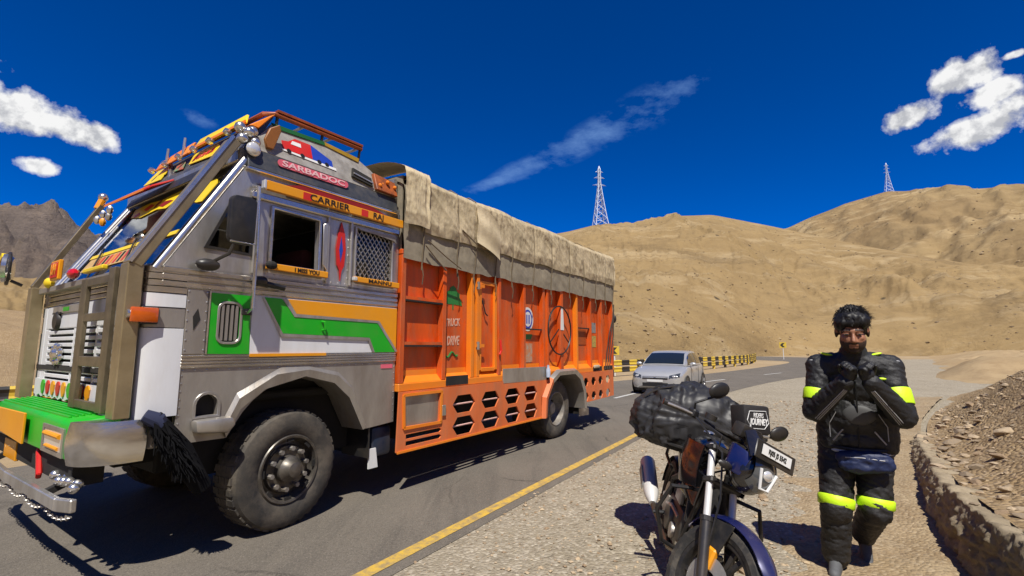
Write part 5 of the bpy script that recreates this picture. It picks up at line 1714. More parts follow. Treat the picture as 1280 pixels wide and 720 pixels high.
# loose corner patch hanging by the front
pt = MB()
pt.grid(lambda i, j: (2.30 + 0.50 * i, Y0 - 0.125 - 0.03 * math.sin(3 * i) + 0.012 * math.sin(9 * j), 2.70 + 0.14 * (1 - i) + (0.50 + 0.02 * math.sin(5 * i)) * j - 0.02 * i), 16, 12)
pt.grid(lambda i, j: (2.30 + 0.50 * i, Y0 - 0.118 - 0.03 * math.sin(3 * i) + 0.012 * math.sin(9 * j), 2.70 + 0.14 * (1 - i) + (0.50 + 0.02 * math.sin(5 * i)) * j - 0.02 * i), 16, 12)
pt.build('canvas_patch', CANV3, tarp, smooth=True)
# end caps (front and rear sheets)
for x in (1.12, 7.09):
    MB().box(x - 0.008, x + 0.008, Y0 + 0.01, CW - 0.03, 2.45, 3.40).build('end_sheet', CANV2, tarp)
ROPEM = mat('tan rope', (0.17, 0.13, 0.08), 0.9, var=0.5, vscale=40)
for k, x in enumerate(ROPES):
    sl = 0.03 * math.sin(k * 2.1)
    MB().tube([(x + sl, Y0 - 0.045, 2.36), (x, Y0 - 0.062, 2.62), (x + 0.3 * sl, Y0 - 0.082, 2.86), (x, Y0 - 0.070, 3.2), (x, Y0 - 0.05, 3.40), (x, Y0 + 0.06, 3.475), (x, CW / 2, 3.53)], 0.0085, 5).build('rope', ROPEM, tarp)
    MB().tube([(x + sl, Y0 - 0.05, 2.42), (x + sl + 0.015, Y0 - 0.06, 2.30), (x + sl + 0.02, Y0 - 0.04, 2.20)], 0.006, 4).build('rope_end', ROPEM, tarp)
for a, z0, c_, z1 in ((1.42, 2.70, 2.02, 2.46), (1.38, 2.64, 1.75, 2.40), (2.02, 2.95, 2.62, 2.72)):
    MB().tube([(a, Y0 - 0.10, z0), ((a + c_) / 2, Y0 - 0.105, (z0 + z1) / 2 - 0.02), (c_, Y0 - 0.085, z1)], 0.008, 5).build('rope', ROPEM, tarp)

# ------------------------------------------------------------------ earth bank with a broken wall face, right of the verge
WALL = curve_pts([(1.35, 0.2), (1.95, 1.3), (2.45, 2.35), (2.98, 3.31), (3.62, 4.28), (4.40, 5.28), (5.36, 6.5), (6.7, 8.1), (9.0, 10.6), (14, 15.5)], 14)
n_s = len(WALL)
wx = np.array([p.x for p in WALL])
wy = np.array([p.y for p in WALL])
tx, ty = np.gradient(wx), np.gradient(wy)
ln = np.hypot(tx, ty)
nx, ny = ty / ln, -tx / ln
key = [0.2, 1.3, 2.35, 3.31, 4.28, 5.28, 6.5, 8.1, 10.6, 15.5]
top_z = np.interp(wy, key, [0.46, 0.48, 0.47, 0.45, 0.39, 0.33, 0.22, 0.09, 0.02, 0.0])
crest = np.interp(wy, key, [1.1, 1.2, 1.25, 1.3, 1.36, 1.38, 1.36, 1.32, 1.25, 0.8])
# face of the wall
rows = 40
SS = np.cumsum(np.r_[0, np.hypot(np.diff(wx), np.diff(wy))])
fine_s = np.linspace(0, SS[np.searchsorted(wy, 8.2)], 520)
fx, fy = np.interp(fine_s, SS, wx), np.interp(fine_s, SS, wy)
fnx, fny, ftz = np.interp(fine_s, SS, nx), np.interp(fine_s, SS, ny), np.interp(fine_s, SS, top_z)
ftz = ftz + (0.05 * fbm(fine_s * 1.7, fine_s * 0 + 8.2, 3) + 0.035 * fbm(fine_s * 6.0, fine_s * 0 + 3.1, 3)) * np.clip(ftz / 0.3, 0, 1) + 0.03 * fbm(fine_s * 1.7, fine_s * 0 + 2.2, 4) * np.clip(ftz / 0.3, 0, 1)
P = np.zeros((520, rows, 3))
for j in range(rows):
    q = j / (rows - 1)
    zz = ftz * min(1.0, q / 0.86) - 0.03 * (q == 0)
    back = 0.10 * min(1, q / 0.86) + 0.30 * max(0, (q - 0.86) / 0.14)
    rough_ = (0.040 * np.round(2.2 * fbm(fine_s * 3.4, zz * 4.5, 3, 0.6)) / 2.2 + 0.022 * ridged(fine_s * 5.3 + 3, zz * 4.2, 4, 0.65) - 0.02 + 0.035 * fbm(fine_s * 12, zz * 14, 4, 0.65)) * (0.3 + 0.7 * math.sin(math.pi * min(1, q / 0.9)))
    d = back - rough_
    P[:, j, 0] = fx + fnx * d
    P[:, j, 1] = fy + fny * d
    P[:, j, 2] = zz - 0.02 * max(0, (q - 0.85) / 0.15) * 2
wall_o = mesh_obj('bank_wall', grid_mesh('bank_wall', P, KERBROCK))
tag(wall_o, 'low broken grey earth wall beside the gravel verge', 'wall')
# bank surface behind it
nd_ = 70
dd = np.linspace(0, 1, nd_) ** 1.5 * 16 + 0.20
fs2 = np.linspace(0, SS[-1], 200)
bx_, by_ = np.interp(fs2, SS, wx), np.interp(fs2, SS, wy)
bnx, bny = np.interp(fs2, SS, nx), np.interp(fs2, SS, ny)
bt, bc_ = np.interp(fs2, SS, top_z), np.interp(fs2, SS, crest)
BX = bx_[:, None] + bnx[:, None] * dd[None]
BY = by_[:, None] + bny[:, None] * dd[None]
g_ = smooth01((dd[None] - 0.2) / 2.1)
BZ = bt[:, None] + (bc_ - bt)[:, None] * g_ - 0.01
BZ = BZ - 0.4 * smooth01((dd[None] - 9) / 7)
BZ = BZ + (0.10 * fbm(BX * 0.8, BY * 0.8, 5) + 0.05 * ridged(BX * 2.2, BY * 2.2, 4, 0.55) - 0.03) * smooth01((dd[None] - 0.2) / 0.6) * np.clip(bc_[:, None], 0.15, 1)
tag(mesh_obj('dirt_bank', grid_mesh('dirt_bank', np.stack([BX, BY, BZ], 2), DIRT)), kind='structure')


def bank_height(x, y):
    d2 = (BX - x) ** 2 + (BY - y) ** 2
    k = np.unravel_index(np.argmin(d2), d2.shape)
    return float(BZ[k]), float(d2[k])


def verge_height(x, y):
    d2 = (VP[:, :, 0] - x) ** 2 + (VP[:, :, 1] - y) ** 2
    k = np.unravel_index(np.argmin(d2), d2.shape)
    return float(VP[k][2])


# brown dirt strip along the foot of the wall
ns_, nt_ = 200, 26
q_s = np.linspace(0, SS[-1] * 0.9, ns_)
qx, qy = np.interp(q_s, SS, wx), np.interp(q_s, SS, wy)
qnx, qny = np.interp(q_s, SS, nx), np.interp(q_s, SS, ny)
width_ = 1.15 + 0.35 * fbm(q_s * 0.7, q_s * 0 + 1.0, 4) + 0.25 * fbm(q_s * 3.1, q_s * 0 + 5.0, 3)
tq = np.linspace(0, 1, nt_)
DX = qx[:, None] + qnx[:, None] * (0.12 - width_[:, None] * tq[None])
DY = qy[:, None] + qny[:, None] * (0.12 - width_[:, None] * tq[None])
_t = VP.reshape(-1, 3)
DZ = np.zeros_like(DX)
for i in range(ns_):
    for j in range(nt_):
        DZ[i, j] = _t[np.argmin((_t[:, 0] - DX[i, j]) ** 2 + (_t[:, 1] - DY[i, j]) ** 2), 2]
DZ += (0.022 + 0.05 * (1 - tq[None]) ** 2 + 0.02 * fbm(DX * 3, DY * 3, 4)) * smooth01((1 - tq[None]) / 0.2) - 0.006
tag(mesh_obj('dirt_strip', grid_mesh('dirt_strip', np.stack([DX, DY, DZ], 2)[:, ::-1], DIRT_STRIP)), kind='structure')

# loose stones
STONES = [mat('brown stone', (0.34, 0.24, 0.145), 0.9, var=0.8, vscale=9, dark=(0.20, 0.14, 0.085), bump=0.5, bscale=25),
          mat('pale stone', (0.46, 0.35, 0.22), 0.9, var=0.7, vscale=9, dark=(0.38, 0.30, 0.21), bump=0.5, bscale=25),
          mat('grey stone', (0.31, 0.225, 0.135), 0.9, var=0.8, vscale=9, dark=(0.18, 0.155, 0.125), bump=0.5, bscale=25)]


def stone_mesh(k, m):
    rn = random.Random(100 + k)
    bm = bmesh.new()
    bmesh.ops.create_icosphere(bm, subdivisions=2, radius=1.0)
    for _ in range(9):          # chip flat faces off
        d = Vector((rn.uniform(-1, 1), rn.uniform(-1, 1), rn.uniform(-1, 1))).normalized()
        h = rn.uniform(0.45, 0.85)
        for v in bm.verts:
            e = v.co.dot(d) - h
            if e > 0:
                v.co -= d * e
    sc_ = (1.0, rn.uniform(0.6, 0.9), rn.uniform(0.35, 0.6))
    for v in bm.verts:
        v.co = Vector((v.co.x * sc_[0], v.co.y * sc_[1], v.co.z * sc_[2]))
    me = bpy.data.meshes.new('stone')
    bm.to_mesh(me)
    bm.free()
    me.materials.append(m)
    return me


stone_me = [stone_mesh(k, STONES[k % 3]) for k in range(9)]
rs_ = random.Random(3)


def put_stone(x, y, z, r, label, group):
    o = bpy.data.objects.new('stone', stone_me[rs_.randrange(9)])
    COL.objects.link(o)
    o.location = (x, y, z + r * 0.12)
    o.scale = (r, r, r)
    o.rotation_euler = (rs_.uniform(-.3, .3), rs_.uniform(-.3, .3), rs_.uniform(0, 6.28))
    tag(o, label, 'stone', group)


cnt = 0
while cnt < 130:
    k = rs_.random()
    i = rs_.randrange(20, 130)
    d = 0.3 + 5.5 * rs_.random() ** 1.3
    x, y = bx_[i] + bnx[i] * d, by_[i] + bny[i] * d
    if y < 1.5 or x / y > 1.2:
        continue
    z, e = bank_height(x, y)
    put_stone(x, y, z, rs_.choice([0.03, 0.035, 0.04, 0.045, 0.06, 0.09]) * (0.8 + 0.5 * rs_.random()) * (0.7 + y / 12), 'angular brown stone lying on the dirt bank above the wall', 'stones on the dirt bank')
    cnt += 1
cnt = 0
while cnt < 70:
    i = rs_.randrange(25, 150)
    d = -0.08 - 1.5 * rs_.random() ** 1.6
    x, y = bx_[i] + bnx[i] * d, by_[i] + bny[i] * d
    if y < 1.8 or x / y > 1.15:
        continue
    put_stone(x, y, verge_height(x, y), rs_.choice([0.022, 0.03, 0.04, 0.06]) * (0.8 + 0.5 * rs_.random()) * (0.7 + y / 12), 'loose stone on the gravel between the walker and the bank wall', 'stones at the foot of the wall')
    cnt += 1
cnt = 0
while cnt < 60:
    k = rs_.randrange(20, 500)
    if fy[k] < 1.6 or fy[k] > 8 or fx[k] / fy[k] > 1.15:
        continue
    d = 0.13 + 0.3 * rs_.random()
    put_stone(fx[k] + fnx[k] * d, fy[k] + fny[k] * d, ftz[k] - 0.01, rs_.choice([0.03, 0.04, 0.055, 0.075]), 'rough stone lodged along the top edge of the earth wall', 'stones along the wall top')
    cnt += 1
# pebbles, past counting
rp_ = np.random.RandomState(8)
pv, pf = [], []
base = np.array([(1, 0, 0), (-1, 0, 0), (0, 1, 0), (0, -1, 0), (0, 0, 1), (0, 0, -1), (.6, .6, .45), (-.6, .55, .4)], float)
tri = [(0, 6, 4), (6, 2, 4), (2, 7, 4), (7, 1, 4), (1, 3, 4), (3, 0, 4), (0, 2, 6), (2, 1, 7), (0, 3, 5), (3, 1, 5), (1, 2, 5), (2, 0, 5)]


def scatter(n, fn, zf):
    vs, fs, mi = [], [], []
    b = 0
    for k in range(n):
        x, y, r = fn()
        if x is None:
            continue
        a = rp_.rand() * 6.28
        ca, sa = math.cos(a), math.sin(a)
        s = np.array([r, r * (0.55 + 0.4 * rp_.rand()), r * (0.35 + 0.3 * rp_.rand())])
        q = base * s * (0.8 + 0.4 * rp_.rand(8, 1))
        q = np.stack([q[:, 0] * ca - q[:, 1] * sa, q[:, 0] * sa + q[:, 1] * ca, q[:, 2]], 1) + (x, y, zf(x, y) + s[2] * 0.3)
        vs.append(q)
        fs += [(b + i, b + j, b + l) for i, j, l in tri]
        mi += [rp_.randint(3)] * 12
        b += 8
    me = bpy.data.meshes.new('pebbles')
    me.from_pydata(np.concatenate(vs).tolist(), [], fs)
    me.polygons.foreach_set('material_index', mi)
    for m in STONES:
        me.materials.append(m)
    return me


e0 = offset_line(NEAR_EDGE, 0.0)
e_s = np.cumsum([0] + [(b - a).length for a, b in zip(e0[:-1], e0[1:])])
e_x, e_y = np.array([p.x for p in e0]), np.array([p.y for p in e0])


def on_verge():
    y = 2.2 + 11.0 * rp_.rand() ** 1.7
    s = np.interp(y, e_y[:50], e_s[:50])
    x = np.interp(s, e_s, e_x) + 0.12 + (3.9 + 0.1 * y) * rp_.rand() ** 0.85
    if x / max(y, 0.1) > 1.2:
        return None, None, None
    return x, y, (0.007 + 0.018 * rp_.rand() ** 3) * (0.8 + y * 0.06)


_vt = np.stack([VP[:, :, 0].ravel(), VP[:, :, 1].ravel()], 1)
_vz = VP[:, :, 2].ravel()


def vz(x, y):
    k = np.argmin((_vt[:, 0] - x) ** 2 + (_vt[:, 1] - y) ** 2)
    return _vz[k]


peb = mesh_obj('pebbles', scatter(8500, on_verge, vz))
tag(peb, 'small pebbles scattered over the gravel verge', 'pebbles', kind='stuff')
_bt2 = np.stack([BX.ravel(), BY.ravel()], 1)
_bz2 = BZ.ravel()


def on_bank():
    i = rp_.randint(15, 150)
    d = 0.25 + 5.5 * rp_.rand() ** 1.2
    x, y = bx_[i] + bnx[i] * d, by_[i] + bny[i] * d
    if y < 1.2 or x / y > 1.25:
        return None, None, None
    return x, y, (0.010 + 0.03 * rp_.rand() ** 3) * (0.7 + y * 0.07)


rub = mesh_obj('rubble', scatter(3800, on_bank, lambda x, y: _bz2[np.argmin((_bt2[:, 0] - x) ** 2 + (_bt2[:, 1] - y) ** 2)]))
tag(rub, 'small rubble scattered over the dirt bank', 'rubble', kind='stuff')

# scree and boulders strewn over the hillsides
def hill_scatter(G, n, az_lo, az_hi, t_lo, t_hi, rmin, rmax, mats, seed):
    rr = np.random.RandomState(seed)
    na, nr, _ = G.shape
    azg = np.degrees(np.arctan2(G[:, 5, 0], G[:, 5, 1]))
    ia0, ia1 = np.searchsorted(azg, az_lo), np.searchsorted(azg, az_hi)
    vs, fs, mi, b = [], [], [], 0
    k = 0
    while k < n:
        i = rr.randint(ia0, ia1 - 1)
        j = int(nr * (t_lo + (t_hi - t_lo) * rr.rand() ** 1.4))
        p = G[i, j] + (G[i + 1, j] - G[i, j]) * rr.rand() + (G[i, j + 1] - G[i, j]) * rr.rand()
        dn = 0.5 + 0.5 * math.tanh(4 * float(fbm(np.array([p[0] * 0.03]), np.array([p[1] * 0.03]), 3)[0]))
        if rr.rand() > 0.15 + 0.85 * dn:
            continue
        r = rmin + (rmax - rmin) * rr.rand() ** 4
        a = rr.rand() * 6.28
        ca, sa = math.cos(a), math.sin(a)
        q = base * np.array([r, r * (0.6 + 0.4 * rr.rand()), r * (0.45 + 0.4 * rr.rand())]) * (0.75 + 0.5 * rr.rand(8, 1))
        vs.append(np.stack([q[:, 0] * ca - q[:, 1] * sa, q[:, 0] * sa + q[:, 1] * ca, q[:, 2]], 1) + p)
        fs += [(b + u, b + v, b + w) for u, v, w in tri]
        mi += [rr.randint(len(mats))] * 12
        b += 8
        k += 1
    me = bpy.data.meshes.new('scree')
    me.from_pydata(np.concatenate(vs).tolist(), [], fs)
    me.polygons.foreach_set('material_index', mi)
    for m in mats:
        me.materials.append(m)
    return me


SCREE = [mat('dark scree', (0.17, 0.12, 0.07), 0.95), mat('tan scree', (0.34, 0.25, 0.14), 0.95), mat('brown scree', (0.24, 0.17, 0.095), 0.95)]
tag(mesh_obj('hill_scree', hill_scatter(HILL, 4200, 2, 52, 0.0, 0.60, 0.06, 0.42, SCREE, 4)), 'small dark rocks strewn over the sandy hillside', 'scree', kind='stuff')
tag(mesh_obj('far_hill_scree', hill_scatter(HILL2, 1500, 28, 52, 0.02, 0.64, 0.15, 0.9, SCREE, 6)), 'small dark rocks strewn over the higher far hill', 'scree', kind='stuff')

# ------------------------------------------------------------------ guard rail with yellow and black bands
GY = mat('guard rail yellow', (0.72, 0.50, 0.03), 0.55, var=0.5, vscale=4, dark=(0.5, 0.36, 0.08), dirt=0.3)
GB = mat('guard rail black', (0.020, 0.019, 0.018), 0.55, var=0.4, vscale=4, dark=(0.06, 0.055, 0.05))
line = curve_pts([(-16, -2), (-8, 9), (-1.2, 17.2), (4.94, 23.9), (13.3, 32.2), (20.4, 41.0), (25.6, 49.8)], 8)
Ls = np.cumsum([0] + [(b - a).length for a, b in zip(line[:-1], line[1:])])
lx, ly = [p.x for p in line], [p.y for p in line]


def rail_pt(s):
    return Vector((float(np.interp(s, Ls, lx)), float(np.interp(s, Ls, ly)), 0))


def guard_rail(s0, s1, label):
    p0 = rail_pt(s0)
    t = thing('guard_rail', label, 'guard rail', p0, 0, 'yellow and black guard rails')
    n = int((s1 - s0) / 2.4)
    for k in range(n + 1):
        p = rail_pt(s0 + (s1 - s0) * k / n) - p0
        MB().box(p.x - 0.07, p.x + 0.07, p.y - 0.07, p.y + 0.07, -0.05, 0.86).build('post', GY if k % 2 else GB, t)
    for zc in (0.36, 0.70):
        m = int((s1 - s0) / 0.75)
        b = MB()
        for k in range(m):
            a, c = rail_pt(s0 + (s1 - s0) * k / m) - p0, rail_pt(s0 + (s1 - s0) * (k + 1) / m) - p0
            d = (c - a).normalized()
            nn = Vector((d.y, -d.x, 0)) * 0.085
            prof = [(-0.14, 0.0), (-0.09, 0.045), (-0.03, 0.01), (0.03, 0.01), (0.09, 0.045), (0.14, 0.0)]
            vs = [q + nn * (1 + o * 8) + Vector((0, 0, zc + z)) for q in (a, c) for z, o in prof]
            b.add(vs, [(i, i + 1, i + 7, i + 6) for i in range(5)], k % 2)
        b.build('beam', [GY, GB], t)
    return t


guard_rail(2, float(Ls[24]) - 0.4, 'yellow and black banded guard rail directly behind the orange truck')
guard_rail(float(Ls[24]) + 0.2, float(Ls[-1]), 'yellow and black banded guard rail running behind the silver car')


def chevron_sign(x, y, z0, h, w, rz, label):
    t = thing('chevron_sign', label, 'road sign', (x, y, z0), rz)
    MB().box(-w / 2, w / 2, -0.02, 0.02, h - w * 0.9, h).build('board', GY, t)
    MB().plate([(-w * 0.1, h - w * 0.12), (w * 0.28, h - w * 0.12), (-w * 0.02, h - w * 0.45), (w * 0.28, h - w * 0.78), (-w * 0.1, h - w * 0.78), (-w * 0.4, h - w * 0.45)], -0.03, -0.021).build('arrow', GB, t)
    MB().cyl((0, 0.05, -0.3), (0, 0.05, h), 0.04, 8).build('post', WHITE_P, t)
    return t


chevron_sign(5.40, 24.9, 0, 1.55, 0.5, R(-12), 'yellow chevron sign at the end of the truck behind the guard rail')
chevron_sign(33.6, 58.5, 0.0, 2.1, 0.75, R(-28), 'small yellow chevron sign beyond the end of the guard rail')

# ------------------------------------------------------------------ power pylons on the crests
PYL = mat('galvanised pylon steel', (0.62, 0.66, 0.72), 0.5, 0.3)


def pylon(az, el_base, dist, height, label, thick):
    x, y = dist * math.sin(R(az)), dist * math.cos(R(az))
    z = 1.5 + dist * math.tan(R(el_base)) - 1.5
    t = thing('power_pylon', label, 'pylon', (x, y, z), R(-az + 20), 'lattice power pylons')
    wb, wt = height * 0.105, height * 0.016
    lev = [0, 0.13, 0.25, 0.36, 0.46, 0.55, 0.63, 0.70, 0.76, 0.82, 0.88, 0.94]

    def cor(q):
        w = wb + (wt - wb) * min(1, (q / 0.72)) ** 0.85 if q < 0.72 else wt
        return [Vector((sx * w, sy * w, q * height)) for sx, sy in ((-1, -1), (1, -1), (1, 1), (-1, 1))]
    for k in range(4):
        MB().tube([cor(q)[k] for q in lev] + [Vector((0, 0, height))], thick * 1.2, 4).build('leg', PYL, t)
    br = MB()
    for a, b in zip(lev[:-1], lev[1:]):
        A_, B_ = cor(a), cor(b)
        for k in range(4):
            br.tube([A_[k], B_[(k + 1) % 4]], thick * 0.75, 3)
            br.tube([A_[(k + 1) % 4], B_[k]], thick * 0.75, 3)
            br.tube([B_[k], B_[(k + 1) % 4]], thick * 0.7, 3)
    br.build('bracing', PYL, t)['kind'] = 'stuff'
    for q, L in ((0.68, 0.105), (0.80, 0.085), (0.90, 0.06)):
        for s in (-1, 1):
            MB().tube([(s * wt, 0, (q + 0.025) * height), (s * L * height, 0, q * height), (s * wt, 0, q * height)], thick, 4).build('arm', PYL, t)
    return t


pylon(10.95, 14.7, 238, 32.5, 'tall lattice power pylon on the crest behind the truck', 0.17)
pylon(39.8, 14.75, 484, 25.5, 'distant lattice power pylon on the high hill above the walker', 0.10)

# ------------------------------------------------------------------ silver hatchback (local y from nose to tail)
car = thing('hatchback_car', 'silver hatchback car coming round the bend behind the truck', 'car', (4.52, 15.05, 0), R(-33))
car.scale = (1.0, 1.0, 0.915)
CARP = mat('silver car paint', (0.56, 0.56, 0.55), 0.28, 0.5, coat=0.4, dirt=0.25, dirt_col=(0.38, 0.33, 0.26), dscale=2)
CARG = mat('dark car glass', (0.012, 0.016, 0.018), 0.06, 0.0, coat=1.0)
CARB = mat('black car trim', (0.015, 0.015, 0.016), 0.5)
ys = [0.0, 0.05, 0.15, 0.32, 0.6, 0.95, 1.3, 1.8, 2.4, 2.9, 3.25, 3.5, 3.63, 3.70]
hw = [0.56, 0.68, 0.765, 0.815, 0.84, 0.845, 0.85, 0.85, 0.85, 0.845, 0.83, 0.79, 0.73, 0.62]
tz = [0.60, 0.70, 0.765, 0.83, 0.91, 0.98, 0.985, 0.99, 1.0, 1.01, 1.02, 1.0, 0.95, 0.85]
bz = [0.30, 0.24, 0.21, 0.20, 0.20, 0.20, 0.20, 0.20, 0.20, 0.20, 0.21, 0.25, 0.30, 0.36]


def body_pt(y, q):
    """q 0..1 round the half section from top centre to bottom centre"""
    w, t, b = np.interp(y, ys, hw), np.interp(y, ys, tz), np.interp(y, ys, bz)
    prof = [(0, 0.015, 1), (0.5, 0.012, 1), (0.8, -0.01, 1), (0.93, -0.05, 1), (0.985, -0.14, 1), (1.0, -0.28, 1), (0.995, 0.20, 0), (0.975, 0.10, 0), (0.93, 0.03, 0), (0.8, 0, 0), (0, 0, 0)]
    k = q * (len(prof) - 1)
    i = min(int(k), len(prof) - 2)
    f = k - i

    def ev(p):
        z = (t + p[1] * (t - b) / 0.75) if p[2] else (b + p[1])
        return Vector((p[0] * w, y, z))
    return ev(prof[i]).lerp(ev(prof[i + 1]), f)


cb = MB()
YY = np.r_[np.linspace(0, 0.4, 12), np.linspace(0.45, 3.3, 26), np.linspace(3.35, 3.7, 8)]
nq = 30
for s in (-1, 1):
    cb.add([tuple(Vector((s * p.x, p.y, p.z))) for y in YY for p in [body_pt(y, j / nq) for j in range(nq + 1)]],
           [(i * (nq + 1) + j, (i + 1) * (nq + 1) + j, (i + 1) * (nq + 1) + j + 1, i * (nq + 1) + j + 1) for i in range(len(YY) - 1) for j in range(nq)])
    for e in (0, len(YY) - 1):
        pts = [body_pt(YY[e], j / nq) for j in range(nq + 1)]
        cb.add([(s * p.x, p.y, p.z) for p in pts], [tuple(range(nq + 1))])
cb.build('body', CARP, car, smooth=True, angle=45)
# greenhouse
gy_ = [0.98, 1.30, 1.62, 1.95, 2.4, 2.9, 3.25, 3.52]
gz_ = [0.985, 1.20, 1.38, 1.47, 1.50, 1.475, 1.40, 1.03]
gw_b = [0.70, 0.76, 0.79, 0.80, 0.80, 0.79, 0.76, 0.68]
gw_t = [0.70, 0.66, 0.60, 0.585, 0.585, 0.575, 0.56, 0.62]


def gh(y, q):
    """q 0 centre top .. 1 belt"""
    z = float(np.interp(y, gy_, gz_))
    wb, wt = float(np.interp(y, gy_, gw_b)), float(np.interp(y, gy_, gw_t))
    zb = 0.965
    if q < 0.5:
        t = q / 0.5
        return Vector((wt * t, y, z + 0.02 * (1 - t * t)))
    t = (q - 0.5) / 0.5
    return Vector((wt + (wb - wt) * t ** 0.8, y, z + (zb - z) * t))


g = MB()
GYY = np.linspace(0.98, 3.52, 40)
for s in (-1, 1):
    g.add([(s * p.x, p.y, p.z) for y in GYY for p in [gh(y, j / 14) for j in range(15)]],
          [(i * 15 + j, (i + 1) * 15 + j, (i + 1) * 15 + j + 1, i * 15 + j + 1) for i in range(39) for j in range(14)])
g.build('roof', CARP, car, smooth=True, angle=50)


def patch(name, y0f, y1f, q0, q1, m, off, side_, n=10, mm=6):
    """window lying on the greenhouse; y limits may depend on q"""
    b = MB()

    def f(i, j):
        q = q0 + (q1 - q0) * j
        y = y0f(j) + (y1f(j) - y0f(j)) * i
        p = gh(y, q)
        e = 0.01
        du = gh(min(y + e, 3.52), q) - gh(max(y - e, 0.98), q)
        dv = gh(y, min(q + e, 1)) - gh(y, max(q - e, 0))
        nrm = dv.cross(du).normalized()
        if nrm.x < -0.001 or nrm.z < -0.2:
            nrm = -nrm
        p = p + nrm * off
        return (side_ * p.x, p.y, p.z)
    b.grid(f, n, mm)
    return b.build(name, m, car, smooth=True)


ws_ = MB()
ws_.grid(lambda i, j: tuple((lambda p: Vector((p.x * (2 * j - 1) / max(1e-6, abs(2 * j - 1)) if abs(2 * j - 1) > 1e-6 else 0, p.y - 0.012, p.z + 0.012)))(gh(1.04 + 0.66 * i, 0.47 * abs(2 * j - 1)))), 10, 14)
ws_.build('windscreen', CARG, car, smooth=True)
for s in (-1, 1):
    patch('front_door_window', lambda j: 1.42 - 0.22 * j, lambda j: 2.25, 0.57, 0.93, CARG, 0.008, s)
    patch('rear_door_window', lambda j: 2.33, lambda j: 3.02 - 0.02 * j, 0.57, 0.93, CARG, 0.008, s)
    patch('quarter_light', lambda j: 3.10, lambda j: 3.24 + 0.05 * j, 0.62, 0.90, CARG, 0.008, s, 4, 4)
rg = MB()
rg.grid(lambda i, j: (lambda p: ((2 * j - 1) / max(1e-6, abs(2 * j - 1)) * p.x if abs(2 * j - 1) > 1e-6 else 0, p.y + 0.012, p.z + 0.006))(gh(3.29 + 0.19 * i, 0.46 * abs(2 * j - 1))), 5, 10)
rg.build('rear_window', CARG, car, smooth=True)


def on_front(x, z, off=0.012):
    """point on the nose at lateral x, height z"""
    best = None
    for y in np.linspace(0, 0.7, 36):
        w, t, b = np.interp(y, ys, hw), np.interp(y, ys, tz), np.interp(y, ys, bz)
        lim = w * (1 - 0.25 * max(0, (z - (t - 0.08)) / 0.08) ** 2 if z > t - 0.08 else 1)
        if abs(x) <= lim * 0.99 and z <= t and z >= b:
            best = y
            break
    if best is None:
        best = 0.35
    return Vector((x, best - off, z))


def nose_patch(name, x0, x1, z0f, z1f, m, off=0.012, n=8, k=3):
    b = MB()
    b.grid(lambda i, j: tuple(on_front(x0 + (x1 - x0) * i, z0f(i) + (z1f(i) - z0f(i)) * j, off)), n, k)
    return b.build(name, m, car, smooth=True)


nose_patch('grille', -0.40, 0.40, lambda i: 0.55, lambda i: 0.635, CARB)
nose_patch('lower_intake', -0.40, 0.40, lambda i: 0.30, lambda i: 0.42, CARB, 0.014)
nose_patch('number_plate', -0.25, 0.25, lambda i: 0.455, lambda i: 0.535, WHITE_P, 0.022)
nose_patch('bonnet_emblem', -0.035, 0.035, lambda i: 0.60, lambda i: 0.64, CHROME, 0.024, 3, 2)
for s in (-1, 1):
    b = MB()
    b.grid(lambda i, j: tuple(on_front(s * (0.44 + 0.30 * i), 0.575 + 0.05 * i + (0.10 + 0.035 * i) * j, 0.02)), 8, 4)
    b.build('headlight', mat('dark headlight lens', (0.06, 0.065, 0.07), 0.08, 0.3, coat=1.0), car, smooth=True)
    MB().ball(on_front(s * 0.58, 0.645, 0.015), (0.06, 0.02, 0.04), 10, 6).build('headlight_bulb', LAMP, car, smooth=True)
    MB().ball((s * 0.56, 0.07, 0.37), (0.06, 0.03, 0.04), 10, 6).build('fog_lamp', CARB, car, smooth=True)
    MB().ball((s * 0.90, 1.30, 1.03), (0.10, 0.06, 0.07), 10, 6).build('wing_mirror', CARP, car, smooth=True)
    MB().box(min(s * 0.845, s * 0.862), max(s * 0.845, s * 0.862), 1.95, 2.10, 0.86, 0.885).build('door_handle', CARP, car)
    for yd in (1.22, 2.28, 3.05):
        MB().box(min(s * 0.846, s * 0.855), max(s * 0.846, s * 0.855), yd, yd + 0.012, 0.30, 0.93).build('door_seam', CARB, car)
    for yw in (0.68, 3.05):
        w_ = bpy.data.objects.new('wheel', None)
        COL.objects.link(w_)
        w_.parent = car
        w_.location = (s * 0.70, yw, 0.29)
        MB().lathe([(0.19, s * 0.15), (0.22, s * 0.165), (0.27, s * 0.16), (0.292, s * 0.13), (0.295, s * 0.05), (0.29, -s * 0.02), (0.2, -s * 0.03)], (0, 0, 0), (1, 0, 0), 28).build('tyre', RUBBER, w_, smooth=True)
        rm = MB().lathe([(0.20, s * 0.155), (0.185, s * 0.16), (0.175, s * 0.12), (0.05, s * 0.11), (0.0, s * 0.15)], (0, 0, 0), (1, 0, 0), 24)
        for k in range(7):
            a = 2 * math.pi * k / 7
            rm.beam((s * 0.155, 0.04 * math.cos(a), 0.04 * math.sin(a)), (s * 0.155, 0.185 * math.cos(a), 0.185 * math.sin(a)), 0.035, 0.012)
        rm.build('rim', mat('alloy rim', (0.45, 0.45, 0.46), 0.35, 0.8), w_, smooth=True)
        MB().lathe([(0.355, s * 0.152), (0.34, s * 0.158), (0.29, s * 0.15), (0.0, s * 0.148)], (s * 0.70, yw, 0.31), (1, 0, 0), 28).build('wheel_arch', CARB, car, smooth=True)
MB().box(-0.75, 0.75, 0.3, 3.4, 0.12, 0.21).build('underside', CARB, car)

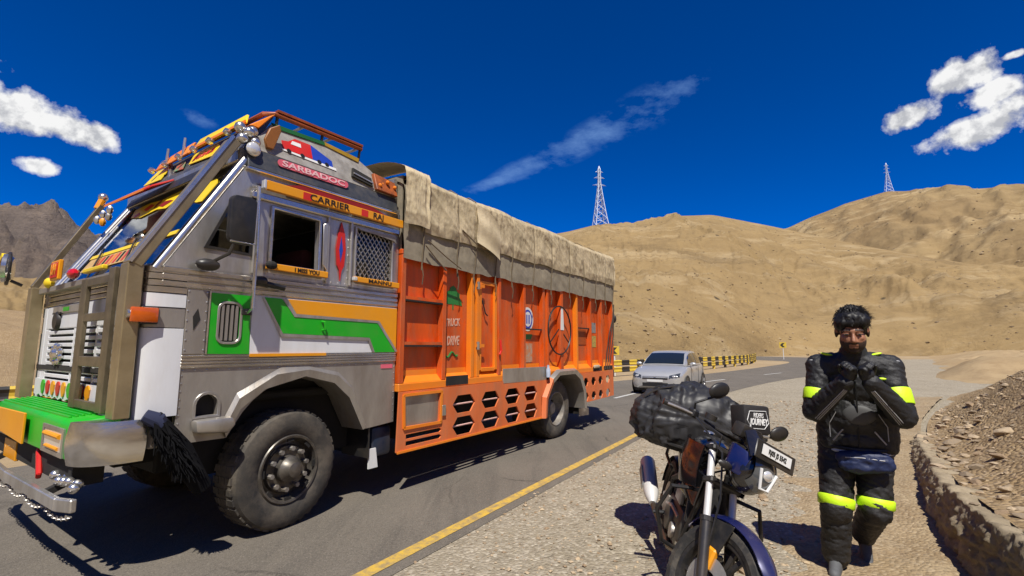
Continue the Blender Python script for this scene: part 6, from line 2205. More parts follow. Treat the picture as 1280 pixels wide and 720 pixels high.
# ------------------------------------------------------------------ motorcycle (local: +y forward, +x rider's right)
bike = thing('motorcycle', 'dark blue motorcycle on its side stand on the gravel facing the camera', 'motorcycle', (1.085, 3.24, 0.0), R(169))
bike.rotation_euler = (0, R(-14), R(169))
BLUE = mat('dark blue bike paint', (0.006, 0.012, 0.085), 0.25, 0.2, coat=0.8, dirt=0.15)
GLOSSBLK = mat('gloss black bike paint', (0.010, 0.010, 0.012), 0.18, coat=0.7, dirt=0.12)
MATTBLK = mat('matt black bike metal', (0.016, 0.016, 0.017), 0.5, 0.2, dirt=0.35, dirt_col=(0.14, 0.115, 0.085), dscale=9)
ENGINE = mat('grey engine alloy', (0.085, 0.082, 0.078), 0.42, 0.7, dirt=0.45, dirt_col=(0.18, 0.15, 0.11), dscale=9)
SILVER = mat('silver silencer', (0.68, 0.67, 0.65), 0.42, 0.25, dirt=0.25)
TYRE2 = mat('bike tyre rubber', (0.022, 0.021, 0.020), 0.75, dirt=0.7, dirt_col=(0.19, 0.16, 0.12), dscale=7, bump=0.2, bscale=60)
SEAT = mat('black seat vinyl', (0.014, 0.014, 0.014), 0.55, bump=0.1, bscale=60)

HEAD_P, RAKE = Vector((0, 0.40, 0.92)), R(26)
AXIS = Vector((0, -math.sin(RAKE), math.cos(RAKE)))
STEER = Matrix.Translation(HEAD_P) @ Matrix.Rotation(R(34), 4, AXIS) @ Matrix.Translation(-HEAD_P)


def bpart(mb, name, m, steer=False, parent=None, **kw):
    if steer:
        mb.v = [tuple(STEER @ Vector(p)) for p in mb.v]
    return mb.build(name, m, bike if parent is None else parent, **kw)


def bike_wheel(y, rw, steer, name, width):
    c = Vector((0, y, rw))
    w = width / 2
    r0 = rw - 0.075
    tyre = MB().lathe([(r0, -w * 0.75), (r0 + 0.025, -w), (rw - 0.02, -w * 0.92), (rw - 0.004, -w * 0.45), (rw, 0), (rw - 0.004, w * 0.45), (rw - 0.02, w * 0.92), (r0 + 0.025, w), (r0, w * 0.75)], c, (1, 0, 0), 48, close=True)
    for k in range(44):
        M = Matrix.Translation(c) @ Matrix.Rotation(2 * math.pi * k / 44, 4, 'X')
        for s in (-1, 1):
            tyre.hexa([M @ Vector(p) for p in [(s * 0.004, -0.008, rw - 0.004), (s * w * 0.8, -0.014, rw - 0.022), (s * w * 0.8, 0.004, rw - 0.022), (s * 0.004, 0.010, rw - 0.004), (s * 0.004, -0.008, rw + 0.004), (s * w * 0.84, -0.014, rw - 0.014), (s * w * 0.84, 0.004, rw - 0.014), (s * 0.004, 0.010, rw + 0.004)]])
    ty = bpart(tyre, name, TYRE2, steer, smooth=True, angle=30)
    rim = MB().lathe([(r0 + 0.004, -w * 0.7), (r0 - 0.02, -w * 0.6), (r0 - 0.03, -0.012), (r0 - 0.03, 0.012), (r0 - 0.02, w * 0.6), (r0 + 0.004, w * 0.7)], c, (1, 0, 0), 40)
    rim.lathe([(0.0, -0.05), (0.035, -0.05), (0.035, 0.05), (0.0, 0.05)], c, (1, 0, 0), 16)
    bpart(rim, 'rim', MATTBLK, steer, ty, smooth=True, angle=30)
    for k in range(6):
        a = 2 * math.pi * (k + 0.25) / 6
        for da in (-0.13, 0.13):
            bpart(MB().beam(c + Vector((0, 0.03 * math.cos(a), 0.03 * math.sin(a))), c + Vector((0, (r0 - 0.02) * math.cos(a + da), (r0 - 0.02) * math.sin(a + da))), 0.022, 0.018, (1, 0, 0)), 'spoke', MATTBLK, steer, ty)
    disc = MB().lathe([(0.06, 0.060), (0.128, 0.060), (0.128, 0.064), (0.06, 0.064)], c, (1, 0, 0), 32, close=True)
    bpart(disc, 'brake_disc', STEEL, steer, ty, smooth=True, angle=30)
    return ty


bike_wheel(0.70, 0.305, True, 'front_wheel', 0.10)
bike_wheel(-0.66, 0.31, False, 'rear_wheel', 0.13)
bpart(MB().box(0.045, 0.085, 0.62, 0.69, 0.36, 0.47), 'brake_caliper', AMBER, True, bevel=0.01)

# fork: axle to the triple clamps, parallel to the steering axis
ax = Vector((0, 0.70, 0.305))
for s in (-1, 1):
    o = Vector((s * 0.095, 0, 0))
    top = ax + AXIS * 0.70 + o
    bpart(MB().tube([ax + o + AXIS * -0.03, ax + o + AXIS * 0.30], [0.026, 0.030], 12), 'fork_slider', mat('dark fork slider', (0.05, 0.05, 0.052), 0.35, 0.6, dirt=0.3), True, smooth=True, angle=40)
    bpart(MB().tube([ax + o + AXIS * 0.28, top], 0.019, 12), 'fork_tube', SILVER, True, smooth=True, angle=40)
    bpart(MB().tube([ax + o + AXIS * 0.285, ax + o + AXIS * 0.31], 0.033, 12), 'dust_seal', BLACK, True)
for d in (0.50, 0.68):
    bpart(MB().beam(ax + AXIS * d + Vector((-0.12, 0, 0)), ax + AXIS * d + Vector((0.12, 0, 0)), 0.07, 0.035, AXIS), 'triple_clamp', MATTBLK, True, bevel=0.008)
# front mudguard
mg = MB()
def fend(i, j, r=0.335, wd=0.062):
    a = R(28 + 122 * i)
    u = 2 * j - 1
    rr = r + 0.012 - 0.03 * u * u
    tip = min(1, min(i, 1 - i) / 0.18)
    return Vector((u * wd * (0.45 + 0.55 * tip), 0.70 + rr * math.cos(a), 0.305 + rr * math.sin(a)))
mg.grid(lambda i, j: tuple(fend(i, j)), 18, 8)
mg.grid(lambda i, j: tuple(fend(i, j, 0.331, 0.060)), 18, 8)
bpart(mg, 'front_mudguard', BLUE, True, smooth=True, angle=60)
for s in (-1, 1):
    bpart(MB().plate([(0, 0)] * 3, 0, 0) if False else MB().hexa([(s * 0.064, 0.60, 0.60), (s * 0.064, 0.72, 0.62), (s * 0.064, 0.70, 0.46), (s * 0.064, 0.61, 0.46), (s * 0.072, 0.60, 0.60), (s * 0.072, 0.72, 0.62), (s * 0.072, 0.70, 0.46), (s * 0.072, 0.61, 0.46)]), 'mudguard_stay', MATTBLK, True, bevel=0.003)
# headlight pod with blue cowl
hd = MB()
hc = Vector((0, 0.60, 0.90))
hd.ball(hc, (0.105, 0.10, 0.125), 20, 14)
head = bpart(hd, 'headlight_shell', GLOSSBLK, True, smooth=True)
b = MB()
b.grid(lambda i, j: (0.082 * (2 * i - 1), 0.693 + 0.022 * (1 - (2 * i - 1) ** 2) * 1.0 - 0.030 * abs(2 * j - 1) ** 2, 0.90 + (0.085 - 0.035 * (2 * i - 1) ** 2 * (j < 0.5)) * (2 * j - 1)), 10, 10)
bpart(b, 'headlight_lens', mat('grey headlamp lens', (0.10, 0.11, 0.12), 0.1, 0.3, coat=1.0), True, head, smooth=True)
bpart(MB().tube([(0.058, 0.704, 0.945), (0.028, 0.716, 0.850), (-0.028, 0.716, 0.850), (-0.058, 0.704, 0.945)], 0.008, 8), 'light_strip', WHITE_P, True, head, smooth=True)
bpart(MB().ball((0, 0.704, 0.92), (0.038, 0.018, 0.03), 12, 8), 'lamp_glass', LAMP, True, head, smooth=True)
for s in (-1, 1):
    bpart(MB().hexa([(s * 0.085, 0.66, 0.985), (s * 0.135, 0.56, 1.0), (s * 0.12, 0.54, 0.86), (s * 0.095, 0.64, 0.85), (s * 0.09, 0.60, 0.985), (s * 0.115, 0.52, 1.0), (s * 0.10, 0.52, 0.86), (s * 0.085, 0.60, 0.85)]), 'headlight_cowl', BLUE, True, head, bevel=0.012, seg=2)
vis = MB()
vis.grid(lambda i, j: (0.11 * (2 * i - 1) * (1 - 0.25 * j), 0.66 - 0.12 * j, 1.005 + 0.11 * j - 0.03 * (2 * i - 1) ** 2), 10, 8)
vis.grid(lambda i, j: (0.11 * (2 * i - 1) * (1 - 0.25 * j), 0.655 - 0.12 * j, 1.0 + 0.11 * j - 0.03 * (2 * i - 1) ** 2), 10, 8)
bpart(vis, 'fly_screen', GLOSSBLK, True, smooth=True, angle=60)
npl = bpart(MB().hexa([(-0.15, 0.715, 0.985), (0.15, 0.715, 0.985), (0.15, 0.690, 1.075), (-0.15, 0.690, 1.075), (-0.15, 0.707, 0.983), (0.15, 0.707, 0.983), (0.15, 0.682, 1.073), (-0.15, 0.682, 1.073)]), 'number_plate', BLACK, True, bevel=0.004)
bpart(MB().hexa([(-0.11, 0.7145, 1.012), (0.11, 0.7145, 1.012), (0.11, 0.7005, 1.062), (-0.11, 0.7005, 1.062), (-0.11, 0.7115, 1.011), (0.11, 0.7115, 1.011), (0.11, 0.6975, 1.061), (-0.11, 0.6975, 1.061)]), 'plate_face', WHITE_P, True, npl)
_o = STEER @ Vector((0, 0.7100, 1.037))
_x = (STEER.to_3x3() @ Vector((-1, 0, 0)))
_u = (STEER.to_3x3() @ Vector((0, -0.26, 0.96)))
text('RJ05 JS 5542', 0.036, INK, npl, _o, _x, _u, 0.20)

# handlebar, grips, levers, mirrors, instruments
hb_c = ax + AXIS * 0.74
barp = [(-0.36, 0.20, 1.02), (-0.20, 0.28, 1.035), (-0.09, 0.345, 1.02), (0.09, 0.345, 1.02), (0.20, 0.28, 1.035), (0.36, 0.20, 1.02)]
bpart(MB().tube(barp, 0.012, 8), 'handlebar', MATTBLK, True, smooth=True)
for s in (-1, 1):
    bpart(MB().tube([(s * 0.24, 0.26, 1.033), (s * 0.37, 0.195, 1.02)], 0.019, 10), 'grip', BLACK, True, smooth=True, angle=40)
    bpart(MB().tube([(s * 0.22, 0.30, 1.035), (s * 0.30, 0.285, 1.03), (s * 0.38, 0.25, 1.02)], 0.007, 6), 'lever', STEEL, True, smooth=True)
    bpart(MB().box(min(s * 0.19, s * 0.24), max(s * 0.19, s * 0.24), 0.25, 0.31, 1.015, 1.065), 'switch_block', BLACK, True, bevel=0.01)
    mp_ = Vector((0.18, 0.35, 1.225)) if s > 0 else Vector((-0.40, 0.33, 1.185))
    bpart(MB().tube([(s * 0.21, 0.28, 1.045), (s * 0.24, 0.29, 1.10), mp_ + Vector((0, 0, -0.035))], 0.0075, 6), 'mirror_stem', STEEL if s < 0 else BLACK, True, smooth=True)
    bpart(MB().ball(mp_, (0.072, 0.022, 0.048), 16, 10, M=Matrix.Rotation(R(28 if s < 0 else 35), 3, 'Y')), 'mirror', BLACK, True, smooth=True)
    bpart(MB().ball((s * 0.15, 0.58, 0.87), (0.05, 0.022, 0.022), 10, 6), 'turn_signal', BLACK, True, smooth=True)
bpart(MB().box(-0.08, 0.08, 0.44, 0.52, 1.04, 1.12), 'instruments', BLACK, True, bevel=0.015, seg=2)
bpart(MB().lathe([(0, 0), (0.032, 0.0), (0.034, 0.03), (0.0, 0.035)], (0.16, 0.36, 1.05), (0, 0, 1), 12), 'brake_reservoir', BLACK, True, smooth=True)
for s in (-1, 1):
    bpart(MB().tube([(s * 0.2, 0.28, 1.03), (s * 0.12, 0.45, 1.0), (s * 0.06, 0.42, 0.85), (s * 0.05, 0.25, 0.72)], 0.006, 5), 'cable', BLACK, True, smooth=True)
bpart(MB().tube([(0.21, 0.30, 1.03), (0.14, 0.52, 0.92), (0.10, 0.60, 0.70), (0.08, 0.64, 0.45)], 0.006, 5), 'brake_hose', BLACK, True, smooth=True)

# tank, shrouds, seat, tail
tk = MB()
def tank(i, j):
    y = 0.36 - 0.52 * i
    a = math.pi * j
    w = 0.145 * math.sin(math.pi * (0.16 + 0.74 * i)) ** 0.6
    h = (0.165 if i < 0.5 else 0.165 - 0.10 * (i - 0.5)) * math.sin(math.pi * min(1, 0.28 + 0.55 * i)) ** 0.5
    return (w * math.cos(a) * (1.0 if True else 0), y, 0.80 + h * math.sin(a) ** 0.75)
tk.grid(tank, 18, 18)
bpart(tk, 'fuel_tank', GLOSSBLK, smooth=True)
for s in (-1, 1):
    b = MB()
    b.grid(lambda i, j: (s * (0.125 + 0.055 * math.sin(math.pi * i) + 0.012 * math.sin(math.pi * j)), 0.46 - 0.42 * i, 0.70 + 0.24 * j - 0.06 * i + 0.05 * i * j), 10, 8)
    b.grid(lambda i, j: (s * (0.117 + 0.055 * math.sin(math.pi * i) + 0.012 * math.sin(math.pi * j)), 0.46 - 0.42 * i, 0.70 + 0.24 * j - 0.06 * i + 0.05 * i * j), 10, 8)
    bpart(b, 'tank_shroud', GLOSSBLK if s > 0 else BLUE, smooth=True, angle=60)
bpart(MB().ball((0.05, 0.18, 0.985), (0.035, 0.035, 0.012), 12, 6), 'fuel_cap', CHROME, smooth=True)
st = MB()
st.grid(lambda i, j: (0.125 * math.cos(math.pi * j) * (1 - 0.25 * i), -0.12 - 0.62 * i, 0.80 + 0.045 * math.sin(math.pi * j) + 0.05 * i * i), 14, 10)
st.box(-0.11, 0.11, -0.72, -0.14, 0.74, 0.80)
bpart(st, 'seat', SEAT, smooth=True, angle=50)
bpart(MB().hexa([(-0.10, -0.15, 0.76), (0.10, -0.15, 0.76), (0.11, -0.15, 0.60), (-0.11, -0.15, 0.60), (-0.06, -0.86, 0.86), (0.06, -0.86, 0.86), (0.05, -0.80, 0.76), (-0.05, -0.80, 0.76)]), 'tail_panel', BLUE, bevel=0.02, seg=2)
# frame, engine, exhaust
for s in (-1, 1):
    bpart(MB().tube([(s * 0.04, 0.40, 0.86), (s * 0.13, 0.15, 0.70), (s * 0.13, -0.18, 0.58), (s * 0.12, -0.22, 0.38)], 0.019, 8), 'frame_tube', MATTBLK, smooth=True)
    bpart(MB().tube([(s * 0.04, 0.40, 0.80), (s * 0.10, 0.34, 0.45), (s * 0.10, 0.20, 0.24), (s * 0.11, -0.2, 0.25)], 0.016, 8), 'frame_tube', MATTBLK, smooth=True)
    bpart(MB().beam((s * 0.10, -0.2, 0.36), (s * 0.10, -0.66, 0.31), 0.03, 0.05), 'swingarm', MATTBLK, bevel=0.006)
    bpart(MB().tube([(s * 0.12, -0.18, 0.34), (s * 0.22, -0.18, 0.32)], 0.014, 8), 'footpeg', BLACK)
    # crash bars
    bpart(MB().tube([(s * 0.06, 0.36, 0.68), (s * 0.24, 0.40, 0.66), (s * 0.29, 0.36, 0.50), (s * 0.22, 0.32, 0.32), (s * 0.08, 0.26, 0.26)], 0.0125, 8), 'crash_bar', MATTBLK, smooth=True)
en = bpart(MB().box(-0.13, 0.13, -0.20, 0.26, 0.25, 0.50), 'engine', ENGINE, bevel=0.035, seg=2)
for k in range(7):
    bpart(MB().box(-0.085, 0.085, 0.08, 0.27, 0.505 + 0.025 * k, 0.519 + 0.025 * k), 'cooling_fin', ENGINE, False, en)
bpart(MB().box(-0.06, 0.06, 0.10, 0.25, 0.50, 0.70), 'cylinder', MATTBLK, False, en, bevel=0.01)
bpart(MB().lathe([(0, 0.02), (0.09, 0.018), (0.10, 0.0), (0.10, -0.02)], (0.135, -0.05, 0.37), (1, 0, 0), 20), 'clutch_cover', ENGINE, False, en, smooth=True)
bpart(MB().hexa([(-0.12, 0.30, 0.72), (0.12, 0.30, 0.72), (0.12, 0.335, 0.46), (-0.12, 0.335, 0.46), (-0.12, 0.265, 0.72), (0.12, 0.265, 0.72), (0.12, 0.30, 0.46), (-0.12, 0.30, 0.46)]), 'oil_cooler', MATTBLK, bevel=0.006)
bpart(MB().hexa([(-0.13, 0.33, 0.30), (0.13, 0.33, 0.30), (0.12, -0.15, 0.20), (-0.12, -0.15, 0.20), (-0.13, 0.33, 0.34), (0.13, 0.33, 0.34), (0.12, -0.15, 0.25), (-0.12, -0.15, 0.25)]), 'belly_pan', GLOSSBLK, bevel=0.01)
ex = bpart(MB().tube([(0.03, 0.26, 0.60), (0.06, 0.36, 0.50), (0.09, 0.33, 0.28), (0.13, 0.1, 0.22), (0.15, -0.15, 0.25), (0.20, -0.35, 0.315)], 0.021, 10), 'exhaust_pipe', mat('browned exhaust pipe', (0.20, 0.16, 0.12), 0.35, 0.9, dirt=0.4), smooth=True)
e0_, e1_ = Vector((0.205, -0.36, 0.32)), Vector((0.245, -0.80, 0.52))
dxe = (e1_ - e0_).normalized()
bpart(MB().tube([e0_, e0_ + dxe * 0.06, e0_ + dxe * 0.12, e0_ + dxe * 0.46, e1_], [0.024, 0.045, 0.056, 0.060, 0.050], 18), 'silencer', SILVER, False, ex, smooth=True, angle=40)
bpart(MB().tube([e1_ - dxe * 0.002, e1_ + dxe * 0.02], [0.030, 0.028], 14), 'silencer_tip', BLACK, False, ex)
bpart(MB().hexa([e0_ + dxe * 0.16 + Vector((0.058, 0, -0.03)), e0_ + dxe * 0.38 + Vector((0.06, 0, -0.03)), e0_ + dxe * 0.38 + Vector((0.06, 0, 0.03)), e0_ + dxe * 0.16 + Vector((0.058, 0, 0.03)), e0_ + dxe * 0.16 + Vector((0.066, 0, -0.03)), e0_ + dxe * 0.38 + Vector((0.068, 0, -0.03)), e0_ + dxe * 0.38 + Vector((0.068, 0, 0.03)), e0_ + dxe * 0.16 + Vector((0.066, 0, 0.03))]), 'heat_shield', STEEL, False, ex, bevel=0.004)
bpart(MB().tube([(0, -0.25, 0.66), (0, -0.35, 0.42)], 0.04, 10), 'rear_shock', RED, smooth=True)
b = MB()
b.grid(lambda i, j: (0.07 * (2 * j - 1), -0.66 + 0.345 * math.cos(R(60 + 110 * i)), 0.31 + 0.345 * math.sin(R(60 + 110 * i)) - 0.02 * (2 * j - 1) ** 2), 12, 4)
bpart(b, 'rear_mudguard', BLACK, smooth=True)
bpart(MB().tube([(-0.12, -0.10, 0.27), (-0.20, -0.06, 0.10), (-0.235, -0.02, -0.005)], 0.012, 8).box(-0.27, -0.20, -0.05, 0.02, -0.01, 0.006), 'side_stand', MATTBLK, smooth=True, angle=40)
for s in (-1, 1):   # luggage frame
    bpart(MB().tube([(s * 0.10, -0.15, 0.80), (s * 0.27, -0.30, 0.78), (s * 0.28, -0.72, 0.76), (s * 0.10, -0.86, 0.82)], 0.010, 6), 'luggage_rail', MATTBLK, smooth=True)

# covered luggage on the back
lug = thing('luggage_bundle', 'bulky black rain-covered luggage strapped across the back of the motorcycle', 'luggage', (0, 0, 0), 0)
lug.matrix_world = Matrix.Translation(bike.location) @ bike.rotation_euler.to_matrix().to_4x4()
COVER = mat('black nylon rain cover', (0.017, 0.017, 0.019), 0.5, var=0.5, vscale=5, dark=(0.035, 0.034, 0.034), dirt=0.15, dirt_col=(0.12, 0.10, 0.08))
n_a, n_b = 150, 90
A_ = np.linspace(0, 2 * np.pi, n_a)[:, None]
Bq = np.linspace(0.0, np.pi, n_b)[None]
sx, sy, sz = np.sin(Bq) * np.cos(A_), np.sin(Bq) * np.sin(A_), np.cos(Bq) + 0 * A_
pw = lambda q, e: np.sign(q) * np.abs(q) ** e
bxr = 0.415 * pw(sx, 0.75)
byr = 0.26 * pw(sy, 0.8)
bzr = 0.215 * pw(sz, 0.85)
cen = np.exp(-((bxr - 0.02) / 0.20) ** 2)
bzr = bzr + 0.07 * cen * (sz > -0.2) - 0.05 * np.clip(np.abs(bxr) - 0.2, 0, 1)
ang = np.arctan2(sz, sx)
wr = 0.030 * ridged(bxr * 7.5 + byr * 1.5 + 1.2 * bzr, byr * 2.0 + 0.8 * bzr, 4, 0.5) + 0.018 * ridged(bxr * 16 + 3 * bzr, bzr * 7 + byr * 9, 3, 0.55) - 0.008 + 0.014 * fbm(bxr * 9, bzr * 5 + byr * 7, 4) + 0.012 * ridged(ang * 3 + 4, byr * 5, 3, 0.5)
k_ = 1 + (wr - 0.02) / 0.30
PP = np.stack([bxr * k_ - 0.01, byr * k_ - 0.50, np.maximum(bzr * k_ + 0.92, 0.74 + 0.05 * wr)], 2)
lc = mesh_obj('rain_cover', grid_mesh('rain_cover', PP, COVER), lug)
for yy in (-0.42, -0.60):
    pts = []
    for a in np.linspace(-0.1, math.pi + 0.1, 16):
        pts.append((0.44 * math.cos(a), yy, 0.93 + 0.285 * math.sin(a) ** 0.8 if math.sin(a) > 0 else 0.89))
    MB().tube(pts, 0.007, 5).build('strap', BLACK, lug)
# small bag with white script on the handlebar
hbag = thing('handlebar_bag', 'small black handlebar bag with white script lettering above the number plate', 'bag', (0, 0, 0), 0)
hbag.matrix_world = lug.matrix_world.copy()
M = STEER @ Matrix.Translation((-0.04, 0.42, 1.16)) @ Matrix.Rotation(R(20), 4, 'Y') @ Matrix.Rotation(R(18), 4, 'X')
MB().box(-0.095, 0.095, -0.05, 0.06, -0.08, 0.08, 0, M).build('pouch', mat('black bag cloth', (0.015, 0.013, 0.013), 0.7, bump=0.2, bscale=60), hbag, bevel=0.014, seg=2)
pan = MB()
pan.tube([M @ Vector(p) for p in [(-0.075, 0.063, -0.015), (-0.06, 0.063, 0.05), (0.06, 0.063, 0.045), (0.08, 0.063, -0.005), (0.05, 0.063, -0.05), (-0.04, 0.063, -0.05)]], 0.0022, 4, close=True)
pan.build('white_outline', WHITE_P, hbag)
ro = M.to_3x3()
text('RIDERS', 0.038, WHITE_P, hbag, M @ Vector((0, 0.064, 0.022)), ro @ Vector((-1, 0, 0)), ro @ Vector((0, 0, 1)), 0.085, shear=0.3)
text('JOURNEY', 0.05, WHITE_P, hbag, M @ Vector((0, 0.064, -0.014)), ro @ Vector((-1, 0, 0)), ro @ Vector((0, 0, 1)), 0.125, shear=0.3, bold=0.001)

for s in (-1, 1):
    bpart(MB().tube([(s * 0.05, 0.10, 0.72), (s * 0.10, 0.02, 0.60), (s * 0.09, -0.05, 0.48)], 0.010, 6), 'hose', BLACK, smooth=True)
    for k in range(5):
        a = 2 * math.pi * k / 5
        bpart(MB().ball((s * 0.136, -0.05 + 0.075 * math.cos(a), 0.37 + 0.075 * math.sin(a)), 0.009, 6, 5), 'bolt', STEEL, False, en)
    bpart(MB().hexa([(s * 0.09, 0.46, 0.78), (s * 0.16, 0.30, 0.80), (s * 0.17, 0.26, 0.62), (s * 0.11, 0.42, 0.58), (s * 0.08, 0.45, 0.78), (s * 0.15, 0.29, 0.80), (s * 0.16, 0.25, 0.62), (s * 0.10, 0.41, 0.58)]), 'radiator_shroud', GLOSSBLK, bevel=0.006)
    bpart(MB().tube([(s * 0.14, -0.30, 0.62), (s * 0.15, -0.55, 0.66), (s * 0.10, -0.80, 0.72)], 0.012, 6), 'grab_rail', MATTBLK, smooth=True)
bpart(MB().box(0.10, 0.135, 0.0, 0.16, 0.50, 0.60), 'injector_box', STEEL2, bevel=0.01)
bpart(MB().tube([(0.13, 0.20, 0.44), (0.15, 0.05, 0.46), (0.15, -0.12, 0.42)], 0.012, 6), 'coolant_pipe', STEEL, smooth=True)
bpart(MB().hexa([(0.115, -0.16, 0.46), (0.125, -0.34, 0.44), (0.125, -0.30, 0.34), (0.115, -0.16, 0.32), (0.145, -0.16, 0.46), (0.155, -0.34, 0.44), (0.155, -0.30, 0.34), (0.145, -0.16, 0.32)]), 'foot_bracket', STEEL2, bevel=0.008)
bpart(MB().lathe([(0.0, 0.012), (0.045, 0.010), (0.05, 0.0), (0.05, -0.02)], (0.14, 0.12, 0.33), (1, 0, 0), 16), 'oil_filter_cover', STEEL2, False, en, smooth=True)

# ------------------------------------------------------------------ the walker (local: facing -y, z up)
def fuse(prims, voxel, smooth_it=4):
    """union of tapered limbs and ellipsoids as one continuous surface"""
    mb = MB()
    for p in prims:
        if p[0] == 'cap':
            _, a, b, ra, rb = p
            a, b = Vector(a), Vector(b)
            mb.tube([a, b], [ra, rb], 18)
            mb.ball(a, ra, 16, 10)
            mb.ball(b, rb, 16, 10)
        else:
            mb.ball(p[1], p[2], 24, 16, M=p[3] if len(p) > 3 else None)
    me = mb.mesh('tmp', [], merge=False)
    o = bpy.data.objects.new('tmp', me)
    COL.objects.link(o)
    r = o.modifiers.new('r', 'REMESH')
    r.mode = 'VOXEL'
    r.voxel_size = voxel
    s = o.modifiers.new('s', 'SMOOTH')
    s.iterations = smooth_it
    s.factor = 0.5
    dg_ = bpy.context.evaluated_depsgraph_get()
    out = bpy.data.meshes.new_from_object(o.evaluated_get(dg_))
    bpy.data.objects.remove(o)
    bpy.data.meshes.remove(me)
    return out


def verts(me):
    a = np.zeros(len(me.vertices) * 3, np.float32)
    me.vertices.foreach_get('co', a)
    return a.reshape(-1, 3).astype(float)


def normals(me):
    a = np.zeros(len(me.vertices) * 3, np.float32)
    me.vertices.foreach_get('normal', a)
    return a.reshape(-1, 3).astype(float)


def setv(me, V):
    me.vertices.foreach_set('co', V.astype(np.float32).ravel())
    me.update()
    me.polygons.foreach_set('use_smooth', np.ones(len(me.polygons), bool))


def face_centres(me):
    a = np.zeros(len(me.polygons) * 3, np.float32)
    me.polygons.foreach_get('center', a)
    return a.reshape(-1, 3)


walker = thing('person', 'person in black riding jacket and trousers with neon bands, hands at chin', 'person', (2.335, 3.33, 0), R(-33))
SKIN = mat('brown skin', (0.33, 0.15, 0.085), 0.48, var=0.3, vscale=14, dark=(0.20, 0.08, 0.045))
STUBBLE = mat('bearded skin', (0.055, 0.030, 0.021), 0.65, var=0.8, vscale=60, dark=(0.02, 0.013, 0.011))
HAIR = mat('black hair', (0.008, 0.0075, 0.008), 0.5, spec=0.35)
JACK = mat('black riding jacket', (0.010, 0.010, 0.011), 0.58, var=0.6, vscale=5, dark=(0.022, 0.022, 0.024), bump=0.25, bscale=120)
TROU = mat('black riding trousers', (0.012, 0.0115, 0.012), 0.62, var=0.6, vscale=5, dark=(0.026, 0.024, 0.024), bump=0.25, bscale=110, dirt=0.18, dirt_col=(0.10, 0.085, 0.07))
NEON = mat('neon yellow reflective band', (0.62, 0.95, 0.02), 0.5, var=0.2, vscale=20, dark=(0.45, 0.75, 0.02), bump=0.15, bscale=40)
GREYP = mat('grey reflective piping', (0.33, 0.33, 0.34), 0.5)
GLOVE = mat('black gloves', (0.012, 0.012, 0.013), 0.5, bump=0.3, bscale=90)
SHOE = mat('grey walking shoe', (0.10, 0.105, 0.11), 0.7, var=0.6, vscale=18, dark=(0.07, 0.07, 0.075))

pel, chest, neck = Vector((0.03, 0.02, 0.87)), Vector((0.045, -0.07, 1.24)), Vector((0.05, -0.15, 1.44))
HC = Vector((0.05, -0.265, 1.60))
HS = 1.16                     # head size
shR, shL = Vector((-0.145, -0.11, 1.365)), Vector((0.235, -0.12, 1.365))
elR, elL = Vector((-0.205, -0.20, 1.075)), Vector((0.285, -0.215, 1.075))
wrR, wrL = Vector((-0.015, -0.40, 1.285)), Vector((0.120, -0.41, 1.285))
hipR, hipL = Vector((-0.085, 0.01, 0.84)), Vector((0.125, 0.02, 0.84))
knR, knL = Vector((-0.125, -0.11, 0.45)), Vector((0.105, -0.06, 0.46))
anR, anL = Vector((-0.15, -0.06, 0.10)), Vector((0.04, 0.28, 0.16))
HCV = HC


HR = Matrix.Rotation(R(15), 3, 'X')       # head bowed


def H(x, y, z):
    return HC + HR @ Vector((x, y, z)) * HS

# body: head, neck, torso, limbs in one surface
bodyp = [
    ('ell', H(0, 0.022, 0.035), (0.0900, 0.1067, 0.1021)), ('ell', H(0, -0.025, -0.045), (0.0770, 0.0742, 0.0870)),
    ('ell', H(0, -0.050, -0.088), (0.0418, 0.0371, 0.0325)),
    ('ell', H(0, -0.064, 0.022), (0.0650, 0.0255, 0.0186)),
    ('cap', H(0, -0.080, 0.012), H(0, -0.103, -0.028), 0.0085, 0.0145), ('ell', H(0, -0.090, -0.034), (0.0220, 0.0162, 0.0116)),
    ('ell', H(0.032, -0.062, -0.020), (0.0255, 0.0209, 0.0209)), ('ell', H(-0.032, -0.062, -0.020), (0.0255, 0.0209, 0.0209)),
    ('ell', H(0, -0.080, -0.058), (0.0302, 0.0139, 0.0081)), ('ell', H(0, -0.078, -0.070), (0.0255, 0.0139, 0.0081)),
    ('ell', H(0.078, 0.015, -0.005), (0.0116, 0.0255, 0.0371)), ('ell', H(-0.078, 0.015, -0.005), (0.0116, 0.0255, 0.0371)),
    ('cap', H(0, 0.02, -0.06), neck, 0.052, 0.058),
    ('ell', chest, (0.165, 0.105, 0.20)), ('cap', chest, pel, 0.115, 0.115), ('ell', pel, (0.15, 0.11, 0.10)),
    ('cap', neck, shR, 0.055, 0.058), ('cap', neck, shL, 0.055, 0.058),
    ('cap', shR, elR, 0.055, 0.045), ('cap', shL, elL, 0.055, 0.045), ('cap', elR, wrR, 0.043, 0.030), ('cap', elL, wrL, 0.043, 0.030),
    ('cap', hipR, knR, 0.080, 0.058), ('cap', hipL, knL, 0.080, 0.058), ('cap', knR, anR, 0.055, 0.036), ('cap', knL, anL, 0.055, 0.036),
]
bodyp = [p + (HR,) if p[0] == 'ell' and p[1].z > neck.z + 0.03 else p for p in bodyp]
me = fuse(bodyp, 0.0065, 3)
V = verts(me)
NN = normals(me)
for s in (-1, 1):   # eye sockets
    c = np.array(H(s * 0.031, -0.086, 0.006))
    d2 = np.sum(((V - c) / (0.019, 0.03, 0.012)) ** 2, 1)
    V[:, 1] += 0.010 * np.exp(-d2)
c = np.array(H(0, -0.09, -0.064))
d2 = np.sum(((V - c) / (0.026, 0.03, 0.0035)) ** 2, 1)
V[:, 1] += 0.006 * np.exp(-d2)
setv(me, V)
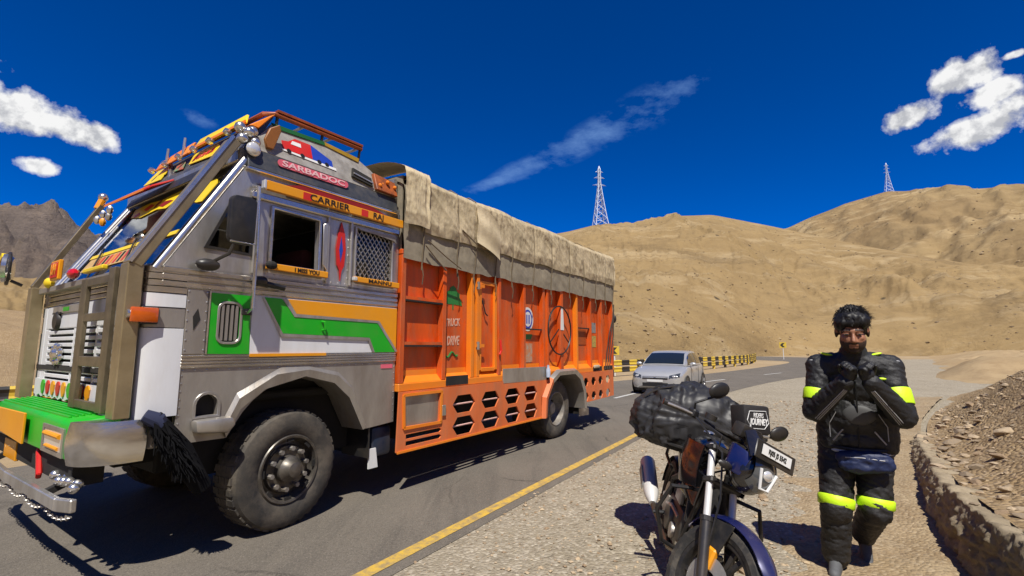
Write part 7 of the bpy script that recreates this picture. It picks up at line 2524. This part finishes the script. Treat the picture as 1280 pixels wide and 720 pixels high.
me.materials.append(SKIN)
me.materials.append(STUBBLE)
fc = ((face_centres(me) - np.array(HC)) @ np.array(HR)) / HS
x_, y_, z_ = fc[:, 0], fc[:, 1], fc[:, 2]
beard = (y_ < 0.03) & (z_ < -0.040 + 0.25 * np.maximum(0, np.abs(x_) - 0.045)) & (z_ > -0.135) & ~((np.abs(x_) < 0.022) & (z_ < -0.052) & (z_ > -0.074) & (y_ < -0.07)) & (y_ > -0.2)
beard |= (np.abs(x_) > 0.062) & (y_ < 0.01) & (z_ < 0.0) & (z_ > -0.1)
beard &= (np.abs(x_) < 0.1)
brow = (np.abs(np.abs(x_) - 0.033) < 0.021) & (np.abs(z_ - 0.027 + 0.12 * (np.abs(x_) - 0.033)) < 0.0055) & (y_ < -0.05)
me.polygons.foreach_set('material_index', (beard | brow).astype(np.int32))
mesh_obj('body', me, walker)
EYE = mat('eye white', (0.55, 0.50, 0.46), 0.3)
for s in (-1, 1):
    e = MB().ball(H(s * 0.031, -0.0735, 0.005), (0.0157, 0.0128, 0.0072), 12, 8).build('eye', EYE, walker, smooth=True)
    MB().ball(H(s * 0.031, -0.083, 0.005), (0.0064, 0.0046, 0.0064), 10, 6).build('iris', INK, e, smooth=True)
    MB().tube([H(s * (0.031 + 0.016 * q), -0.083 + 0.007 * q * q, 0.0115 - 0.004 * q * q) for q in (-1, -0.5, 0, 0.5, 1)], 0.0030, 6).build('eyelid', SKIN, e, smooth=True)
# hair
hp = [('ell', H(0, 0.030, 0.040), (0.088, 0.104, 0.097)), ('ell', H(0.0, -0.020, 0.085), (0.074, 0.060, 0.036)), ('ell', H(0.042, -0.02, 0.068), (0.044, 0.058, 0.040)),
      ('ell', H(-0.046, -0.015, 0.060), (0.036, 0.062, 0.046)), ('ell', H(-0.012, -0.062, 0.066), (0.050, 0.020, 0.020))]
hp = [p + (HR,) for p in hp]
me = fuse(hp, 0.008, 2)
V = verts(me)
V += normals(me) * (0.010 * ridged(V[:, 0] * 30, V[:, 2] * 12 + V[:, 1] * 12, 3, 0.5))[:, None]
setv(me, V)
me.materials.append(HAIR)
hair = mesh_obj('hair', me, walker)
rh = random.Random(9)
tf = MB()
for k in range(1100):
    a, b_ = rh.uniform(0, 2 * math.pi), rh.uniform(0.0, 1.75)
    d = Vector((math.sin(b_) * math.cos(a), math.sin(b_) * math.sin(a), math.cos(b_)))
    p = H(0, 0.028, 0.052) + Vector((d.x * 0.088, d.y * 0.104, d.z * 0.096))
    if p.y < HC.y - 0.06 and p.z < HC.z + 0.075:
        continue
    if p.z < HC.z - 0.03 and p.y < HC.y + 0.02:
        continue
    sw = Vector((0.35 + rh.uniform(-.6, .6), -0.45 + rh.uniform(-.4, .4), rh.uniform(-0.5, 0.25)))
    t = (d * rh.uniform(0.15, 0.6) + sw * 0.8).normalized()
    L = rh.uniform(0.016, 0.036)
    tf.tube([p - d * 0.01, p + t * L * 0.5 + d * 0.006, p + t * L + Vector((0, 0, -0.012))], [0.0045, 0.0034, 0.0006], 4)
for k in range(170):      # fringe and temples
    u = rh.uniform(-1, 1)
    p = H(0.062 * u, -0.070 + 0.035 * u * u + rh.uniform(0, 0.02), 0.080 + rh.uniform(-0.012, 0.02))
    t = Vector((0.5 * u + 0.35 + rh.uniform(-.3, .3), -0.35 + rh.uniform(-.2, .2), -0.75 + rh.uniform(-.2, .5))).normalized()
    L = rh.uniform(0.02, 0.042)
    tf.tube([p, p + t * L * 0.5 + Vector((0, -0.004, 0.004)), p + t * L], [0.0042, 0.0032, 0.0006], 4)
for k in range(150):      # wind-lifted ends on the crown
    a, b_ = rh.uniform(-1.2, 1.0), rh.uniform(0.2, 1.35)
    d = Vector((math.sin(b_) * math.cos(a), math.sin(b_) * math.sin(a), math.cos(b_)))
    p = H(0, 0.028, 0.045) + Vector((d.x * 0.086, d.y * 0.10, d.z * 0.094))
    t = (d * 0.5 + Vector((0.7, 0.1, rh.uniform(-0.1, 0.35)))).normalized()
    L = rh.uniform(0.035, 0.062)
    tf.tube([p, p + t * L * 0.5, p + t * L + Vector((0, 0, -0.006))], [0.0042, 0.003, 0.0005], 4)
tf.build('hair_tufts', HAIR, hair, smooth=True)['kind'] = 'stuff'

# jacket
jp = [('cap', Vector((-0.10, -0.06, 1.30)), Vector((-0.085, -0.02, 0.87)), 0.115, 0.12), ('cap', Vector((0.19, -0.06, 1.30)), Vector((0.155, -0.02, 0.87)), 0.115, 0.12),
      ('ell', chest + Vector((0, 0.0, 0.03)), (0.215, 0.150, 0.19)), ('ell', Vector((0.04, -0.05, 1.06)), (0.208, 0.155, 0.20)), ('ell', Vector((0.035, -0.02, 0.89)), (0.208, 0.155, 0.12)),
      ('cap', neck + Vector((0, 0.01, -0.03)), neck + Vector((0, -0.01, 0.025)), 0.085, 0.078),
      ('cap', neck + Vector((-0.03, 0.0, -0.05)), shR, 0.082, 0.086), ('cap', neck + Vector((0.03, 0, -0.05)), shL, 0.082, 0.086),
      ('ell', shR + Vector((-0.02, 0, 0.0)), (0.080, 0.086, 0.080)), ('ell', shL + Vector((0.02, 0, 0.0)), (0.080, 0.086, 0.080)),
      ('cap', shR, elR, 0.086, 0.074), ('cap', shL, elL, 0.086, 0.074), ('ell', elR, (0.078, 0.076, 0.076)), ('ell', elL, (0.078, 0.076, 0.076)),
      ('cap', elR, wrR, 0.074, 0.050), ('cap', elL, wrL, 0.074, 0.050)]
me = fuse(jp, 0.008, 5)
V = verts(me)
NN = normals(me)
fold = 0.0065 * ridged(V[:, 2] * 17 + V[:, 0] * 9, V[:, 0] * 8 - V[:, 1] * 6, 4, 0.6) + 0.005 * fbm(V[:, 0] * 26, V[:, 2] * 30 + V[:, 1] * 16, 3)
V = V + NN * (fold - 0.005)[:, None]
V[:, 2] = np.maximum(V[:, 2], 0.815 + 0.008 * np.sin(V[:, 0] * 22))
setv(me, V)
me.materials.append(JACK)
jacket = mesh_obj('jacket', me, walker)


def band(a, b, t0, t1, ra, rb, m, name, parent, n=28, grow=0.004):
    """sleeve-like band round a limb from share t0 to t1"""
    a, b = Vector(a), Vector(b)
    ts = [t0, t0 + 0.02, (t0 + t1) / 2, t1 - 0.02, t1]
    mb = MB().tube([a.lerp(b, t) for t in ts], [(ra + (rb - ra) * t) + grow * (0.3 if i in (0, 4) else 1) for i, t in enumerate(ts)], n, caps=False)
    return mb.build(name, m, parent, smooth=True, angle=60)


band(shR, elR, 0.56, 0.80, 0.092, 0.082, NEON, 'neon_band', jacket)
band(shL, elL, 0.48, 0.80, 0.092, 0.082, NEON, 'neon_band', jacket)
for x in (-0.105, 0.175):
    MB().ball((x, -0.175 + 0.05 * abs(x), 1.452), (0.040, 0.018, 0.010), 12, 6, M=Matrix.Rotation(R(14 if x < 0 else -14), 3, 'Y')).build('neon_patch', NEON, jacket, smooth=True)
MB().ball((0.19, -0.255, 1.30), (0.026, 0.010, 0.009), 12, 6).build('neon_patch', NEON, jacket, smooth=True)
for (e, w, s) in ((elR, wrR, -1), (elL, wrL, 1)):
    ax_ = (w - e).normalized()
    side_v = ax_.cross(Vector((0, 1, 0))).normalized() * s
    out_v = Vector((0, -1, 0)) - ax_ * ax_.dot(Vector((0, -1, 0)))
    out_v.normalize()
    for q in (-0.014, 0.0, 0.014):
        pts = []
        for t in (0.02, 0.25, 0.5, 0.75, 0.95):
            r = 0.076 + (0.053 - 0.076) * t
            off = out_v * math.cos(0.55 + q * 12) + ax_.cross(out_v) * s * -math.sin(0.55 + q * 12)
            pts.append(e.lerp(w, t) + off.normalized() * (r + 0.003))
        MB().tube(pts, 0.0036, 5).build('piping', GREYP, jacket)
for s in (-1, 1):
    MB().tube([(0.04 + s * 0.12, -0.182, 1.07), (0.04 + s * 0.165, -0.165, 0.99), (0.04 + s * 0.165, -0.155, 0.90)], 0.003, 5).build('piping', GREYP, jacket)
MB().ball((0.05, -0.195, 1.06), (0.095, 0.020, 0.065), 18, 10).build('chest_panel', mat('charcoal panel', (0.055, 0.056, 0.058), 0.6), jacket, smooth=True)

MB().tube([(0.045, -0.232, 1.28), (0.043, -0.215, 1.10), (0.04, -0.185, 0.95), (0.038, -0.172, 0.83)], 0.005, 6).build('zip', mat('dark zip', (0.03, 0.03, 0.032), 0.4, 0.6), jacket)
for s_ in (-1, 1):
    MB().tube([(0.04 + s_ * 0.09, -0.195, 0.96), (0.04 + s_ * 0.15, -0.165, 0.88)], 0.005, 6).build('pocket_zip', GREYP, jacket)
    MB().tube([(0.045 + s_ * 0.10, -0.20, 1.40), (0.045 + s_ * 0.16, -0.19, 1.34), (0.045 + s_ * 0.17, -0.20, 1.24)], 0.004, 5).build('seam', GREYP, jacket)
MB().tube([(0.035 + 0.213 * math.cos(a), -0.018 + 0.158 * math.sin(a), 0.835) for a in [i * math.pi / 24 for i in range(48)]], 0.011, 6, close=True).build('hem_band', JACK, jacket, smooth=True)
for q_ in (shR, shL):
    MB().ball(q_ + Vector((-0.05 if q_.x < 0 else 0.05, -0.05, 0.045)), (0.022, 0.012, 0.007), 10, 6).build('logo_patch', GREYP, jacket, smooth=True)

# gloves: palm and five fingers each, closed against each other below the chin
def glove(w, s):
    d = Vector((s * -0.35, -0.25, 0.75)).normalized()       # hand direction from the wrist
    side = Vector((s * -0.55, -0.6, -0.45)).normalized()
    side = (side - d * side.dot(d)).normalized()            # across the knuckles
    nrm = d.cross(side).normalized() * s
    palm = w + d * 0.055
    pr = [('cap', w - d * 0.02, w + d * 0.02, 0.042, 0.038), ('ell', palm, (0.044, 0.036, 0.046)), ('cap', w + d * 0.03, w + d * 0.085, 0.036, 0.034)]
    for k in range(4):
        o = (k - 1.5) * 0.0215
        L = [0.070, 0.080, 0.076, 0.060][k]
        a = w + d * 0.088 + side * o
        b = a + (d * 0.8 + nrm * 0.6).normalized() * L * 0.45
        c_ = b + (d * 0.05 + nrm * 1.0).normalized() * L * 0.33
        e = c_ + (d * -0.7 + nrm * 0.6).normalized() * L * 0.28
        pr += [('cap', a, b, 0.0125, 0.0118), ('cap', b, c_, 0.0118, 0.011), ('cap', c_, e, 0.011, 0.0095)]
    a = w + d * 0.028 - side * 0.036
    b = a + (d * 0.7 - side * 0.45 + nrm * 0.5).normalized() * 0.042
    c_ = b + (d * 0.7 + side * 0.1 + nrm * 0.7).normalized() * 0.034
    pr += [('cap', a, b, 0.015, 0.0135), ('cap', b, c_, 0.0135, 0.0105)]
    me = fuse(pr, 0.0045, 2)
    setv(me, verts(me))
    me.materials.append(GLOVE)
    g_ = mesh_obj('glove', me, walker)
    band(w - d * 0.035, w + d * 0.012, 0, 1, 0.047, 0.045, JACK, 'cuff', g_, 20, 0.002)
    MB().ball(w + d * 0.075 - nrm * 0.034, (0.018, 0.012, 0.022), 10, 6).build('knuckle_guard', GREYP, g_, smooth=True)


glove(wrR, -1)
glove(wrL, 1)

# trousers
tp = [('ell', pel + Vector((0, 0.01, -0.02)), (0.192, 0.142, 0.13)), ('cap', hipR, knR, 0.118, 0.094), ('cap', hipL, knL, 0.118, 0.092), ('cap', knR, anR + Vector((0, 0, 0.02)), 0.092, 0.082), ('cap', knL, anL + Vector((0, -0.02, 0.03)), 0.090, 0.076),
      ('ell', knR + Vector((0, -0.02, -0.01)), (0.092, 0.09, 0.10)), ('ell', knL + Vector((0, -0.02, -0.01)), (0.090, 0.09, 0.10))]
me = fuse(tp, 0.008, 5)
V = verts(me)
NN = normals(me)
fold = 0.008 * ridged(V[:, 2] * 17 + 6 * V[:, 0], V[:, 0] * 8 + V[:, 1] * 8, 4, 0.6) + 0.005 * fbm(V[:, 0] * 22, V[:, 2] * 26, 3)
V = V + NN * (fold - 0.005)[:, None]
setv(me, V)
me.materials.append(TROU)
trou = mesh_obj('trousers', me, walker)
band(hipR, knR, 0.865, 1.03, 0.120, 0.099, NEON, 'neon_band', trou, grow=0.013)
band(hipL, knL, 0.855, 1.02, 0.120, 0.097, NEON, 'neon_band', trou, grow=0.013)
# shirt hem showing at the waist
hm = MB()
hm.tube([(0.035 + 0.206 * math.cos(a), -0.012 + 0.152 * math.sin(a), 0.816 + 0.006 * math.sin(3 * a)) for a in [i * math.pi / 24 for i in range(48)]], 0.012, 6, close=True)
hm.build('shirt_hem', mat('pale shirt hem', (0.55, 0.57, 0.62), 0.8), walker, smooth=True)


def shoe(an, toe, heel_up):
    fwd = Vector(toe).normalized()
    lat = fwd.cross(Vector((0, 0, 1))).normalized()
    a = Vector((an.x, an.y, an.z))
    pr = [('cap', a + Vector((0, 0, 0.02)), a + Vector((0, 0, -0.04)), 0.05, 0.046), ('cap', a - fwd * 0.03 + Vector((0, 0, -0.05)), a + fwd * 0.16 + Vector((0, 0, -0.062)), 0.042, 0.036), ('cap', a + Vector((0, 0, -0.01)), a + fwd * 0.12 + Vector((0, 0, -0.05)), 0.044, 0.036)]
    me = fuse(pr, 0.007, 2)
    V = verts(me)
    setv(me, V)
    me.materials.append(SHOE)
    return me


me = shoe(anR, (-0.12, -1, 0), 0)
V = verts(me); V[:, 2] = np.maximum(V[:, 2], 0.004); setv(me, V)
mesh_obj('shoe', me, walker)
me = shoe(anL, (0.02, -0.85, -0.55), 1)
V = verts(me); V[:, 2] = np.maximum(V[:, 2], 0.004); setv(me, V)
mesh_obj('shoe', me, walker)

# waist pouch
pouch = thing('waist_pouch', 'navy blue waist pouch worn at the front of the walking person', 'bag', (2.335, 3.33, 0), R(-33))
pm = [('ell', Vector((0.06, -0.165, 0.775)), (0.165, 0.045, 0.060)), ('ell', Vector((0.03, -0.172, 0.735)), (0.12, 0.042, 0.050)), ('ell', Vector((0.13, -0.160, 0.75)), (0.10, 0.042, 0.05))]
me = fuse(pm, 0.008, 3)
V = verts(me)
V = V + normals(me) * (0.008 * ridged(V[:, 0] * 12, V[:, 2] * 18, 3, 0.5) - 0.004)[:, None]
setv(me, V)
NAVYC = mat('navy nylon', (0.012, 0.022, 0.075), 0.55, var=0.4, vscale=10, dark=(0.008, 0.013, 0.04), bump=0.15, bscale=80)
me.materials.append(NAVYC)
mesh_obj('pouch', me, pouch)
MB().tube([(0.035 + 0.202 * math.cos(a), -0.006 + 0.150 * math.sin(a), 0.792 + 0.01 * math.cos(a)) for a in [i * math.pi / 24 for i in range(48)]], 0.016, 6, close=True).build('belt', NAVYC, pouch, smooth=True)
MB().tube([(-0.05, -0.205, 0.785), (0.05, -0.212, 0.792), (0.17, -0.205, 0.785)], 0.004, 5).build('zip', GREYP, pouch)

for o_ in (walker, pouch):
    o_.scale = (0.94, 1.0, 1.0)

# ------------------------------------------------------------------ lettering becomes plain mesh
dg = bpy.context.evaluated_depsgraph_get()
for o in [q for q in scene.objects if q.type == 'FONT']:
    me = bpy.data.meshes.new_from_object(o.evaluated_get(dg))
    n = bpy.data.objects.new('lettering', me)
    COL.objects.link(n)
    n.parent = o.parent
    n.matrix_local = o.matrix_local.copy()
    bpy.data.objects.remove(o)
